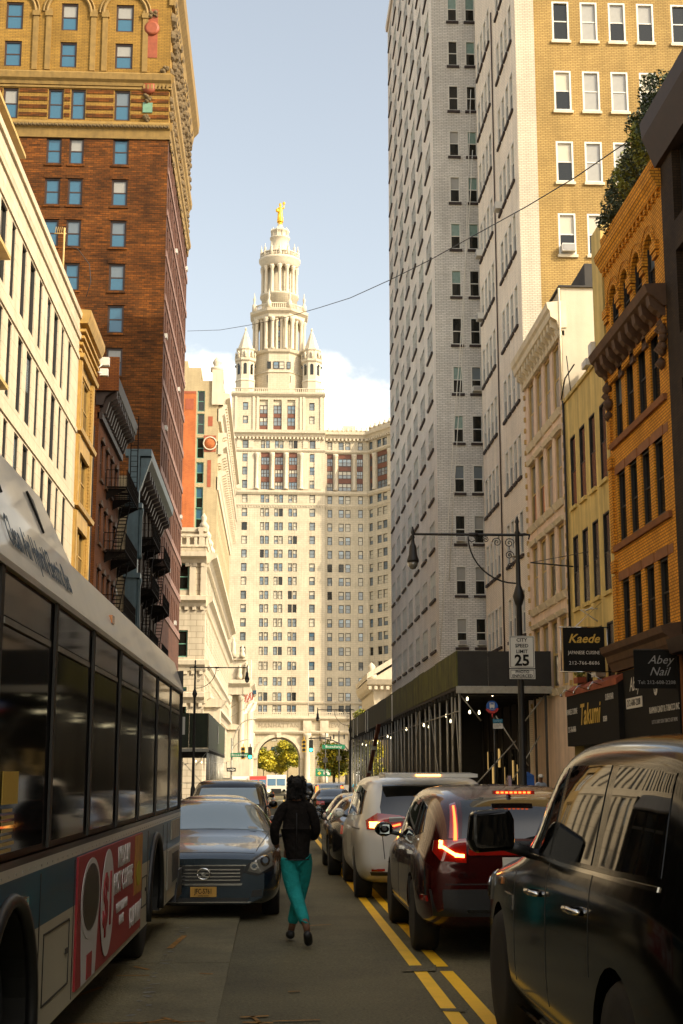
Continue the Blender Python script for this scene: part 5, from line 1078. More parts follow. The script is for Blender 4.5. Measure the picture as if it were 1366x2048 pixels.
# signals and signs at the avenue
def signal(label, x, z, y=150, two=True):
    F = thing('traffic_light', label, 'traffic light', (x, y, z), 0, 'traffic lights at the avenue')
    for dx, m in ((-.75, 'signal_yellow'), (0, 'dark_steel')):
        b = MB(); b.box(x+dx-.22, y-.15, z-1.3, x+dx+.22, y+.15, z); b.box(x+dx-.05, y-.05, z, x+dx+.05, y+.05, z+.35); b.build('housing', M[m], F)
        for k, mm in enumerate(('black_plastic', 'black_plastic', 'signal_green' if dx == 0 else 'black_plastic')):
            b = MB(); b.lathe((x+dx, y-.16, z-.24-.41*k), [(.17, -.02), (.17, 0)], 12, ax='y'); b.build('lens', M[mm], F)
    return F
signal('yellow traffic light with green lit beside the left avenue sign', -2.25, 4.5); signal('traffic light with green lit hanging from the right mast arm', 4.25, 5.25)
def street_sign(label, x0, x1, z0, z1):
    F = thing('street_name_sign', label, 'sign', ((x0+x1)/2, 149.9, z0), 0, 'avenue name signs'); b = MB(); b.box(x0, 149.85, z0, x1, 149.9, z1); b.build('board', M['sign_green'], F); text('lettering', 'Broadway', ((x0+x1)/2, 149.84, (z0+z1)/2), (z1-z0)*.85, 'sign_white', F, sx=1.15)
street_sign('green Broadway sign on the left corner pole', -4.35, -2.4, 3.43, 3.86); street_sign('green Broadway sign hung from the right mast arm', 5.45, 7.9, 4.3, 4.75)
PL = thing('signal_pole', 'thin grey corner pole with curved arms at the left of the avenue', 'pole', (-4.2, 150.2, -1)); b = MB(); b.tube([(-4.22, 150.2, -1.1), (-4.22, 150.2, 5.4)], .1, 8); b.build('shaft', M['steel_tube'], PL)
b = MB(); b.tube([(-4.22+1.9*(1-math.cos(t)), 150.2, 3.8+1.5*math.sin(t)) for t in [math.pi/2*k/8 for k in range(9)]], .05, 6); b.tube([(-4.1+1.9*(1-math.cos(t)), 150.2, 4.6+2.8*math.sin(t)) for t in [math.pi/2*k/8 for k in range(9)]]+[(-1.6, 150.2, 7.5)], .05, 6); b.build('arm', M['steel_tube'], PL)
PL = thing('signal_mast', 'dark curved mast arm pole at the right side of the avenue', 'pole', (8.4, 150.2, -1)); b = MB(); b.tube([(8.45, 150.2, -1.1), (8.45, 150.2, 5.2)], .12, 8); b.build('shaft', M['dark_steel'], PL)
b = MB(); b.tube([(8.45, 150.2, 3.9), (7.9, 150.2, 4.6), (6.6, 150.2, 5.2), (5.2, 150.2, 5.45), (4.0, 150.2, 5.4)], .07, 6); b.build('arm', M['dark_steel'], PL)
for x, z, lab in ((5.9, 6.1, 'left one of two slim dark poles with cross arms by the avenue'), (7.4, 6.3, 'right one of two slim dark poles with cross arms by the avenue')):
    PL = thing('cross_arm_pole', lab, 'pole', (x, 153, -1), 0, 'slim cross arm poles'); b = MB(); b.tube([(x, 153, -1), (x, 153, z)], .07, 6); b.build('shaft', M['dark_steel'], PL); b = MB(); b.box(x-.7, 152.95, z-.6, x+.7, 153.05, z-.5); b.box(x-.65, 152.9, z-.9, x-.5, 153.1, z-.4); b.box(x+.5, 152.9, z-.9, x+.65, 153.1, z-.4); b.box(x-.25, 152.9, z-3.2, x+.25, 153.1, z-2.7); b.build('cross_arm', M['dark_steel'], PL)
OW = thing('one_way_sign', 'small black one way sign below the left avenue name', 'sign', (-4.2, 149.9, 1.8)); b = MB(); b.box(-4.7, 149.9, 1.9, -3.75, 149.95, 2.3); b.build('board', M['sign_black'], OW); b = MB(); b.prism([(-4.62, 149.88, 2.02), (-4.1, 149.88, 2.02), (-4.1, 149.88, 1.95), (-3.82, 149.88, 2.1), (-4.1, 149.88, 2.25), (-4.1, 149.88, 2.18), (-4.62, 149.88, 2.18)], (0, .015, 0)); b.build('arrow', M['sign_white'], OW); text('lettering', 'ONE WAY', (-4.3, 149.87, 2.1), .13, 'sign_black', OW)
GS = thing('highway_sign', 'wide green highway direction sign on two posts beyond the avenue', 'sign', (11.1, 300, -1.4)); b = MB(); b.box(9.5, 299.9, 1.15, 12.75, 300, 2.75); b.build('board', M['sign_green'], GS); text('lettering', 'Brooklyn Bridge', (11.1, 299.85, 2.4), .36, 'sign_white', GS); b = MB(); b.prism([(9.9, 299.85, 1.75), (10.3, 299.85, 1.35), (10.7, 299.85, 1.75), (10.3, 299.85, 2.15)], (0, .03, 0)); b.build('yellow_mark', M['sign_gold'], GS); b = MB(); b.box(11.2, 299.85, 1.5, 11.45, 299.88, 2.0); b.box(11.2, 299.85, 1.9, 12.0, 299.88, 2.1); b.box(12.0, 299.85, 1.4, 12.5, 299.88, 2.1); b.build('white_arrow', M['sign_white'], GS); b = MB(); b.tube([(9.9, 300.1, -1.4), (9.9, 300.1, 2.7)], .08, 6); b.tube([(12.3, 300.1, -1.4), (12.3, 300.1, 2.7)], .08, 6); b.build('post', M['steel_tube'], GS)
# flags on the hall
FL = thing('striped_flag', 'red white and blue striped flag on an angled pole by the hall', 'flag', (-5.5, 300, 16)); b = MB(); b.tube([(-9.0, 302, 15.6), (-3.0, 300, 19.4)], .05, 5); b.build('pole', M['steel_tube'], FL)
def cloth(x0, x1, z0, z1, n, ph):
    return [[(x0+(x1-x0)*i/n+.12*math.sin(j*.6+ph), 299.9+.25*math.sin(i*1.1+j*.5+ph), z1+(z0-z1)*j/8-.0*i+(i/n)*.9) for j in range(9)] for i in range(n+1)]
g = cloth(-5.9, -3.9, 16.4, 18.2, 13, 0)
for nm, mm, sel in (('red_stripe', 'sign_red', 0), ('white_stripe', 'sign_white', 1)):
    b = MB()
    for i in range(13):
        if i % 2 == sel and i < 13:
            for j in range(8): b.q([g[i][j], g[i+1][j], g[i+1][j+1], g[i][j+1]])
    b.build(nm, M[mm], FL)
b = MB(); b.box(-4.1, 299.6, 18.5, -3.3, 299.75, 19.3); b.build('canton', M['navy_print'], FL)
FL = thing('white_flag', 'plain white flag hanging below the striped flag', 'flag', (-4.6, 300, 14)); b = MB(); b.tube([(-9.0, 302, 13.6), (-3.6, 300, 16.6)], .05, 5); b.build('pole', M['steel_tube'], FL); g = cloth(-5.9, -3.3, 14.2, 16.0, 10, 1); b = MB()
for i in range(10):
    for j in range(8): b.q([g[i][j], g[i+1][j], g[i+1][j+1], g[i][j+1]])
b.build('cloth', M['sign_white'], FL)
for x, lab in ((-6.0, 'left white flagpole on the stone arcade roof'), (10.6, 'right white flagpole on the stone arcade roof')):
    FL = thing('arcade_flagpole', lab, 'flagpole', (x, 401.6, 17.8), 0, 'flagpoles on the arcade'); b = MB(); b.tube([(x, 401.6, 17.8), (x, 401.6, 34)], [.16, .08], 6); b.build('pole', M['sign_white'], FL)
# trees
def tree(label, x, y, h, r, n, m='leaf', size=.3, group=None, trunk=.2):
    g = ground_z(y) if y < 420 else -1.4; F = thing('street_tree', label, 'tree', (x, y, g), 0, group); b = MB(); th = h*.4
    b.tube([(x, y, g), (x+.1, y, g+th*.6), (x, y, g+h*.75)], [trunk, trunk*.8, trunk*.3], 7)
    tips = []
    for k in range(8):
        w = k*2.4; t = .35+.06*k; q = (x+r*.6*math.cos(w), y+r*.6*math.sin(w), g+h*(t+.25)); b.tube([(x, y, g+h*t), ((x+q[0])/2, (y+q[1])/2, (g+h*t+q[2])/2+.2), q], [trunk*.45, trunk*.3, trunk*.12], 5); tips.append(q)
    b.build('trunk', M['bark'], F); b = MB()
    for q in tips+[(x, y, g+h*.86), (x+r*.3, y, g+h*.55), (x-r*.35, y, g+h*.62)]:
        rr = r*RN.uniform(.38, .6)
        for _ in range(3): leaves(b, (q[0]+RN.uniform(-.5, .5)*r*.5, q[1]+RN.uniform(-.5, .5)*r*.5, q[2]+RN.uniform(-.25, .3)*r*.5), (rr, rr, rr*.8), n//33, size, RN.choice((0, 0, 1)), shell=.2)
    b.build('crown', [M[m], M['leaf' if m != 'leaf' else 'leaf_yellow']], F); return F
for i, (x, y, h, r, m, lab) in enumerate(((-2.8, 508, 10.5, 3.9, 'leaf_yellow', 'yellow green tree at the left inside the stone arch'), (6.0, 512, 13, 5.0, 'leaf', 'rounder green tree at the right inside the stone arch'), (1.6, 520, 8, 4, 'leaf_yellow', 'lower tree between the two larger trees inside the arch'))):
    tree(lab, x, y, h, r, 3600, m, .5, 'trees seen through the stone arch')
tree('leafy green tree at the far end of the long right shed', 11.2, 165, 9.6, 1.9, 3000, 'leaf', .2, 'park trees past the avenue'); tree('sparser tree beside the green highway sign', 12.0, 180, 6.0, 2.2, 2200, 'leaf_yellow', .2, 'park trees past the avenue')
tree('low tree behind the two slim dark poles', 9.6, 215, 7, 2.4, 1800, 'leaf', .3, 'park trees past the avenue'); tree('short tree near the small right arch of the arcade', 14.5, 330, 6, 3, 1600, 'leaf_yellow', .4, 'park trees past the avenue')
# cones, bins, boxes
CO = thing('traffic_cone', 'orange traffic cone standing in the road near the white truck', 'cone', (.2, 118, ground_z(118))); g = ground_z(118); b = MB(); b.lathe((.2, 118, g), [(.34, 0), (.34, .05), (.22, .06), (.12, .65), (.06, .95)], 10); b.build('cone_body', mat('orange_plastic', (.7, .16, .02), .4), CO); b = MB(); b.lathe((.2, 118, g), [(.185, .3), (.145, .52)], 10); b.build('white_band', M['sign_white'], CO)
for x, y, h, lab, m in ((-3.6, 118, 1.5, 'orange work barrier beside the left shed posts', 'amber'), (-4.4, 140, 2.2, 'grey signal cabinet at the left corner', 'steel_tube'), (-3.0, 156, 1.5, 'tan utility box past the left crossing', 'gold_trim')):
    g = ground_z(y); b = MB(); b.box(x-.4, y-.3, g+.1, x+.4, y+.3, g+h); b.box(x-.45, y-.35, g, x+.45, y+.35, g+.12); b.box(x-.44, y-.34, g+h, x+.44, y+.34, g+h+.06); tag(b.build('utility_cabinet', M[m]), lab, 'utility cabinet')
b = MB(); b.box(7.9, 44, .14, 8.3, 44.4, 1.62); b.prism([(7.88, 43.97, 1.62), (8.32, 43.97, 1.62), (8.1, 43.97, 1.75)], (0, .46, 0)); tag(b.build('newspaper_box', M['sign_blue']), 'blue newspaper box under the shed end', 'newspaper box')

# ---------------- vehicles ----------------
def paint(name, col, rough=.28, metal=.0, coat=.6): return mat(name, col, rough, metal=metal, coat=coat, spec=.5)
def evaluated(o):
    dg = bpy.context.evaluated_depsgraph_get(); dg.update(); return bpy.data.meshes.new_from_object(o.evaluated_get(dg))
def loft(st):
    """body shell from stations (y, z_bottom, w_bottom, z_shoulder, w_shoulder, z_top, w_top)"""
    b = MB(); rings = []
    for y, zb, wb, zs, ws, zt, wt in st:
        zm = zb+(zs-zb)*.5; hi = zt-zs > .2
        if hi: up = [(ws-.03, zs+.012), (wt+(ws-wt)*.5-.01, zs+(zt-zs)*.5), (wt+.02, zt-.075), (wt*.86, zt-.008), (0, zt+.012)]
        else: up = [(ws-.03, zs+(zt-zs)*.2), (ws-(ws-wt)*.55, zs+(zt-zs)*.62), (wt, zt-.01), (wt*.6, zt), (0, zt+.006)]
        h = [(0, zb), (wb*.75, zb), (wb, zb+.07), ((wb+ws)/2+.012, zm), (ws, zs-.06)]+up
        rings.append([(x, y, z) for x, z in h]+[(-x, y, z) for x, z in h[-2:0:-1]])
    n = len(rings[0]); V = [p for r in rings for p in r]; F = []
    for i in range(len(rings)-1):
        for j in range(n): F.append((i*n+j, i*n+(j+1) % n, (i+1)*n+(j+1) % n, (i+1)*n+j))
    F.append(tuple(range(n))); F.append(tuple(range((len(rings)-1)*n+n-1, (len(rings)-1)*n-1, -1)))
    b.fs(V, F, 0, True); return b.mesh('shell', M['black_plastic'])
class Car:
    def __init__(s, name, label, st, pmat, wheels, wr, tw, group=None, lvl=2):
        s.root = thing(name, label, s.cat(name), (0, 0, 0), 0, group); me = loft(st); o = bpy.data.objects.new('tmp', me); C.objects.link(o)
        o.modifiers.new('s', 'SUBSURF').levels = lvl; me2 = evaluated(o); bpy.data.objects.remove(o)
        bm = bmesh.new(); bm.from_mesh(me2); bmesh.ops.recalc_face_normals(bm, faces=bm.faces); bm.to_mesh(me2); s.bvh = BVHTree.FromBMesh(bm); bm.free()
        o = bpy.data.objects.new('body', me2); C.objects.link(o); cut = []
        for y, x in wheels:
            for sg in (-1, 1):
                b = MB(); b.lathe((sg*(x-.16), y, wr), [(wr+.055, -.34 if sg < 0 else -.11), (wr+.055, .11 if sg < 0 else .34)], 28, ax='x'); c = bpy.data.objects.new('cut', b.mesh('cut', M['black_plastic'])); C.objects.link(c)
                bm = bmesh.new(); bm.from_mesh(c.data); bmesh.ops.recalc_face_normals(bm, faces=bm.faces); bm.to_mesh(c.data); bm.free()
                m = o.modifiers.new('b', 'BOOLEAN'); m.object = c; m.operation = 'DIFFERENCE'; m.solver = 'EXACT'; cut.append(c)
        me3 = evaluated(o); o.modifiers.clear(); o.data = me3
        for c in cut: bpy.data.objects.remove(c)
        me3.materials.clear(); me3.materials.append(pmat); me3.polygons.foreach_set('use_smooth', [True]*len(me3.polygons)); me3.polygons.foreach_set('material_index', [0]*len(me3.polygons))
        try: me3.set_sharp_from_angle(angle=rad(38))
        except Exception: pass
        o.parent = s.root; s.body = o; ORG[o] = (0, 0, 0); s.pm = pmat
        tb = MB(); tb.lathe((0, 0, 0), [(wr*.66, -tw/2), (wr*.93, -tw/2), (wr, -tw*.36), (wr, tw*.36), (wr*.93, tw/2), (wr*.66, tw/2)], 28, ax='x'); tm = tb.mesh('tyre', M['rubber'])
        rims = {}
        for sg in (-1, 1):
            rb = MB(); rb.lathe((0, 0, 0), [(wr*.67, -tw*.42), (wr*.67, tw*.42)], 24, ax='x'); q = sg*tw*.36
            for k in range(5):
                a = 2*math.pi*k/5
                for da in (-.14, .14): rb.prism([(q, wr*.12*math.cos(a-1), wr*.12*math.sin(a-1)), (q, wr*.12*math.cos(a+1), wr*.12*math.sin(a+1)), (q, wr*.66*math.cos(a+da+.07), wr*.66*math.sin(a+da+.07)), (q, wr*.66*math.cos(a+da-.07), wr*.66*math.sin(a+da-.07))], (-sg*.03, 0, 0))
            rb.lathe((0, 0, 0), [(wr*.16, -tw*.4), (wr*.16, tw*.4)], 12, ax='x'); rb.lathe((sg*-tw*.05, 0, 0), [(wr*.64, -.01), (wr*.64, .01)], 20, 1, ax='x'); rims[sg] = rb.mesh('rim', [M['alloy'], M['dark_steel']])
        for y, x in wheels:
            for sg in (-1, 1):
                w = bpy.data.objects.new('wheel', tm); C.objects.link(w); w.parent = s.root; w.location = (sg*(x-tw/2-.01), y, wr)
                r = bpy.data.objects.new('rim', rims[sg]); C.objects.link(r); r.parent = w
    def cat(s, n): return {'family_minivan': 'minivan', 'delivery_van': 'van', 'hatchback_car': 'car'}.get(n, 'suv' if 'suv' in n else 'taxi' if 'taxi' in n else 'car')
    def patch(s, name, d, poly, m, off=.006, n=9, th=.03, parent=None, sm=True):
        xs = [p[0] for p in poly]; ys = [p[1] for p in poly]; bm = bmesh.new(); nx = n; ny = n
        V = [[bm.verts.new((min(xs)+(max(xs)-min(xs))*i/nx, min(ys)+(max(ys)-min(ys))*j/ny, 0)) for j in range(ny+1)] for i in range(nx+1)]
        for i in range(nx):
            for j in range(ny): bm.faces.new((V[i][j], V[i+1][j], V[i+1][j+1], V[i][j+1]))
        A = sum(poly[i][0]*poly[(i+1) % len(poly)][1]-poly[(i+1) % len(poly)][0]*poly[i][1] for i in range(len(poly)))
        pl = poly if A > 0 else poly[::-1]
        for i in range(len(pl)):
            p, q = pl[i], pl[(i+1) % len(pl)]; bmesh.ops.bisect_plane(bm, geom=bm.verts[:]+bm.edges[:]+bm.faces[:], plane_co=(p[0], p[1], 0), plane_no=(q[1]-p[1], -(q[0]-p[0]), 0), clear_outer=True)
        D = {'L': Vector((1, 0, 0)), 'R': Vector((-1, 0, 0)), 'B': Vector((0, 1, 0)), 'F': Vector((0, -1, 0)), 'T': Vector((0, 0, -1))}[d]; dead = []
        for v in bm.verts:
            a, c = v.co.x, v.co.y
            o = {'L': Vector((-5, a, c)), 'R': Vector((5, a, c)), 'B': Vector((a, -9, c)), 'F': Vector((a, 9, c)), 'T': Vector((a, c, 6))}[d]
            hit, nn, i, dist = s.bvh.ray_cast(o, D)
            if hit is None: dead.append(v)
            else:
                if nn.dot(D) > 0: nn = -nn
                v.co = hit+nn*off
        if dead: bmesh.ops.delete(bm, geom=dead, context='VERTS')
        if bm.faces:
            g = bmesh.ops.extrude_face_region(bm, geom=bm.faces[:]); vs = [e for e in g['geom'] if isinstance(e, bmesh.types.BMVert)]
            for v in vs: v.co += D*th
            bmesh.ops.recalc_face_normals(bm, faces=bm.faces)
        me = bpy.data.meshes.new(name); bm.to_mesh(me); bm.free(); me.materials.append(M[m] if isinstance(m, str) else m)
        me.polygons.foreach_set('use_smooth', [sm]*len(me.polygons))
        try: me.set_sharp_from_angle(angle=rad(40))
        except Exception: pass
        o = bpy.data.objects.new(name, me); C.objects.link(o); o.parent = parent or s.root; return o
    def both(s, name, poly, m, **k): s.patch(name, 'L', poly, m, **k); s.patch(name, 'R', poly, m, **k)
    def pair(s, name, d, poly, m, **k): s.patch(name, d, poly, m, **k); s.patch(name, d, [(-x, z) for x, z in poly], m, **k)
    def add(s, name, b, mats):
        o = bpy.data.objects.new(name, b.mesh(name, mats)); C.objects.link(o); o.parent = s.root; return o
    def mirrors(s, x, y, z, m, w=.2, h=.16):
        for sg in (-1, 1):
            b = MB(); b.lathe((sg*(x+w/2), y, z), [(.02, -.09), (.8*h/2, -.07), (h/2, .0), (h/2.4, .06), (.02, .085)], 12, ax='y')
            me = b.mesh('side_mirror', m)
            for v in me.vertices: v.co.x = sg*(x+w/2)+(v.co.x-sg*(x+w/2))*w/h
            o = bpy.data.objects.new('side_mirror', me); C.objects.link(o); o.parent = s.root
            b = MB(); b.box(-.25*w, -.003, -.3*h, .25*w, .003, .3*h); g = bpy.data.objects.new('mirror_glass', b.mesh('mirror_glass', M['windscreen'])); C.objects.link(g); g.parent = o; g.location = (sg*(x+w/2), y-.078, z)
            b = MB(); b.tube([(sg*(x-.12), y+.03, z-.07), (sg*(x+w*.3), y, z-.03)], .025, 6); b.mesh; q = bpy.data.objects.new('mirror_arm', b.mesh('mirror_arm', M['black_plastic'])); C.objects.link(q); q.parent = o
    def wiper(s): pass
    def at(s, x, y, rz=0, z=None): s.root.location = (x, y, ground_z(y) if z is None else z); s.root.rotation_euler = (0, 0, rz); return s.root
def quadline(poly, w):
    """thin strip polygon along a 2-point line"""
    (a, b), (c, d) = poly; L_ = math.hypot(c-a, d-b); n = (-(d-b)/L_*w/2, (c-a)/L_*w/2); return [(a+n[0], b+n[1]), (a-n[0], b-n[1]), (c-n[0], d-n[1]), (c+n[0], d+n[1])]
M['p_bluegrey'] = paint('blue_grey_metallic_paint', (.013, .028, .042), .22, .45); M['p_white'] = paint('pearl_white_paint', (.64, .63, .58), .3); M['p_red'] = paint('dark_red_metallic_paint', (.055, .0035, .0025), .2, .35)
M['p_black'] = mat('black_paint', (.003, .003, .0025), .12, spec=.28, coat=.12); M['suv_glass'] = mat('dark_privacy_glass', (.004, .004, .0035), .02, ior=1.36); M['p_dark'] = paint('dark_grey_paint', (.02, .02, .021), .2, .3); M['p_silver'] = paint('silver_paint', (.42, .42, .41), .3, .6); M['p_taxi'] = paint('taxi_yellow_paint', (.6, .3, .01), .3); M['p_van'] = mat('white_van_paint', (.6, .58, .5), .45)
SED = [(-2.43, .38, .62, .72, .7, .84, .55), (-2.3, .28, .8, .86, .84, .98, .66), (-1.85, .2, .9, .93, .9, 1.03, .72), (-1.25, .18, .92, .93, .925, 1.3, .57), (-.7, .17, .92, .92, .93, 1.4, .57), (0, .17, .92, .9, .93, 1.395, .58), (.3, .17, .92, .89, .93, 1.33, .6), (.95, .17, .92, .86, .93, .99, .74), (1.4, .17, .92, .8, .925, .93, .76), (2.0, .17, .9, .77, .9, .87, .74), (2.3, .18, .84, .7, .86, .81, .7), (2.43, .22, .7, .62, .72, .74, .6)]
def sedan(name, label, pm, group=None, plate=True):
    c = Car(name, label, SED, pm, ((1.42, .92), (-1.38, .92)), .335, .22, group)
    c.patch('windscreen', 'T', [(-.7, .93), (.7, .93), (.57, .2), (-.57, .2)], 'windscreen', off=.005, n=12); c.patch('rear_window', 'T', [(-.55, -1.1), (.55, -1.1), (.66, -1.72), (-.66, -1.72)], 'car_glass', off=.005)
    c.both('side_window', [(.72, .95), (.02, .95), (.02, 1.3), (.2, 1.3)], 'car_glass'); c.both('side_window', [(-.06, .95), (-1.0, .96), (-.95, 1.27), (-.06, 1.32)], 'car_glass'); c.both('quarter_window', [(-1.08, .97), (-1.5, 1.0), (-1.1, 1.22)], 'car_glass')
    c.pair('headlight', 'F', [(.47, .58), (.5, .66), (.62, .76), (.8, .83), (.87, .8), (.83, .62), (.64, .54)], 'black_plastic', off=.004); c.pair('headlight_lens', 'F', [(.52, .6), (.56, .68), (.67, .76), (.81, .8), (.82, .66), (.66, .57)], 'lamp_clear', off=.012)
    for x, z, r in ((.6, .66, .05), (.72, .71, .058)):
        for sg in (-1, 1): c.patch('projector', 'F', [(sg*x+r*math.cos(t), z+r*math.sin(t)) for t in [2*math.pi*k/14 for k in range(14)]], 'chrome', off=.018, n=6, th=.01); c.patch('projector_lens', 'F', [(sg*x+.55*r*math.cos(t), z+.55*r*math.sin(t)) for t in [2*math.pi*k/12 for k in range(12)]], 'glass_grey', off=.024, n=5, th=.008)
    c.patch('sticker', 'T', [(.4, .9), (.52, .9), (.51, .82), (.4, .82)], 'sign_white', off=.008, th=.004); c.patch('inspection_label', 'T', [(-.62, .9), (-.5, .9), (-.5, .84), (-.61, .84)], 'grey_print', off=.008, th=.004)
    c.patch('grille', 'F', [(-.43, .45), (.43, .45), (.49, .66), (-.49, .66)], 'black_plastic', off=.006)
    for z in (.49, .53, .57, .61): c.patch('grille_bar', 'F', [(-.43, z), (.43, z), (.435, z+.014), (-.435, z+.014)], 'chrome', off=.02, n=10)
    c.patch('grille_surround', 'F', [(-.45, .435), (.45, .435), (.46, .458), (-.46, .458)], 'chrome', off=.022, n=10); c.patch('grille_surround', 'F', [(-.5, .66), (.5, .66), (.505, .672), (-.505, .672)], 'chrome', off=.014, n=10)
    b = MB(); b.tube([(.075*math.cos(t), 2.475, .57+.062*math.sin(t)) for t in [2*math.pi*k/20 for k in range(21)]], .011, 6); b.prism([(-.045, 2.47, .59), (.0, 2.47, .575), (.045, 2.47, .59), (.01, 2.47, .545), (-.01, 2.47, .545)], (0, .012, 0)); c.add('badge', b, M['chrome'])
    c.patch('lower_grille', 'F', [(-.5, .21), (.5, .21), (.55, .29), (-.55, .29)], 'black_plastic', off=.005); c.pair('fog_light', 'F', [(.56, .3), (.7, .31), (.7, .39), (.58, .38)], 'black_plastic', off=.006); c.patch('chin_strip', 'F', [(-.7, .235), (.7, .235), (.7, .247), (-.7, .247)], 'chrome', off=.01, n=10)
    c.pair('bonnet_seam', 'T', quadline([(.62, 2.2), (.76, .95)], .012), 'black_plastic', off=.002, th=.004); c.patch('bonnet_edge', 'T', quadline([(-.6, 2.28), (.6, 2.28)], .012), 'black_plastic', off=.002, th=.004)
    c.pair('tail_light', 'B', [(.4, .74), (.74, .76), (.72, .9), (.42, .88)], 'tail_red'); c.mirrors(.93, .62, .98, pm)
    b = MB(); b.tube([(-.6, .99, .995), (0, .93, 1.03), (.55, .9, 1.02)], .012, 5); b.tube([(-.05, .98, 1.0), (.35, .92, 1.025), (.68, .86, 1.0)], .01, 5); c.add('wiper', b, M['black_plastic'])
    if plate:
        b = MB(); b.box(-.155, 2.445, .305, .155, 2.465, .42); c.add('number_plate', b, M['plate_gold'])
    return c
c = sedan('sedan_car', 'blue grey sedan facing the camera just behind the bus', M['p_bluegrey'])
text('lettering', 'JFC-5761', (0, 2.47, .368), .082, 'sign_black', c.root, rot=(math.pi/2, 0, math.pi), local=True, bold=.001, sx=.68); text('lettering', 'EMPIRE STATE', (0, 2.47, .318), .02, 'sign_black', c.root, rot=(math.pi/2, 0, math.pi), local=True)
c.at(-.79, 17.05+2.43, math.pi); SEDAN = c
c = sedan('sedan_car', 'black sedan second in the oncoming lane behind the blue grey sedan', M['p_dark']); c.at(-1.0, 25.6, math.pi); BLKS = c
c = sedan('taxi_car', 'yellow taxi behind the black compact suv in the oncoming lane', M['p_taxi'], plate=False); c.at(-.93, 40.5, math.pi)
def ctree(c, x, y, rz, lab, name=None, pm=None):
    r = copy_tree(c.root); r.location = (x, y, ground_z(y)); r.rotation_euler = (0, 0, rz); r['label'] = lab
    if name: r.name = name
    if pm:
        for ch in r.children:
            if ch.name.startswith('body'): ch.data = ch.data.copy(); ch.data.materials[0] = pm
    return r
ctree(BLKS, 1.95, 26.9, 0, 'dark sedan waiting right in front of the white minivan'); ctree(BLKS, 2.2, 34, 0, 'dark sedan second in line ahead of the white minivan'); ctree(BLKS, 3.0, 42, 0, 'silver sedan ahead of the two dark sedans', pm=M['p_silver'])
ctree(BLKS, -1.2, 66, math.pi, 'silver sedan in the oncoming lane past the taxi', pm=M['p_silver']); ctree(BLKS, -2.6, 84, math.pi, 'blue grey sedan by the left kerb near the left lamp', pm=M['p_bluegrey']); ctree(BLKS, 2.6, 60, 0, 'black sedan before the silver hatchback', pm=M['p_black'])
# tall wagon body shared by the crossover, hatchback and suvs
def wagon(name, label, pm, L_, W_, Ht, belt, wr, group=None, rear=.1, hood=.3, tumble=.2):
    h, w = L_/2, W_/2; wt = w-tumble; hz = belt-.05; r0 = h-L_*hood
    st = [(-h, .42, w*.8, belt-.15, w*.84, belt+.08, w*.74), (-h+.05, .34, w*.92, belt-.08, w*.95, belt+.3, wt*.97), (-h+.3+rear, .24, w*.985, belt-.02, w*.995, Ht-.07, wt), (-h+.9, .22, w, belt, w, Ht, wt), (-.4, .22, w, belt-.01, w, Ht+.012, wt), (r0-.95, .22, w, belt-.03, w, Ht-.02, wt), (r0-.6, .22, w, belt-.035, w, Ht-.1, wt+.01), (r0, .22, w, hz-.03, w*.995, hz+.09, w*.82), (r0+.5, .22, w*.99, hz-.08, w*.985, hz+.03, w*.82), (h-.35, .22, w*.95, hz-.16, w*.95, hz-.06, w*.76), (h-.08, .24, w*.91, hz-.24, w*.91, hz-.12, w*.74), (h, .3, w*.82, hz-.35, w*.84, hz-.22, w*.68)]
    c = Car(name, label, st, pm, ((h-.95, w), (-h+1.0, w)), wr, .24, group); c.h, c.w, c.r0 = h, w, r0; return c
# crossover (dark red)
c = wagon('crossover_suv', 'dark red crossover with glowing brake lights behind the black suv', M['p_red'], 4.6, 1.85, 1.6, 1.02, .35)
h = c.h
c.patch('rear_window', 'B', [(-.54, 1.12), (.54, 1.12), (.5, 1.46), (.3, 1.49), (-.3, 1.49), (-.5, 1.46)], 'car_glass', n=12)
c.pair('tail_light_column', 'B', [(-.57, 1.12), (-.66, 1.12), (-.615, 1.42), (-.555, 1.44)], 'tail_red', off=.012); c.pair('tail_light', 'B', [(-.5, .9), (-.74, .92), (-.8, 1.0), (-.78, 1.1), (-.5, 1.12)], 'tail_red', off=.014)
c.pair('brake_light', 'B', [(-.585, 1.1), (-.615, 1.1), (-.592, 1.4), (-.575, 1.4)], 'tail_lit', off=.024, th=.012)
for poly in ([(-.6, .955), (-.72, 1.03), (-.72, 1.06), (-.6, .99)], [(-.715, 1.03), (-.745, 1.03), (-.735, 1.1), (-.71, 1.1)], [(-.58, .955), (-.61, .955), (-.61, .99), (-.58, .99)], [(-.52, .95), (-.59, .955), (-.59, .985), (-.52, .98)]): c.pair('brake_light', 'B', poly, 'tail_core', off=.026, th=.012)
c.patch('chrome_strip', 'B', [(-.46, 1.065), (.46, 1.065), (.46, 1.1), (-.46, 1.1)], 'chrome', off=.014, n=10); c.patch('tail_strip', 'B', [(-.48, .97), (.48, .97), (.48, 1.02), (-.48, 1.02)], 'tail_red', off=.012, n=10)
c.patch('number_plate', 'B', [(-.16, .83), (.16, .83), (.16, .95), (-.16, .95)], 'sign_white', off=.012); c.patch('bumper', 'B', [(-.8, .42), (.8, .42), (.84, .66), (-.84, .66)], 'black_plastic', off=.01, n=12); c.patch('chrome_strip', 'B', [(-.5, .45), (.5, .45), (.5, .48), (-.5, .48)], 'chrome', off=.02, n=10); c.patch('tailgate_seam', 'B', [(-.7, .7), (.7, .7), (.7, .712), (-.7, .712)], 'black_plastic', off=.002, n=10)
c.both('reflector', [(-2.2, .55), (-2.0, .55), (-2.0, .6), (-2.2, .6)], 'tail_red', off=.01)
b = MB(); b.box(-.2, -h+.22, 1.525, .2, -h+.3, 1.56)
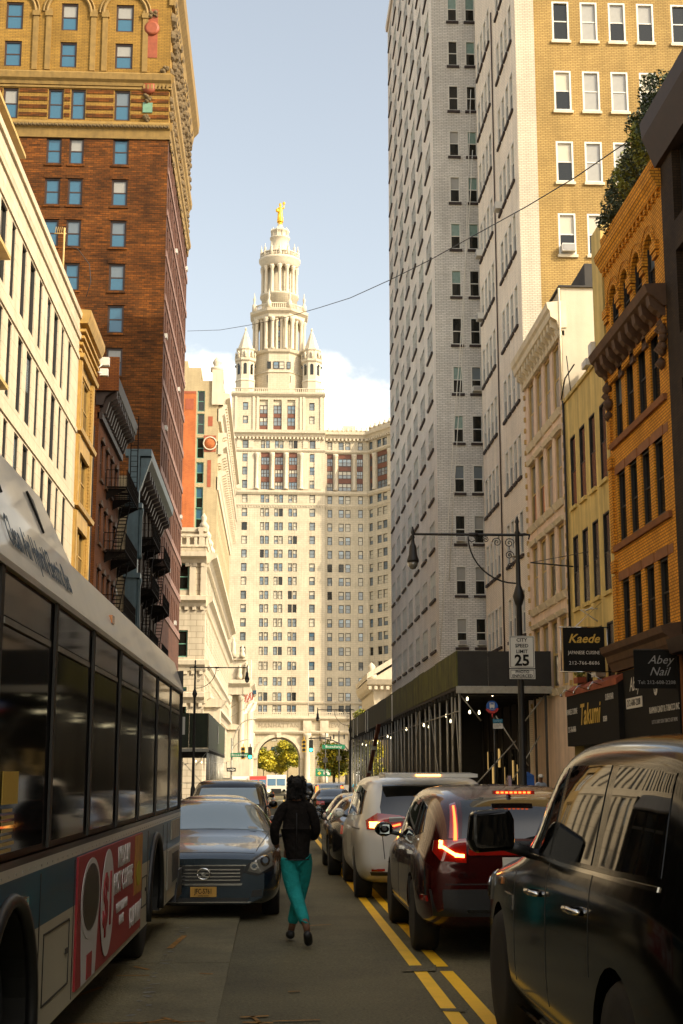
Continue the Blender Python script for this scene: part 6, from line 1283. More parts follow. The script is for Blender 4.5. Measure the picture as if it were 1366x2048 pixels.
for k in range(8): b.box(-.17+k*.043, -h+.205, 1.534, -.145+k*.043, -h+.222, 1.551, 1)
c.add('high_brake_light', b, [M['tail_red'], M['tail_lit']]); b = MB(); b.prism([(0, -h+.75, 1.6), (0, -h+.5, 1.6), (0, -h+.53, 1.7), (0, -h+.58, 1.7)], (.03, 0, 0)); c.add('roof_fin', b, M['p_red'])
c.both('side_window', [(.75, 1.06), (.0, 1.07), (.0, 1.48), (.25, 1.48)], 'car_glass', n=10); c.both('side_window', [(-.07, 1.07), (-1.05, 1.09), (-1.05, 1.46), (-.07, 1.49)], 'car_glass', n=10); c.both('quarter_window', [(-1.12, 1.09), (-1.75, 1.16), (-1.55, 1.4), (-1.12, 1.45)], 'car_glass', n=10)
c.both('window_trim', quadline([(.75, 1.045), (-1.6, 1.085)], .018), 'chrome', n=16, off=.008); c.both('sill', [(-1.05, .25), (1.1, .25), (1.1, .36), (-1.05, .36)], 'black_plastic', off=.008, n=12)
for y0 in (.02, -1.08): c.both('door_seam', quadline([(y0-.02, .4), (y0-.02, 1.03)], .01), 'black_plastic', off=.002)
for y0 in (-.28, -1.2): c.both('door_handle', [(y0, .92), (y0+.2, .92), (y0+.2, .955), (y0, .955)], 'chrome', off=.03)
c.mirrors(.925, .62, 1.1, M['p_black'], .22, .17); text('lettering', 'CR-V', (-.5, -h-.012, .785), .075, 'chrome', c.root, local=True); c.at(2.33, 13.2+2.3); CROSS = c
# white minivan
c = wagon('family_minivan', 'white minivan with brake lights lit beside the yellow lines', M['p_white'], 5.1, 1.98, 1.74, 1.08, .34, rear=.02, hood=.22, tumble=.19); h = c.h
c.patch('rear_window', 'B', [(-.66, 1.16), (.66, 1.16), (.68, 1.3), (.62, 1.6), (-.62, 1.6), (-.68, 1.3)], 'car_glass', n=12); c.pair('tail_light', 'B', [(-.14, 1.12), (-.5, 1.0), (-.86, 1.0), (-.87, 1.12), (-.72, 1.22), (-.42, 1.19)], 'tail_red', off=.014, n=14)
c.pair('brake_light', 'B', [(-.62, 1.02), (-.82, 1.02), (-.82, 1.1), (-.62, 1.1)], 'tail_core', off=.026, th=.012); c.pair('reverse_light', 'B', [(-.32, 1.12), (-.56, 1.1), (-.56, 1.16), (-.4, 1.17)], 'lamp_clear', off=.026, th=.012); c.pair('brake_light', 'B', [(-.4, 1.06), (-.58, 1.02), (-.58, 1.04), (-.4, 1.085)], 'tail_lit', off=.025, th=.012)
c.pair('tailgate_seam', 'B', quadline([(-.66, 1.0), (-.62, .6)], .012), 'black_plastic', off=.002); c.patch('tailgate_seam', 'B', [(-.58, .56), (.58, .56), (.58, .572), (-.58, .572)], 'black_plastic', off=.002, n=10); c.patch('number_plate', 'B', [(-.16, .82), (.16, .82), (.16, .95), (-.16, .95)], 'plate_gold', off=.012); c.patch('chrome_strip', 'B', [(-.4, .99), (.4, .99), (.4, 1.03), (-.4, 1.03)], 'chrome', off=.012)
c.patch('bumper_lower', 'B', [(-.8, .38), (.8, .38), (.82, .43), (-.82, .43)], 'black_plastic', off=.008, n=12); c.pair('reflector', 'B', [(-.62, .44), (-.8, .44), (-.8, .47), (-.62, .47)], 'tail_red', off=.012)
b = MB(); b.prism([(-.66, -h+.4, 1.7), (-.6, -h+.06, 1.71), (-.6, -h+.06, 1.755), (-.66, -h+.45, 1.775)], (1.3, 0, 0)); c.add('spoiler', b, M['p_white']); b = MB(); b.box(-.17, -h+.04, 1.725, .17, -h+.065, 1.75); c.add('high_brake_light', b, M['tail_core'])
c.both('side_window', [(1.0, 1.12), (.3, 1.13), (.3, 1.56), (.5, 1.56)], 'car_glass', n=10); c.both('side_window', [(.22, 1.13), (-.95, 1.15), (-.95, 1.58), (.22, 1.58)], 'car_glass', n=10); c.both('quarter_window', [(-1.05, 1.15), (-2.2, 1.2), (-2.08, 1.52), (-1.05, 1.58)], 'car_glass', n=10)
c.both('slide_rail', quadline([(-.95, .98), (-2.3, 1.0)], .02), 'black_plastic', off=.004)
for y0 in (.26, -1.0): c.both('door_seam', quadline([(y0, .35), (y0, 1.08)], .01), 'black_plastic', off=.002)
for y0 in (-.1, -.45): c.both('door_handle', [(y0, .93), (y0+.2, .93), (y0+.2, .965), (y0, .965)], 'p_white', off=.03)
c.mirrors(.99, .95, 1.13, M['p_white']); c.at(2.2, 19.55+2.55); MINI = c
# black suv at the right edge
c = wagon('large_suv', 'large glossy black suv nearest the camera beside the yellow lines', M['p_black'], 5.2, 2.02, 1.9, 1.2, .4, rear=.05, hood=.31, tumble=.2); h = c.h
c.both('side_window', [(.75, 1.24), (-.02, 1.25), (-.02, 1.73), (.3, 1.73)], 'suv_glass', n=10, off=.004); c.both('side_window', [(-.13, 1.25), (-1.05, 1.26), (-1.05, 1.74), (-.13, 1.74)], 'suv_glass', n=10, off=.004); c.both('quarter_window', [(-1.2, 1.26), (-2.2, 1.28), (-2.1, 1.7), (-1.2, 1.74)], 'suv_glass', n=10, off=.004); c.patch('rear_window', 'B', [(-.68, 1.28), (.68, 1.28), (.62, 1.72), (-.62, 1.72)], 'suv_glass')
c.both('window_trim', quadline([(.9, 1.215), (-2.2, 1.235)], .02), 'chrome', n=18, off=.008); c.both('door_edge', quadline([(-.07, .45), (-.07, 1.22)], .012), 'black_plastic', off=.002); c.both('door_edge', quadline([(-1.12, .75), (-1.12, 1.22)], .012), 'black_plastic', off=.002); c.both('door_edge', quadline([(.95, .45), (.95, 1.17)], .012), 'black_plastic', off=.002)
for y0 in (.08, -.98):
    for sg in (-1, 1): b = MB(); b.tube([(sg*1.012, y0, 1.03), (sg*1.055, y0+.03, 1.035), (sg*1.055, y0+.2, 1.035), (sg*1.012, y0+.23, 1.03)], .016, 6); c.add('door_handle', b, M['chrome'])
c.both('running_board', [(-1.2, .26), (1.15, .26), (1.15, .31), (-1.2, .31)], 'chrome', off=.05, n=12); c.both('headlight', [(2.1, .83), (2.42, .8), (2.4, .95), (2.1, 1.0)], 'lamp_clear', off=.012, n=10)
for r, m_, o_ in ((.1, 'chrome', .012), (.082, 'black_plastic', .02), (.05, 'chrome', .026)): c.both('round_lamp', [(2.22+r*math.cos(t), .92+r*math.sin(t)) for t in [2*math.pi*k/18 for k in range(18)]], m_, off=o_, n=8, th=.01)
c.both('side_vent', [(1.0, .86), (1.25, .86), (1.28, .95), (1.0, .95)], 'chrome', off=.012); c.both('side_lamp', [(1.5, .98), (1.62, .98), (1.62, 1.02), (1.5, 1.02)], 'amber', off=.012); c.pair('tail_light', 'B', [(-.7, 1.0), (-.88, 1.0), (-.86, 1.35), (-.72, 1.35)], 'tail_red')
c.both('wheel_flare', [], 'p_black') if False else None
for sg in (-1, 1):
    b = MB(); b.prism([(sg*1.03, .72, 1.24), (sg*1.29, .7, 1.22), (sg*1.32, .7, 1.3), (sg*1.3, .7, 1.47), (sg*1.06, .72, 1.49), (sg*1.03, .72, 1.42)], (0, .14, 0)); o = c.add('side_mirror', b, M['p_black']); bv = o.modifiers.new('b', 'BEVEL'); bv.width = .035; bv.segments = 3
    b = MB(); b.prism([(sg*1.06, .712, 1.26), (sg*1.27, .692, 1.25), (sg*1.29, .692, 1.3), (sg*1.27, .692, 1.445), (sg*1.08, .712, 1.46)], (0, .004, 0)); q = bpy.data.objects.new('mirror_glass', b.mesh('mirror_glass', M['suv_glass'])); C.objects.link(q); q.parent = o
    b = MB(); b.tube([(sg*.93, .8, 1.22), (sg*1.1, .8, 1.27)], .04, 6); q = bpy.data.objects.new('mirror_arm', b.mesh('mirror_arm', M['black_plastic'])); C.objects.link(q); q.parent = o
c.at(2.53, 7.9); BSUV = c
# copies and variants further up the street
def oncoming_front(c):
    z = 1.02
    c.patch('windscreen', 'F', [(-.72, 1.14), (.72, 1.14), (.63, 1.5), (-.63, 1.5)], 'windscreen', off=.005, n=10); c.pair('headlight', 'F', [(.5, .72), (.8, .74), (.8, .88), (.52, .86)], 'lamp_clear', off=.012); c.patch('grille', 'F', [(-.42, .58), (.42, .58), (.46, .84), (-.46, .84)], 'black_plastic', off=.008); c.patch('number_plate', 'F', [(-.16, .45), (.16, .45), (.16, .56), (-.16, .56)], 'plate_gold', off=.02)
c = wagon('compact_suv', 'black compact suv in the oncoming lane before the taxi', M['p_black'], 4.6, 1.88, 1.68, 1.04, .36); oncoming_front(c); c.both('side_window', [(.75, 1.08), (-.0, 1.09), (.0, 1.55), (.25, 1.55)], 'car_glass'); c.both('side_window', [(-.07, 1.09), (-1.7, 1.12), (-1.5, 1.5), (-.07, 1.56)], 'car_glass'); c.mirrors(.94, .62, 1.14, M['p_black']); c.at(-.98, 33.2, math.pi)
ctree(c, -1.0, 54, math.pi, 'dark suv far up the oncoming lane behind the taxi', pm=M['p_dark']); ctree(c, 1.9, 92, 0, 'black suv seen from behind beside the walking person', pm=M['p_black'])
c = wagon('hatchback_car', 'boxy silver hatchback with tall red tail lights up the lane', M['p_silver'], 4.1, 1.8, 1.6, .98, .33, rear=-.05, tumble=.13); h = c.h
c.patch('rear_window', 'B', [(-.5, 1.05), (.5, 1.05), (.48, 1.47), (-.48, 1.47)], 'windscreen'); c.pair('tail_light', 'B', [(-.6, .9), (-.8, .92), (-.76, 1.4), (-.62, 1.44)], 'tail_lit', off=.014); c.patch('bumper', 'B', [(-.75, .42), (.75, .42), (.75, .56), (-.75, .56)], 'black_plastic', off=.01); c.patch('number_plate', 'B', [(-.16, .72), (.16, .72), (.16, .84), (-.16, .84)], 'sign_white', off=.012); c.pair('reflector', 'B', [(-.6, .56), (-.78, .56), (-.78, .62), (-.6, .62)], 'tail_lit', off=.014); c.both('side_window', [(.7, 1.02), (-1.5, 1.06), (-1.45, 1.45), (.2, 1.48)], 'car_glass'); c.mirrors(.9, .6, 1.05, M['p_silver']); c.at(3.26, 80)
# white step van and red-roofed van far away
def stepvan(label, x, y, m, rz=math.pi):
    F = thing('delivery_van', label, 'van', (0, 0, 0), 0); b = MB(); b.prism([(-1.12, -3, .5), (-1.12, 2.2, .5), (-1.12, 2.6, 1.0), (-1.12, 2.55, 1.5), (-1.12, 2.1, 2.6), (-1.12, 2.0, 2.75), (-1.12, -3, 2.75)], (2.24, 0, 0)); b.build('body', M[m], F)
    for x0, x1 in ((-.98, -.06), (.06, .98)): b = MB(); b.prism([(x0, 2.5, 1.55), (x1, 2.5, 1.55), (x1, 2.21, 2.3), (x0, 2.21, 2.3)], (0, .06, .02)); b.build('windscreen', M['glass_sky'], F)
    b = MB(); b.box(-.55, 2.5, .7, .55, 2.62, 1.2); b.build('grille', M['black_plastic'], F)
    for x0 in (-.85, .85): b = MB(); b.lathe((x0, 2.58, .95), [(.13, -.02), (.13, .05), (.05, .06)], 12, ax='y'); b.build('headlight', M['bulb'] if x0 > 0 else M['lamp_clear'], F)
    b = MB(); b.box(-1.1, 2.5, .42, 1.1, 2.72, .6); b.build('bumper', M['dark_steel'], F)
    for yy in (1.7, -1.9):
        for xx in (-1.0, 1.0): b = MB(); b.lathe((xx, yy, .4), [(.25, -.12), (.4, -.12), (.4, .12), (.25, .12)], 18, ax='x'); w = b.build('wheel', M['rubber'], F); b = MB(); b.lathe((xx, yy, .4), [(.25, -.1), (.25, .1)], 12, ax='x'); b.build('rim', M['alloy'], w)
    F.location = (x, y, ground_z(y)); F.rotation_euler = (0, 0, rz); return F
stepvan('white step van with two front windows facing the camera far up the street', .62, 162, 'p_van'); stepvan('red van behind the white step van near the avenue', -1.6, 182, 'sign_red'); stepvan('white van parked by the left corner of the avenue', -4.1, 186, 'p_van')
ctree(BLKS, -2.2, 150, math.pi, 'black sedan stopped at the left of the crossing', pm=M['p_black']); ctree(BLKS, 4.9, 122, 0, 'dark sedan near the leaning red pole', pm=M['p_dark'])

# ---------------- bus ----------------
def livery():
    m = mat('bus_livery', (.55, .5, .36), .4, coat=.12, spec=.3); t = m.node_tree; b = t.nodes['Principled BSDF']; tc = t.nodes.new('ShaderNodeTexCoord'); sp = t.nodes.new('ShaderNodeSeparateXYZ'); t.links.new(tc.outputs['Object'], sp.inputs[0]); r = t.nodes.new('ShaderNodeValToRGB'); r.color_ramp.interpolation = 'CONSTANT'
    mr = t.nodes.new('ShaderNodeMapRange'); mr.inputs[1].default_value = 0; mr.inputs[2].default_value = 2; t.links.new(sp.outputs[2], mr.inputs[0]); t.links.new(mr.outputs[0], r.inputs[0]); e = r.color_ramp.elements
    for p, col in ((.0, (.52, .47, .33)), (.46, (.006, .085, .13)), (.604, (.6, .56, .44)), (.632, (.015, .013, .011))):
        q = e[0] if p == 0 else e[1] if p == .46 else e.new(p); q.position = p; q.color = (*col, 1)
    n = t.nodes.new('ShaderNodeTexNoise'); n.inputs['Scale'].default_value = 1.2; n.inputs['Detail'].default_value = 7; mr2 = t.nodes.new('ShaderNodeMapRange'); mr2.inputs[3].default_value = .75; mr2.inputs[4].default_value = 1.1; t.links.new(tc.outputs['Object'], n.inputs[0]); t.links.new(n.outputs[0], mr2.inputs[0]); x = t.nodes.new('ShaderNodeVectorMath'); x.operation = 'SCALE'; t.links.new(r.outputs[0], x.inputs[0]); t.links.new(mr2.outputs[0], x.inputs['Scale']); t.links.new(x.outputs[0], b.inputs['Base Color']); return m
M['livery'] = livery(); M['bus_white'] = mat('bus_white_roof', (.84, .78, .66), .4, var=.12, vs=1.5, coat=.3); M['bus_glass'] = mat('tinted_bus_glass', (.003, .0032, .0025), .05, ior=1.3, spec=.3); M['ad_red'] = mat('advert_red', (.33, .016, .022), .45); M['coffee'] = mat('coffee_brown', (.035, .015, .005), .3); M['ad_white'] = mat('advert_white', (.6, .57, .52), .5); M['ad_orange'] = mat('advert_orange', (.5, .22, .03), .5, var=.4, vs=6)
BUS = thing('city_bus', 'white blue and black city bus with red coffee advert', 'bus', (-1.3, 0, 0)); ORG[BUS] = (0, 0, 0)
Y0, Y1 = 4.3, 16.6; PZ = (0, Y0)
b = MB(); arch_wall(b, PZ, LY, 0, Y1-Y0, .37, 1.3, [(6.67-Y0, .6, .5), (13.6-Y0, .6, .5)], .5, 18, 0, 1); b.q([(0, Y1, .37), (-2.55, Y1, .37), (-2.55, Y1, 2.9), (0, Y1, 2.9)]); b.q([(-2.55, Y1, .37), (-2.55, Y0, .37), (-2.55, Y0, 2.9), (-2.55, Y1, 2.9)]); b.q([(-2.55, Y0, .37), (0, Y0, .37), (0, Y0, 2.9), (-2.55, Y0, 2.9)]); b.build('body', [M['livery'], M['black_plastic']], BUS)
b = MB(); b.box(-2.5, Y0+.03, .3, -.52, Y1-.03, 1.2); b.build('chassis', M['dark_steel'], BUS)
b = MB(); b.box(-.09, Y0+.02, 1.3, -.03, Y1-.03, 2.66); b.build('window_frame', M['black_plastic'], BUS)
for a, c in ((4.4, 5.05), (5.15, 6.1), (6.3, 7.52), (7.78, 8.97), (9.25, 10.42), (10.72, 11.9), (12.2, 13.4), (13.7, 14.9), (15.15, 16.25)):
    b = MB(); b.box(-.045, a, 1.34, -.012, c, 2.36); b.build('side_window', M['bus_glass'], BUS); b = MB(); b.box(-.045, a, 2.41, -.012, c, 2.6); b.build('transom_window', M['bus_glass'], BUS)
    b = MB(); b.box(-.03, a, 2.37, -.004, c, 2.4); b.build('window_bar', M['steel_tube'], BUS)
    b = MB(); b.box(-.02, a-.09, 1.31, -.006, a-.02, 2.63); b.build('pillar_trim', M['dark_steel'], BUS)
b = MB(); b.prism([(0, Y0, 2.63), (.004, Y0, 2.66), (-.005, Y0, 2.69), (-.11, Y0, 3.0), (-.2, Y0, 3.04), (-2.25, Y0, 3.04), (-2.55, Y0, 2.9), (-2.55, Y0, 2.66)], (0, Y1-Y0, 0)); b.build('roof', M['bus_white'], BUS)
b = MB(); f = [(-.13, 2.96), (-.15, 3.03), (-.29, 3.4), (-.38, 3.44), (-2.2, 3.44), (-2.4, 2.96)]; A = [(x, Y0, z) for x, z in f]; B_ = [(x, 9.2-(z-2.9)*1.3, z) for x, z in f]; n = len(f); b.fs(A+B_, [(i, (i+1) % n, n+(i+1) % n, n+i) for i in range(n)]+[tuple(range(n-1, -1, -1)), tuple(range(n, 2*n))]); b.build('roof_fairing', M['bus_white'], BUS)
for y in (6.85, 8.05): b = MB(); b.prism([(-.17, y, 3.08), (-.24, y-.02, 3.27), (-.25, y-.16, 3.3), (-.21, y-.07, 3.19)], (.012, 0, .006)); b.build('vent', M['black_plastic'], BUS)
b = MB(); b.box(-.1, 10.22, 2.79, -.03, 10.34, 2.85); b.build('marker_lamp', M['amber'], BUS); b = MB(); b.box(-.02, 6.9, 1.06, .02, 7.05, 1.11); b.build('marker_lamp', M['amber'], BUS)
RS = (math.pi/2, 0, math.pi/2)
text('lettering', 'Clean Air Hybrid Electric Bus', (-.042, 7.36, 2.825), .235, 'navy_print', BUS, rot=(math.pi/2-.33, 0, math.pi/2), local=True, sx=.62, ext=.001, spacing=1.06)
text('lettering', '3', (.012, 5.95, .97), .2, 'sign_white', BUS, rot=RS, local=True)
for w, yy in ((.5, 6.67), (.5, 13.6)):
    b = MB(); b.tube([(.01, yy+.62*math.cos(t), .5+.62*math.sin(t)) for t in [math.pi*k/18 for k in range(-1, 20)]], .035, 6); b.build('arch_trim', M['black_plastic'], BUS)
    b = MB(); b.lathe((-.24, yy, .48), [(.3, -.14), (.46, -.14), (.485, -.1), (.485, .1), (.46, .14), (.3, .14)], 28, ax='x'); wo_ = b.build('wheel', M['rubber'], BUS); b = MB(); b.lathe((-.24, yy, .48), [(.3, -.13), (.3, .12), (.24, .06), (.16, .05), (.14, .1), (.05, .1)], 20, ax='x'); b.build('rim', M['alloy'], wo_)
# advert
AD = MB(); AD.box(.0, 8.68, .42, .014, 12.3, 1.2); AD = AD.build('advert_panel', M['ad_red'], BUS)
def disc(name, y, z, ry, rz_, m, x=.018): b = MB(); b.prism([(x, y+ry*math.cos(t), z+rz_*math.sin(t)) for t in [2*math.pi*k/28 for k in range(28)]], (.003, 0, 0)); b.build(name, M[m], AD)
b = MB(); b.prism([(.016, 8.9, .42), (.016, 9.5, .42), (.016, 9.62, .9), (.016, 8.8, .9)], (.002, 0, 0)); b.build('cup_print', M['ad_white'], AD); b = MB(); b.box(.018, 9.1, .43, .022, 9.32, .58); b.build('cup_label', M['ad_red'], AD)
disc('cup_rim', 9.2, .92, .42, .25, 'ad_white', .019); disc('coffee_print', 9.2, .93, .36, .205, 'coffee', .022); disc('price_disc', 10.02, .82, .33, .36, 'ad_white', .02)
text('lettering', '$1', (.026, 10.02, .82), .5, 'ad_red', AD, rot=RS, local=True, bold=.012); text('lettering', 'MEDIUM', (.018, 10.98, 1.08), .2, 'ad_white', AD, rot=RS, local=True, bold=.006); text('lettering', 'HOT COFFEE', (.018, 10.98, .9), .2, 'ad_white', AD, rot=RS, local=True, bold=.006); text('lettering', 'WITH DUNKIN', (.018, 10.9, .72), .1, 'ad_white', AD, rot=RS, local=True); text('lettering', 'PERKS', (.018, 10.9, .62), .1, 'ad_white', AD, rot=RS, local=True); text('lettering', "DUNKIN'", (.018, 11.85, .56), .2, 'ad_white', AD, rot=RS, local=True, bold=.008)
b = MB(); b.box(.015, 11.72, .72, .018, 12.29, 1.19); b.build('food_print', M['ad_orange'], AD); disc('food_slice', 12.0, .88, .16, .1, 'leaf_yellow', .02)
# yellow notice in the near window, rear doors and bumper
NP = MB(); NP.box(-.008, 6.42, 1.56, -.004, 6.78, 1.71); NP.build('window_notice', M['sign_gold'], BUS); b = MB()
for k in range(7): b.box(-.008, 6.44, 1.54-k*.03, -.004, 6.44+.3*RN.uniform(.7, 1), 1.525-k*.03)
b.build('window_text', M['gold_trim'], BUS)
b = MB(); b.box(.0, 14.9, .5, .012, 16.3, .9); b.box(.0, 15.3, 1.0, .012, 16.35, 1.2); b.build('engine_door', M['steel_tube'], BUS); b = MB(); b.box(.012, 15.45, .55, .018, 16.2, .85); b.build('engine_vent', M['black_plastic'], BUS)
for y in (7.45, 8.6, 12.38, 12.9, 14.4, 14.86): b = MB(); b.box(.001, y, .39, .004, y+.012, 1.19); b.build('panel_seam', M['black_plastic'], BUS)
for y0, y1, z0, z1 in ((7.6, 8.45, .5, .86), (12.45, 12.85, .55, .8)): b = MB(); b.box(.001, y0, z0, .005, y1, z0+.01); b.box(.001, y0, z1, .005, y1, z1+.01); b.box(.001, y0, z0, .005, y0+.01, z1); b.box(.001, y1, z0, .005, y1+.01, z1); b.box(.002, y1-.12, (z0+z1)/2, .01, y1-.05, (z0+z1)/2+.03); b.build('access_hatch', M['dark_steel'], BUS)
b = MB()
for k in range(70): b.box(.0, 4.4+k*.17, 1.225, .004, 4.412+k*.17, 1.237)
b.build('rivet', M['steel_tube'], BUS)['kind'] = 'stuff'
b = MB(); b.prism([(.02, 15.9, .3), (.02, 16.7, .32), (.02, 16.72, .62), (.02, 16.3, .62)], (-.4, 0, 0)); b.build('bumper', M['black_plastic'], BUS); b = MB(); b.box(-2.3, Y1, .5, -.2, Y1+.1, 1.2); b.build('rear_panel', M['steel_tube'], BUS)
BUS.rotation_euler = (0, 0, -math.atan(.0149))

# ---------------- people ----------------
def skin(name, V, E, m, parent, lvl=2):
    me = bpy.data.meshes.new(name); me.from_pydata([v[:3] for v in V], E, []); o = bpy.data.objects.new(name, me); C.objects.link(o); o.modifiers.new('skin', 'SKIN'); sl = me.skin_vertices[0].data
    for i, v in enumerate(V): sl[i].radius = (v[3], v[4] if len(v) > 4 else v[3]); sl[i].use_root = (i == 0)
    o.modifiers['skin'].use_smooth_shade = True; o.modifiers.new('sub', 'SUBSURF').levels = lvl; me2 = evaluated(o); o.modifiers.clear(); o.data = me2; me2.materials.clear(); me2.materials.append(M[m]); me2.polygons.foreach_set('use_smooth', [True]*len(me2.polygons)); o.parent = parent; return o
chain = lambda *a: [(a[i], a[i+1]) for i in range(len(a)-1)]
M['skin'] = mat('brown_skin', (.14, .065, .035), .55, spec=.3); M['jacket'] = mat('black_jacket_cloth', (.011, .0085, .007), .9, spec=.15, var=.4, vs=14, bump=.6, bs=22); M['teal'] = mat('teal_cotton', (.015, .27, .25), .85, spec=.2, var=.22, vs=9, bump=.5, bs=16); M['shoe'] = mat('black_shoe', (.012, .01, .008), .6); M['hair'] = mat('black_hair', (.008, .006, .005), .75, bump=.8, bs=60); M['pale_shirt'] = mat('pale_blue_shirt', (.4, .44, .5), .85); M['blue_shirt'] = mat('bright_blue_shirt', (.08, .35, .5), .85)
def hand(parent, base, d, s=1, m='skin'):
    d = Vector(d).normalized(); side = d.cross(Vector((0, 0, 1)) if abs(d.z) < .9 else Vector((0, 1, 0))).normalized(); nrm = side.cross(d); B = Vector(base); V = []; E = []
    V.append((*B, .022*s, .018*s)); V.append((*(B+d*.045*s), .03*s, .016*s)); E.append((0, 1))
    for k, (o_, l) in enumerate(((-.027, .062), (-.009, .072), (.009, .068), (.027, .052))):
        p = B+d*.075*s+side*o_*s; i = len(V); V += [(*p, .0095*s), (*(p+d*l*.5*s+nrm*.008*s), .0085*s), (*(p+d*l*.85*s+nrm*.026*s), .007*s)]; E += [(1, i), (i, i+1), (i+1, i+2)]
    i = len(V); p = B+d*.03*s-side*.03*s; V += [(*p, .011*s), (*(p+d*.035*s-side*.02*s+nrm*.01*s), .0095*s), (*(p+d*.06*s-side*.022*s+nrm*.022*s), .008*s)]; E += [(0, i), (i, i+1), (i+1, i+2)]
    return skin('hand', V, E, m, parent, 1)
PX = thing('person', 'person walking away in black jacket and teal trousers between the cars', 'person', (.27, 14.75, 0))
body = skin('body', [(0, 0, .9, .12, .09), (0, .01, 1.08, .1, .08), (0, .02, 1.26, .12, .085), (0, .02, 1.38, .07, .055), (0, .03, 1.44, .045), (0, .045, 1.53, .068, .076), (0, .05, 1.6, .058, .066),
    (-.145, .02, 1.35, .046), (-.225, -.03, 1.12, .04), (-.2, .08, .93, .028), (.145, .02, 1.35, .046), (.2, .02, 1.12, .04), (.17, .19, 1.02, .028),
    (-.08, 0, .86, .08), (-.02, -.06, .5, .052), (.1, -.42, .19, .038), (.115, -.36, .08, .033), (.08, .01, .86, .08), (.045, .16, .49, .052), (-.045, .2, .1, .038), (-.05, .3, .05, .033)],
    chain(0, 1, 2, 3, 4, 5, 6)+[(3, 7), (3, 10), (0, 13), (0, 17)]+chain(7, 8, 9)+chain(10, 11, 12)+chain(13, 14, 15, 16)+chain(17, 18, 19, 20), 'skin', PX)
skin('jacket', [(0, 0, .98, .165, .13), (.01, .0, .82, .185, .14), (0, .01, 1.12, .148, .12), (0, .02, 1.27, .158, .12), (0, .02, 1.38, .095, .08), (0, .03, 1.45, .058), (-.15, .02, 1.345, .066), (-.235, -.03, 1.12, .058), (-.21, .06, .965, .043), (.15, .02, 1.345, .066), (.212, .02, 1.12, .056), (.18, .16, 1.025, .043)], [(0, 1), (0, 2), (2, 3), (3, 4), (4, 5), (4, 6), (6, 7), (7, 8), (4, 9), (9, 10), (10, 11)], 'jacket', PX)
skin('trousers', [(0, 0, .9, .12, .1), (-.08, 0, .8, .108), (-.055, -.025, .65, .1), (-.02, -.065, .5, .084), (.035, -.22, .36, .074), (.09, -.375, .215, .056), (.085, .01, .8, .105), (.068, .085, .65, .096), (.045, .16, .49, .08), (0, .185, .3, .07), (-.04, .2, .15, .056)], [(0, 1)]+chain(1, 2, 3, 4, 5)+[(0, 6)]+chain(6, 7, 8, 9, 10), 'teal', PX)
for i, (y, z, a, r) in enumerate(((-.02, .62, .3, .1), (-.055, .53, -.35, .088), (-.07, .49, .25, .086), (-.2, .385, -.3, .078), (-.36, .235, .2, .062))):   # cloth folds behind the knee and at the hem
    t = (y+.02)/-.34; x = -.05+.14*t; b = MB(); b.tube([(x-r*.75, y-r*.45, z+a*.09), (x, y-r*.96, z), (x+r*.75, y-r*.45, z-a*.09)], [.004, .012, .004], 6); b.build('cloth_fold', M['teal'], None).parent = PX
b = MB(); b.tube([(-.115, -.148, .83), (0, -.158, .826), (.13, -.146, .83)], .006, 5); b.tube([(.0, -.135, 1.3), (0, -.148, 1.12), (0, -.16, .84)], .004, 5); b.build('jacket_seam', M['black_plastic'], None).parent = PX
for pts in ([(.1, -.47, .155, .046), (.115, -.43, .09, .048), (.12, -.36, .045, .05), (.122, -.3, .03, .042)], [(-.05, .13, .06, .048), (-.052, .22, .05, .05), (-.058, .33, .04, .048), (-.06, .4, .04, .038)]): skin('shoe', pts, chain(0, 1, 2, 3), 'shoe', PX)
b = MB(); b.lathe((0, .03, 1.4), [(.015, .02), (.045, .03), (.066, .07), (.082, .12), (.092, .165), (.092, .2), (.082, .235), (.06, .26), (.03, .272), (.003, .275)], 26)
for v in range(len(b.v)):
    x, y, z = b.v[v]; k = 1+.05*math.sin(x*90+z*70)+.045*math.sin(y*110-z*50)+.03*math.sin(x*210+y*170); b.v[v] = (x*k, .03+(y-.03)*1.1*k, z)
b.lathe((0, -.075, 1.6), [(.004, -.06), (.04, -.045), (.058, 0), (.042, .045), (.004, .06)], 16)
for k in range(40):
    w = RN.uniform(0, 2*math.pi); zz = RN.uniform(1.45, 1.66); r = .086; b.tube([(r*math.cos(w), .03+r*1.1*math.sin(w), zz), ((r+.016)*math.cos(w+.15), .03+(r+.016)*1.1*math.sin(w+.15), zz-.012), ((r+.022)*math.cos(w+.25), .03+(r+.02)*1.1*math.sin(w+.25), zz-.035)], [.006, .005, .002], 5)
for k in range(170):
    w = RN.uniform(0, 2*math.pi); zz = RN.uniform(1.44, 1.67); r = .09 if zz < 1.62 else .09*math.sqrt(max(.05, 1-((zz-1.62)/.06)**2)); q = RN.uniform(.012, .022); b.lathe((r*math.cos(w), .03+r*1.1*math.sin(w), zz), [(.002, -q), (q, -q*.3), (q*.8, q*.5), (.002, q)], 5)
b.build('hair', M['hair'], None).parent = PX
hand(PX, (-.198, .09, .92), (.1, .25, -1)); hand(PX, (.165, .2, 1.015), (-.2, .9, .2))
b = MB(); b.lathe((0, .13, 1.545), [(.012, 0), (.016, .01), (.004, .03)], 8, ax='y'); b.box(-.025, .118, 1.5, .025, .126, 1.508); b.build('face', M['skin'], None).parent = PX
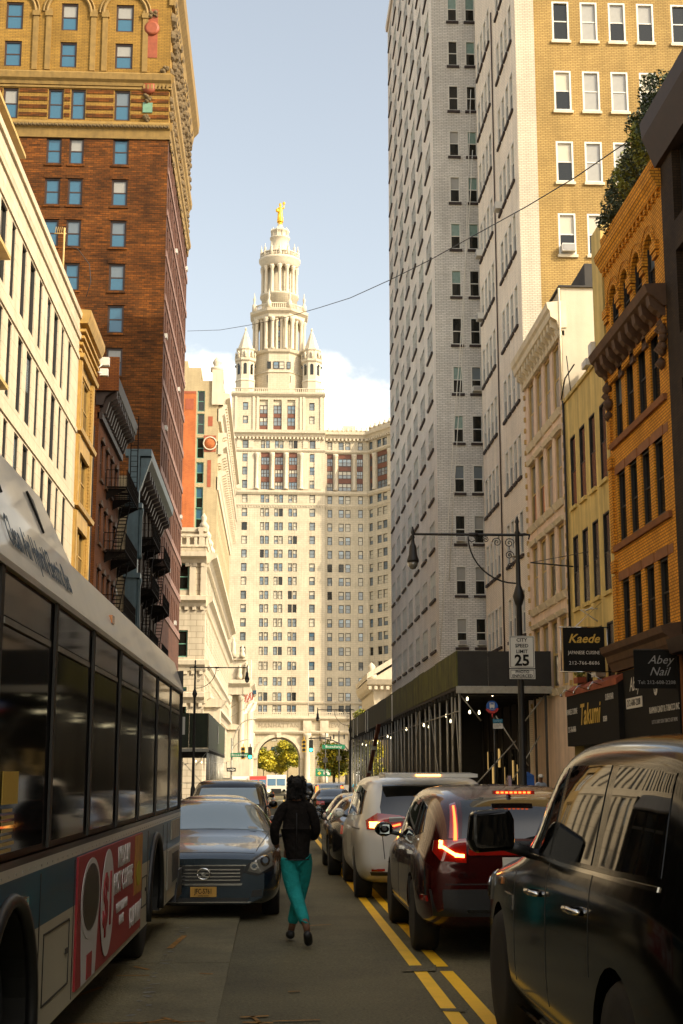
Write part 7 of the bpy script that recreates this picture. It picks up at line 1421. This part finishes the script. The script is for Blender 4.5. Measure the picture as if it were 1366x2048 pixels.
def bystander(label, x, y, shirt, cap, rz=0, z=None):
    P_ = thing('person', label, 'person', (x, y, ground_z(y)+.14 if z is None else z), rz)
    skin('body', [(0, 0, .95, .12, .09), (0, 0, 1.15, .115, .085), (0, 0, 1.35, .13, .085), (0, 0, 1.45, .07, .06), (0, -.01, 1.52, .05), (0, -.02, 1.62, .075, .08), (0, -.02, 1.7, .06, .07), (-.18, 0, 1.42, .05), (-.22, 0, 1.15, .04), (-.2, -.1, .95, .032), (.18, 0, 1.42, .05), (.22, 0, 1.15, .04), (.2, -.1, .95, .032), (-.09, 0, .9, .08), (-.1, 0, .5, .055), (-.1, 0, .1, .04), (-.1, -.12, .05, .035), (.09, 0, .9, .08), (.1, 0, .5, .055), (.1, 0, .1, .04), (.1, -.12, .05, .035)], chain(0, 1, 2, 3, 4, 5, 6)+[(3, 7), (3, 10), (0, 13), (0, 17)]+chain(7, 8, 9)+chain(10, 11, 12)+chain(13, 14, 15, 16)+chain(17, 18, 19, 20), 'skin', P_)
    skin('shirt', [(0, 0, 1.0, .15, .12), (0, 0, 1.18, .145, .115), (0, 0, 1.36, .155, .11), (0, 0, 1.46, .085, .075), (-.19, 0, 1.41, .07), (-.23, 0, 1.2, .06), (.19, 0, 1.41, .07), (.23, 0, 1.2, .06)], [(0, 1), (1, 2), (2, 3), (3, 4), (4, 5), (3, 6), (6, 7)], shirt, P_)
    skin('trousers', [(0, 0, .95, .14, .11), (-.09, 0, .85, .1), (-.1, 0, .5, .075), (-.1, 0, .12, .06), (.09, 0, .85, .1), (.1, 0, .5, .075), (.1, 0, .12, .06)], [(0, 1), (1, 2), (2, 3), (0, 4), (4, 5), (5, 6)], 'jacket', P_)
    hand(P_, (-.2, -.1, .94), (0, -.3, -1)); hand(P_, (.2, -.1, .94), (0, -.3, -1))
    b = MB(); b.lathe((0, -.015, 1.66), [(.1, 0), (.1, .05), (.075, .1), (.02, .125)], 14); b.box(-.07, -.19, 1.665, .07, -.08, 1.68); o = b.mesh('cap', M[cap]); q = bpy.data.objects.new('cap', o); C.objects.link(q); q.parent = P_
    b = MB(); b.lathe((0, -.1, 1.62), [(.012, -.02), (.016, -.01), (.004, .01)], 8, ax='y'); b.box(-.025, -.103, 1.575, .025, -.095, 1.582); q = bpy.data.objects.new('face', b.mesh('face', M['skin'])); C.objects.link(q); q.parent = P_
    return P_
bystander('person in white cap and pale shirt standing under the shed end', 9.95, 51.5, 'pale_shirt', 'sign_white', .4); bystander('person in bright blue top on the kerb near the leaning red pole', 7.7, 129, 'blue_shirt', 'blue_shirt', .2)
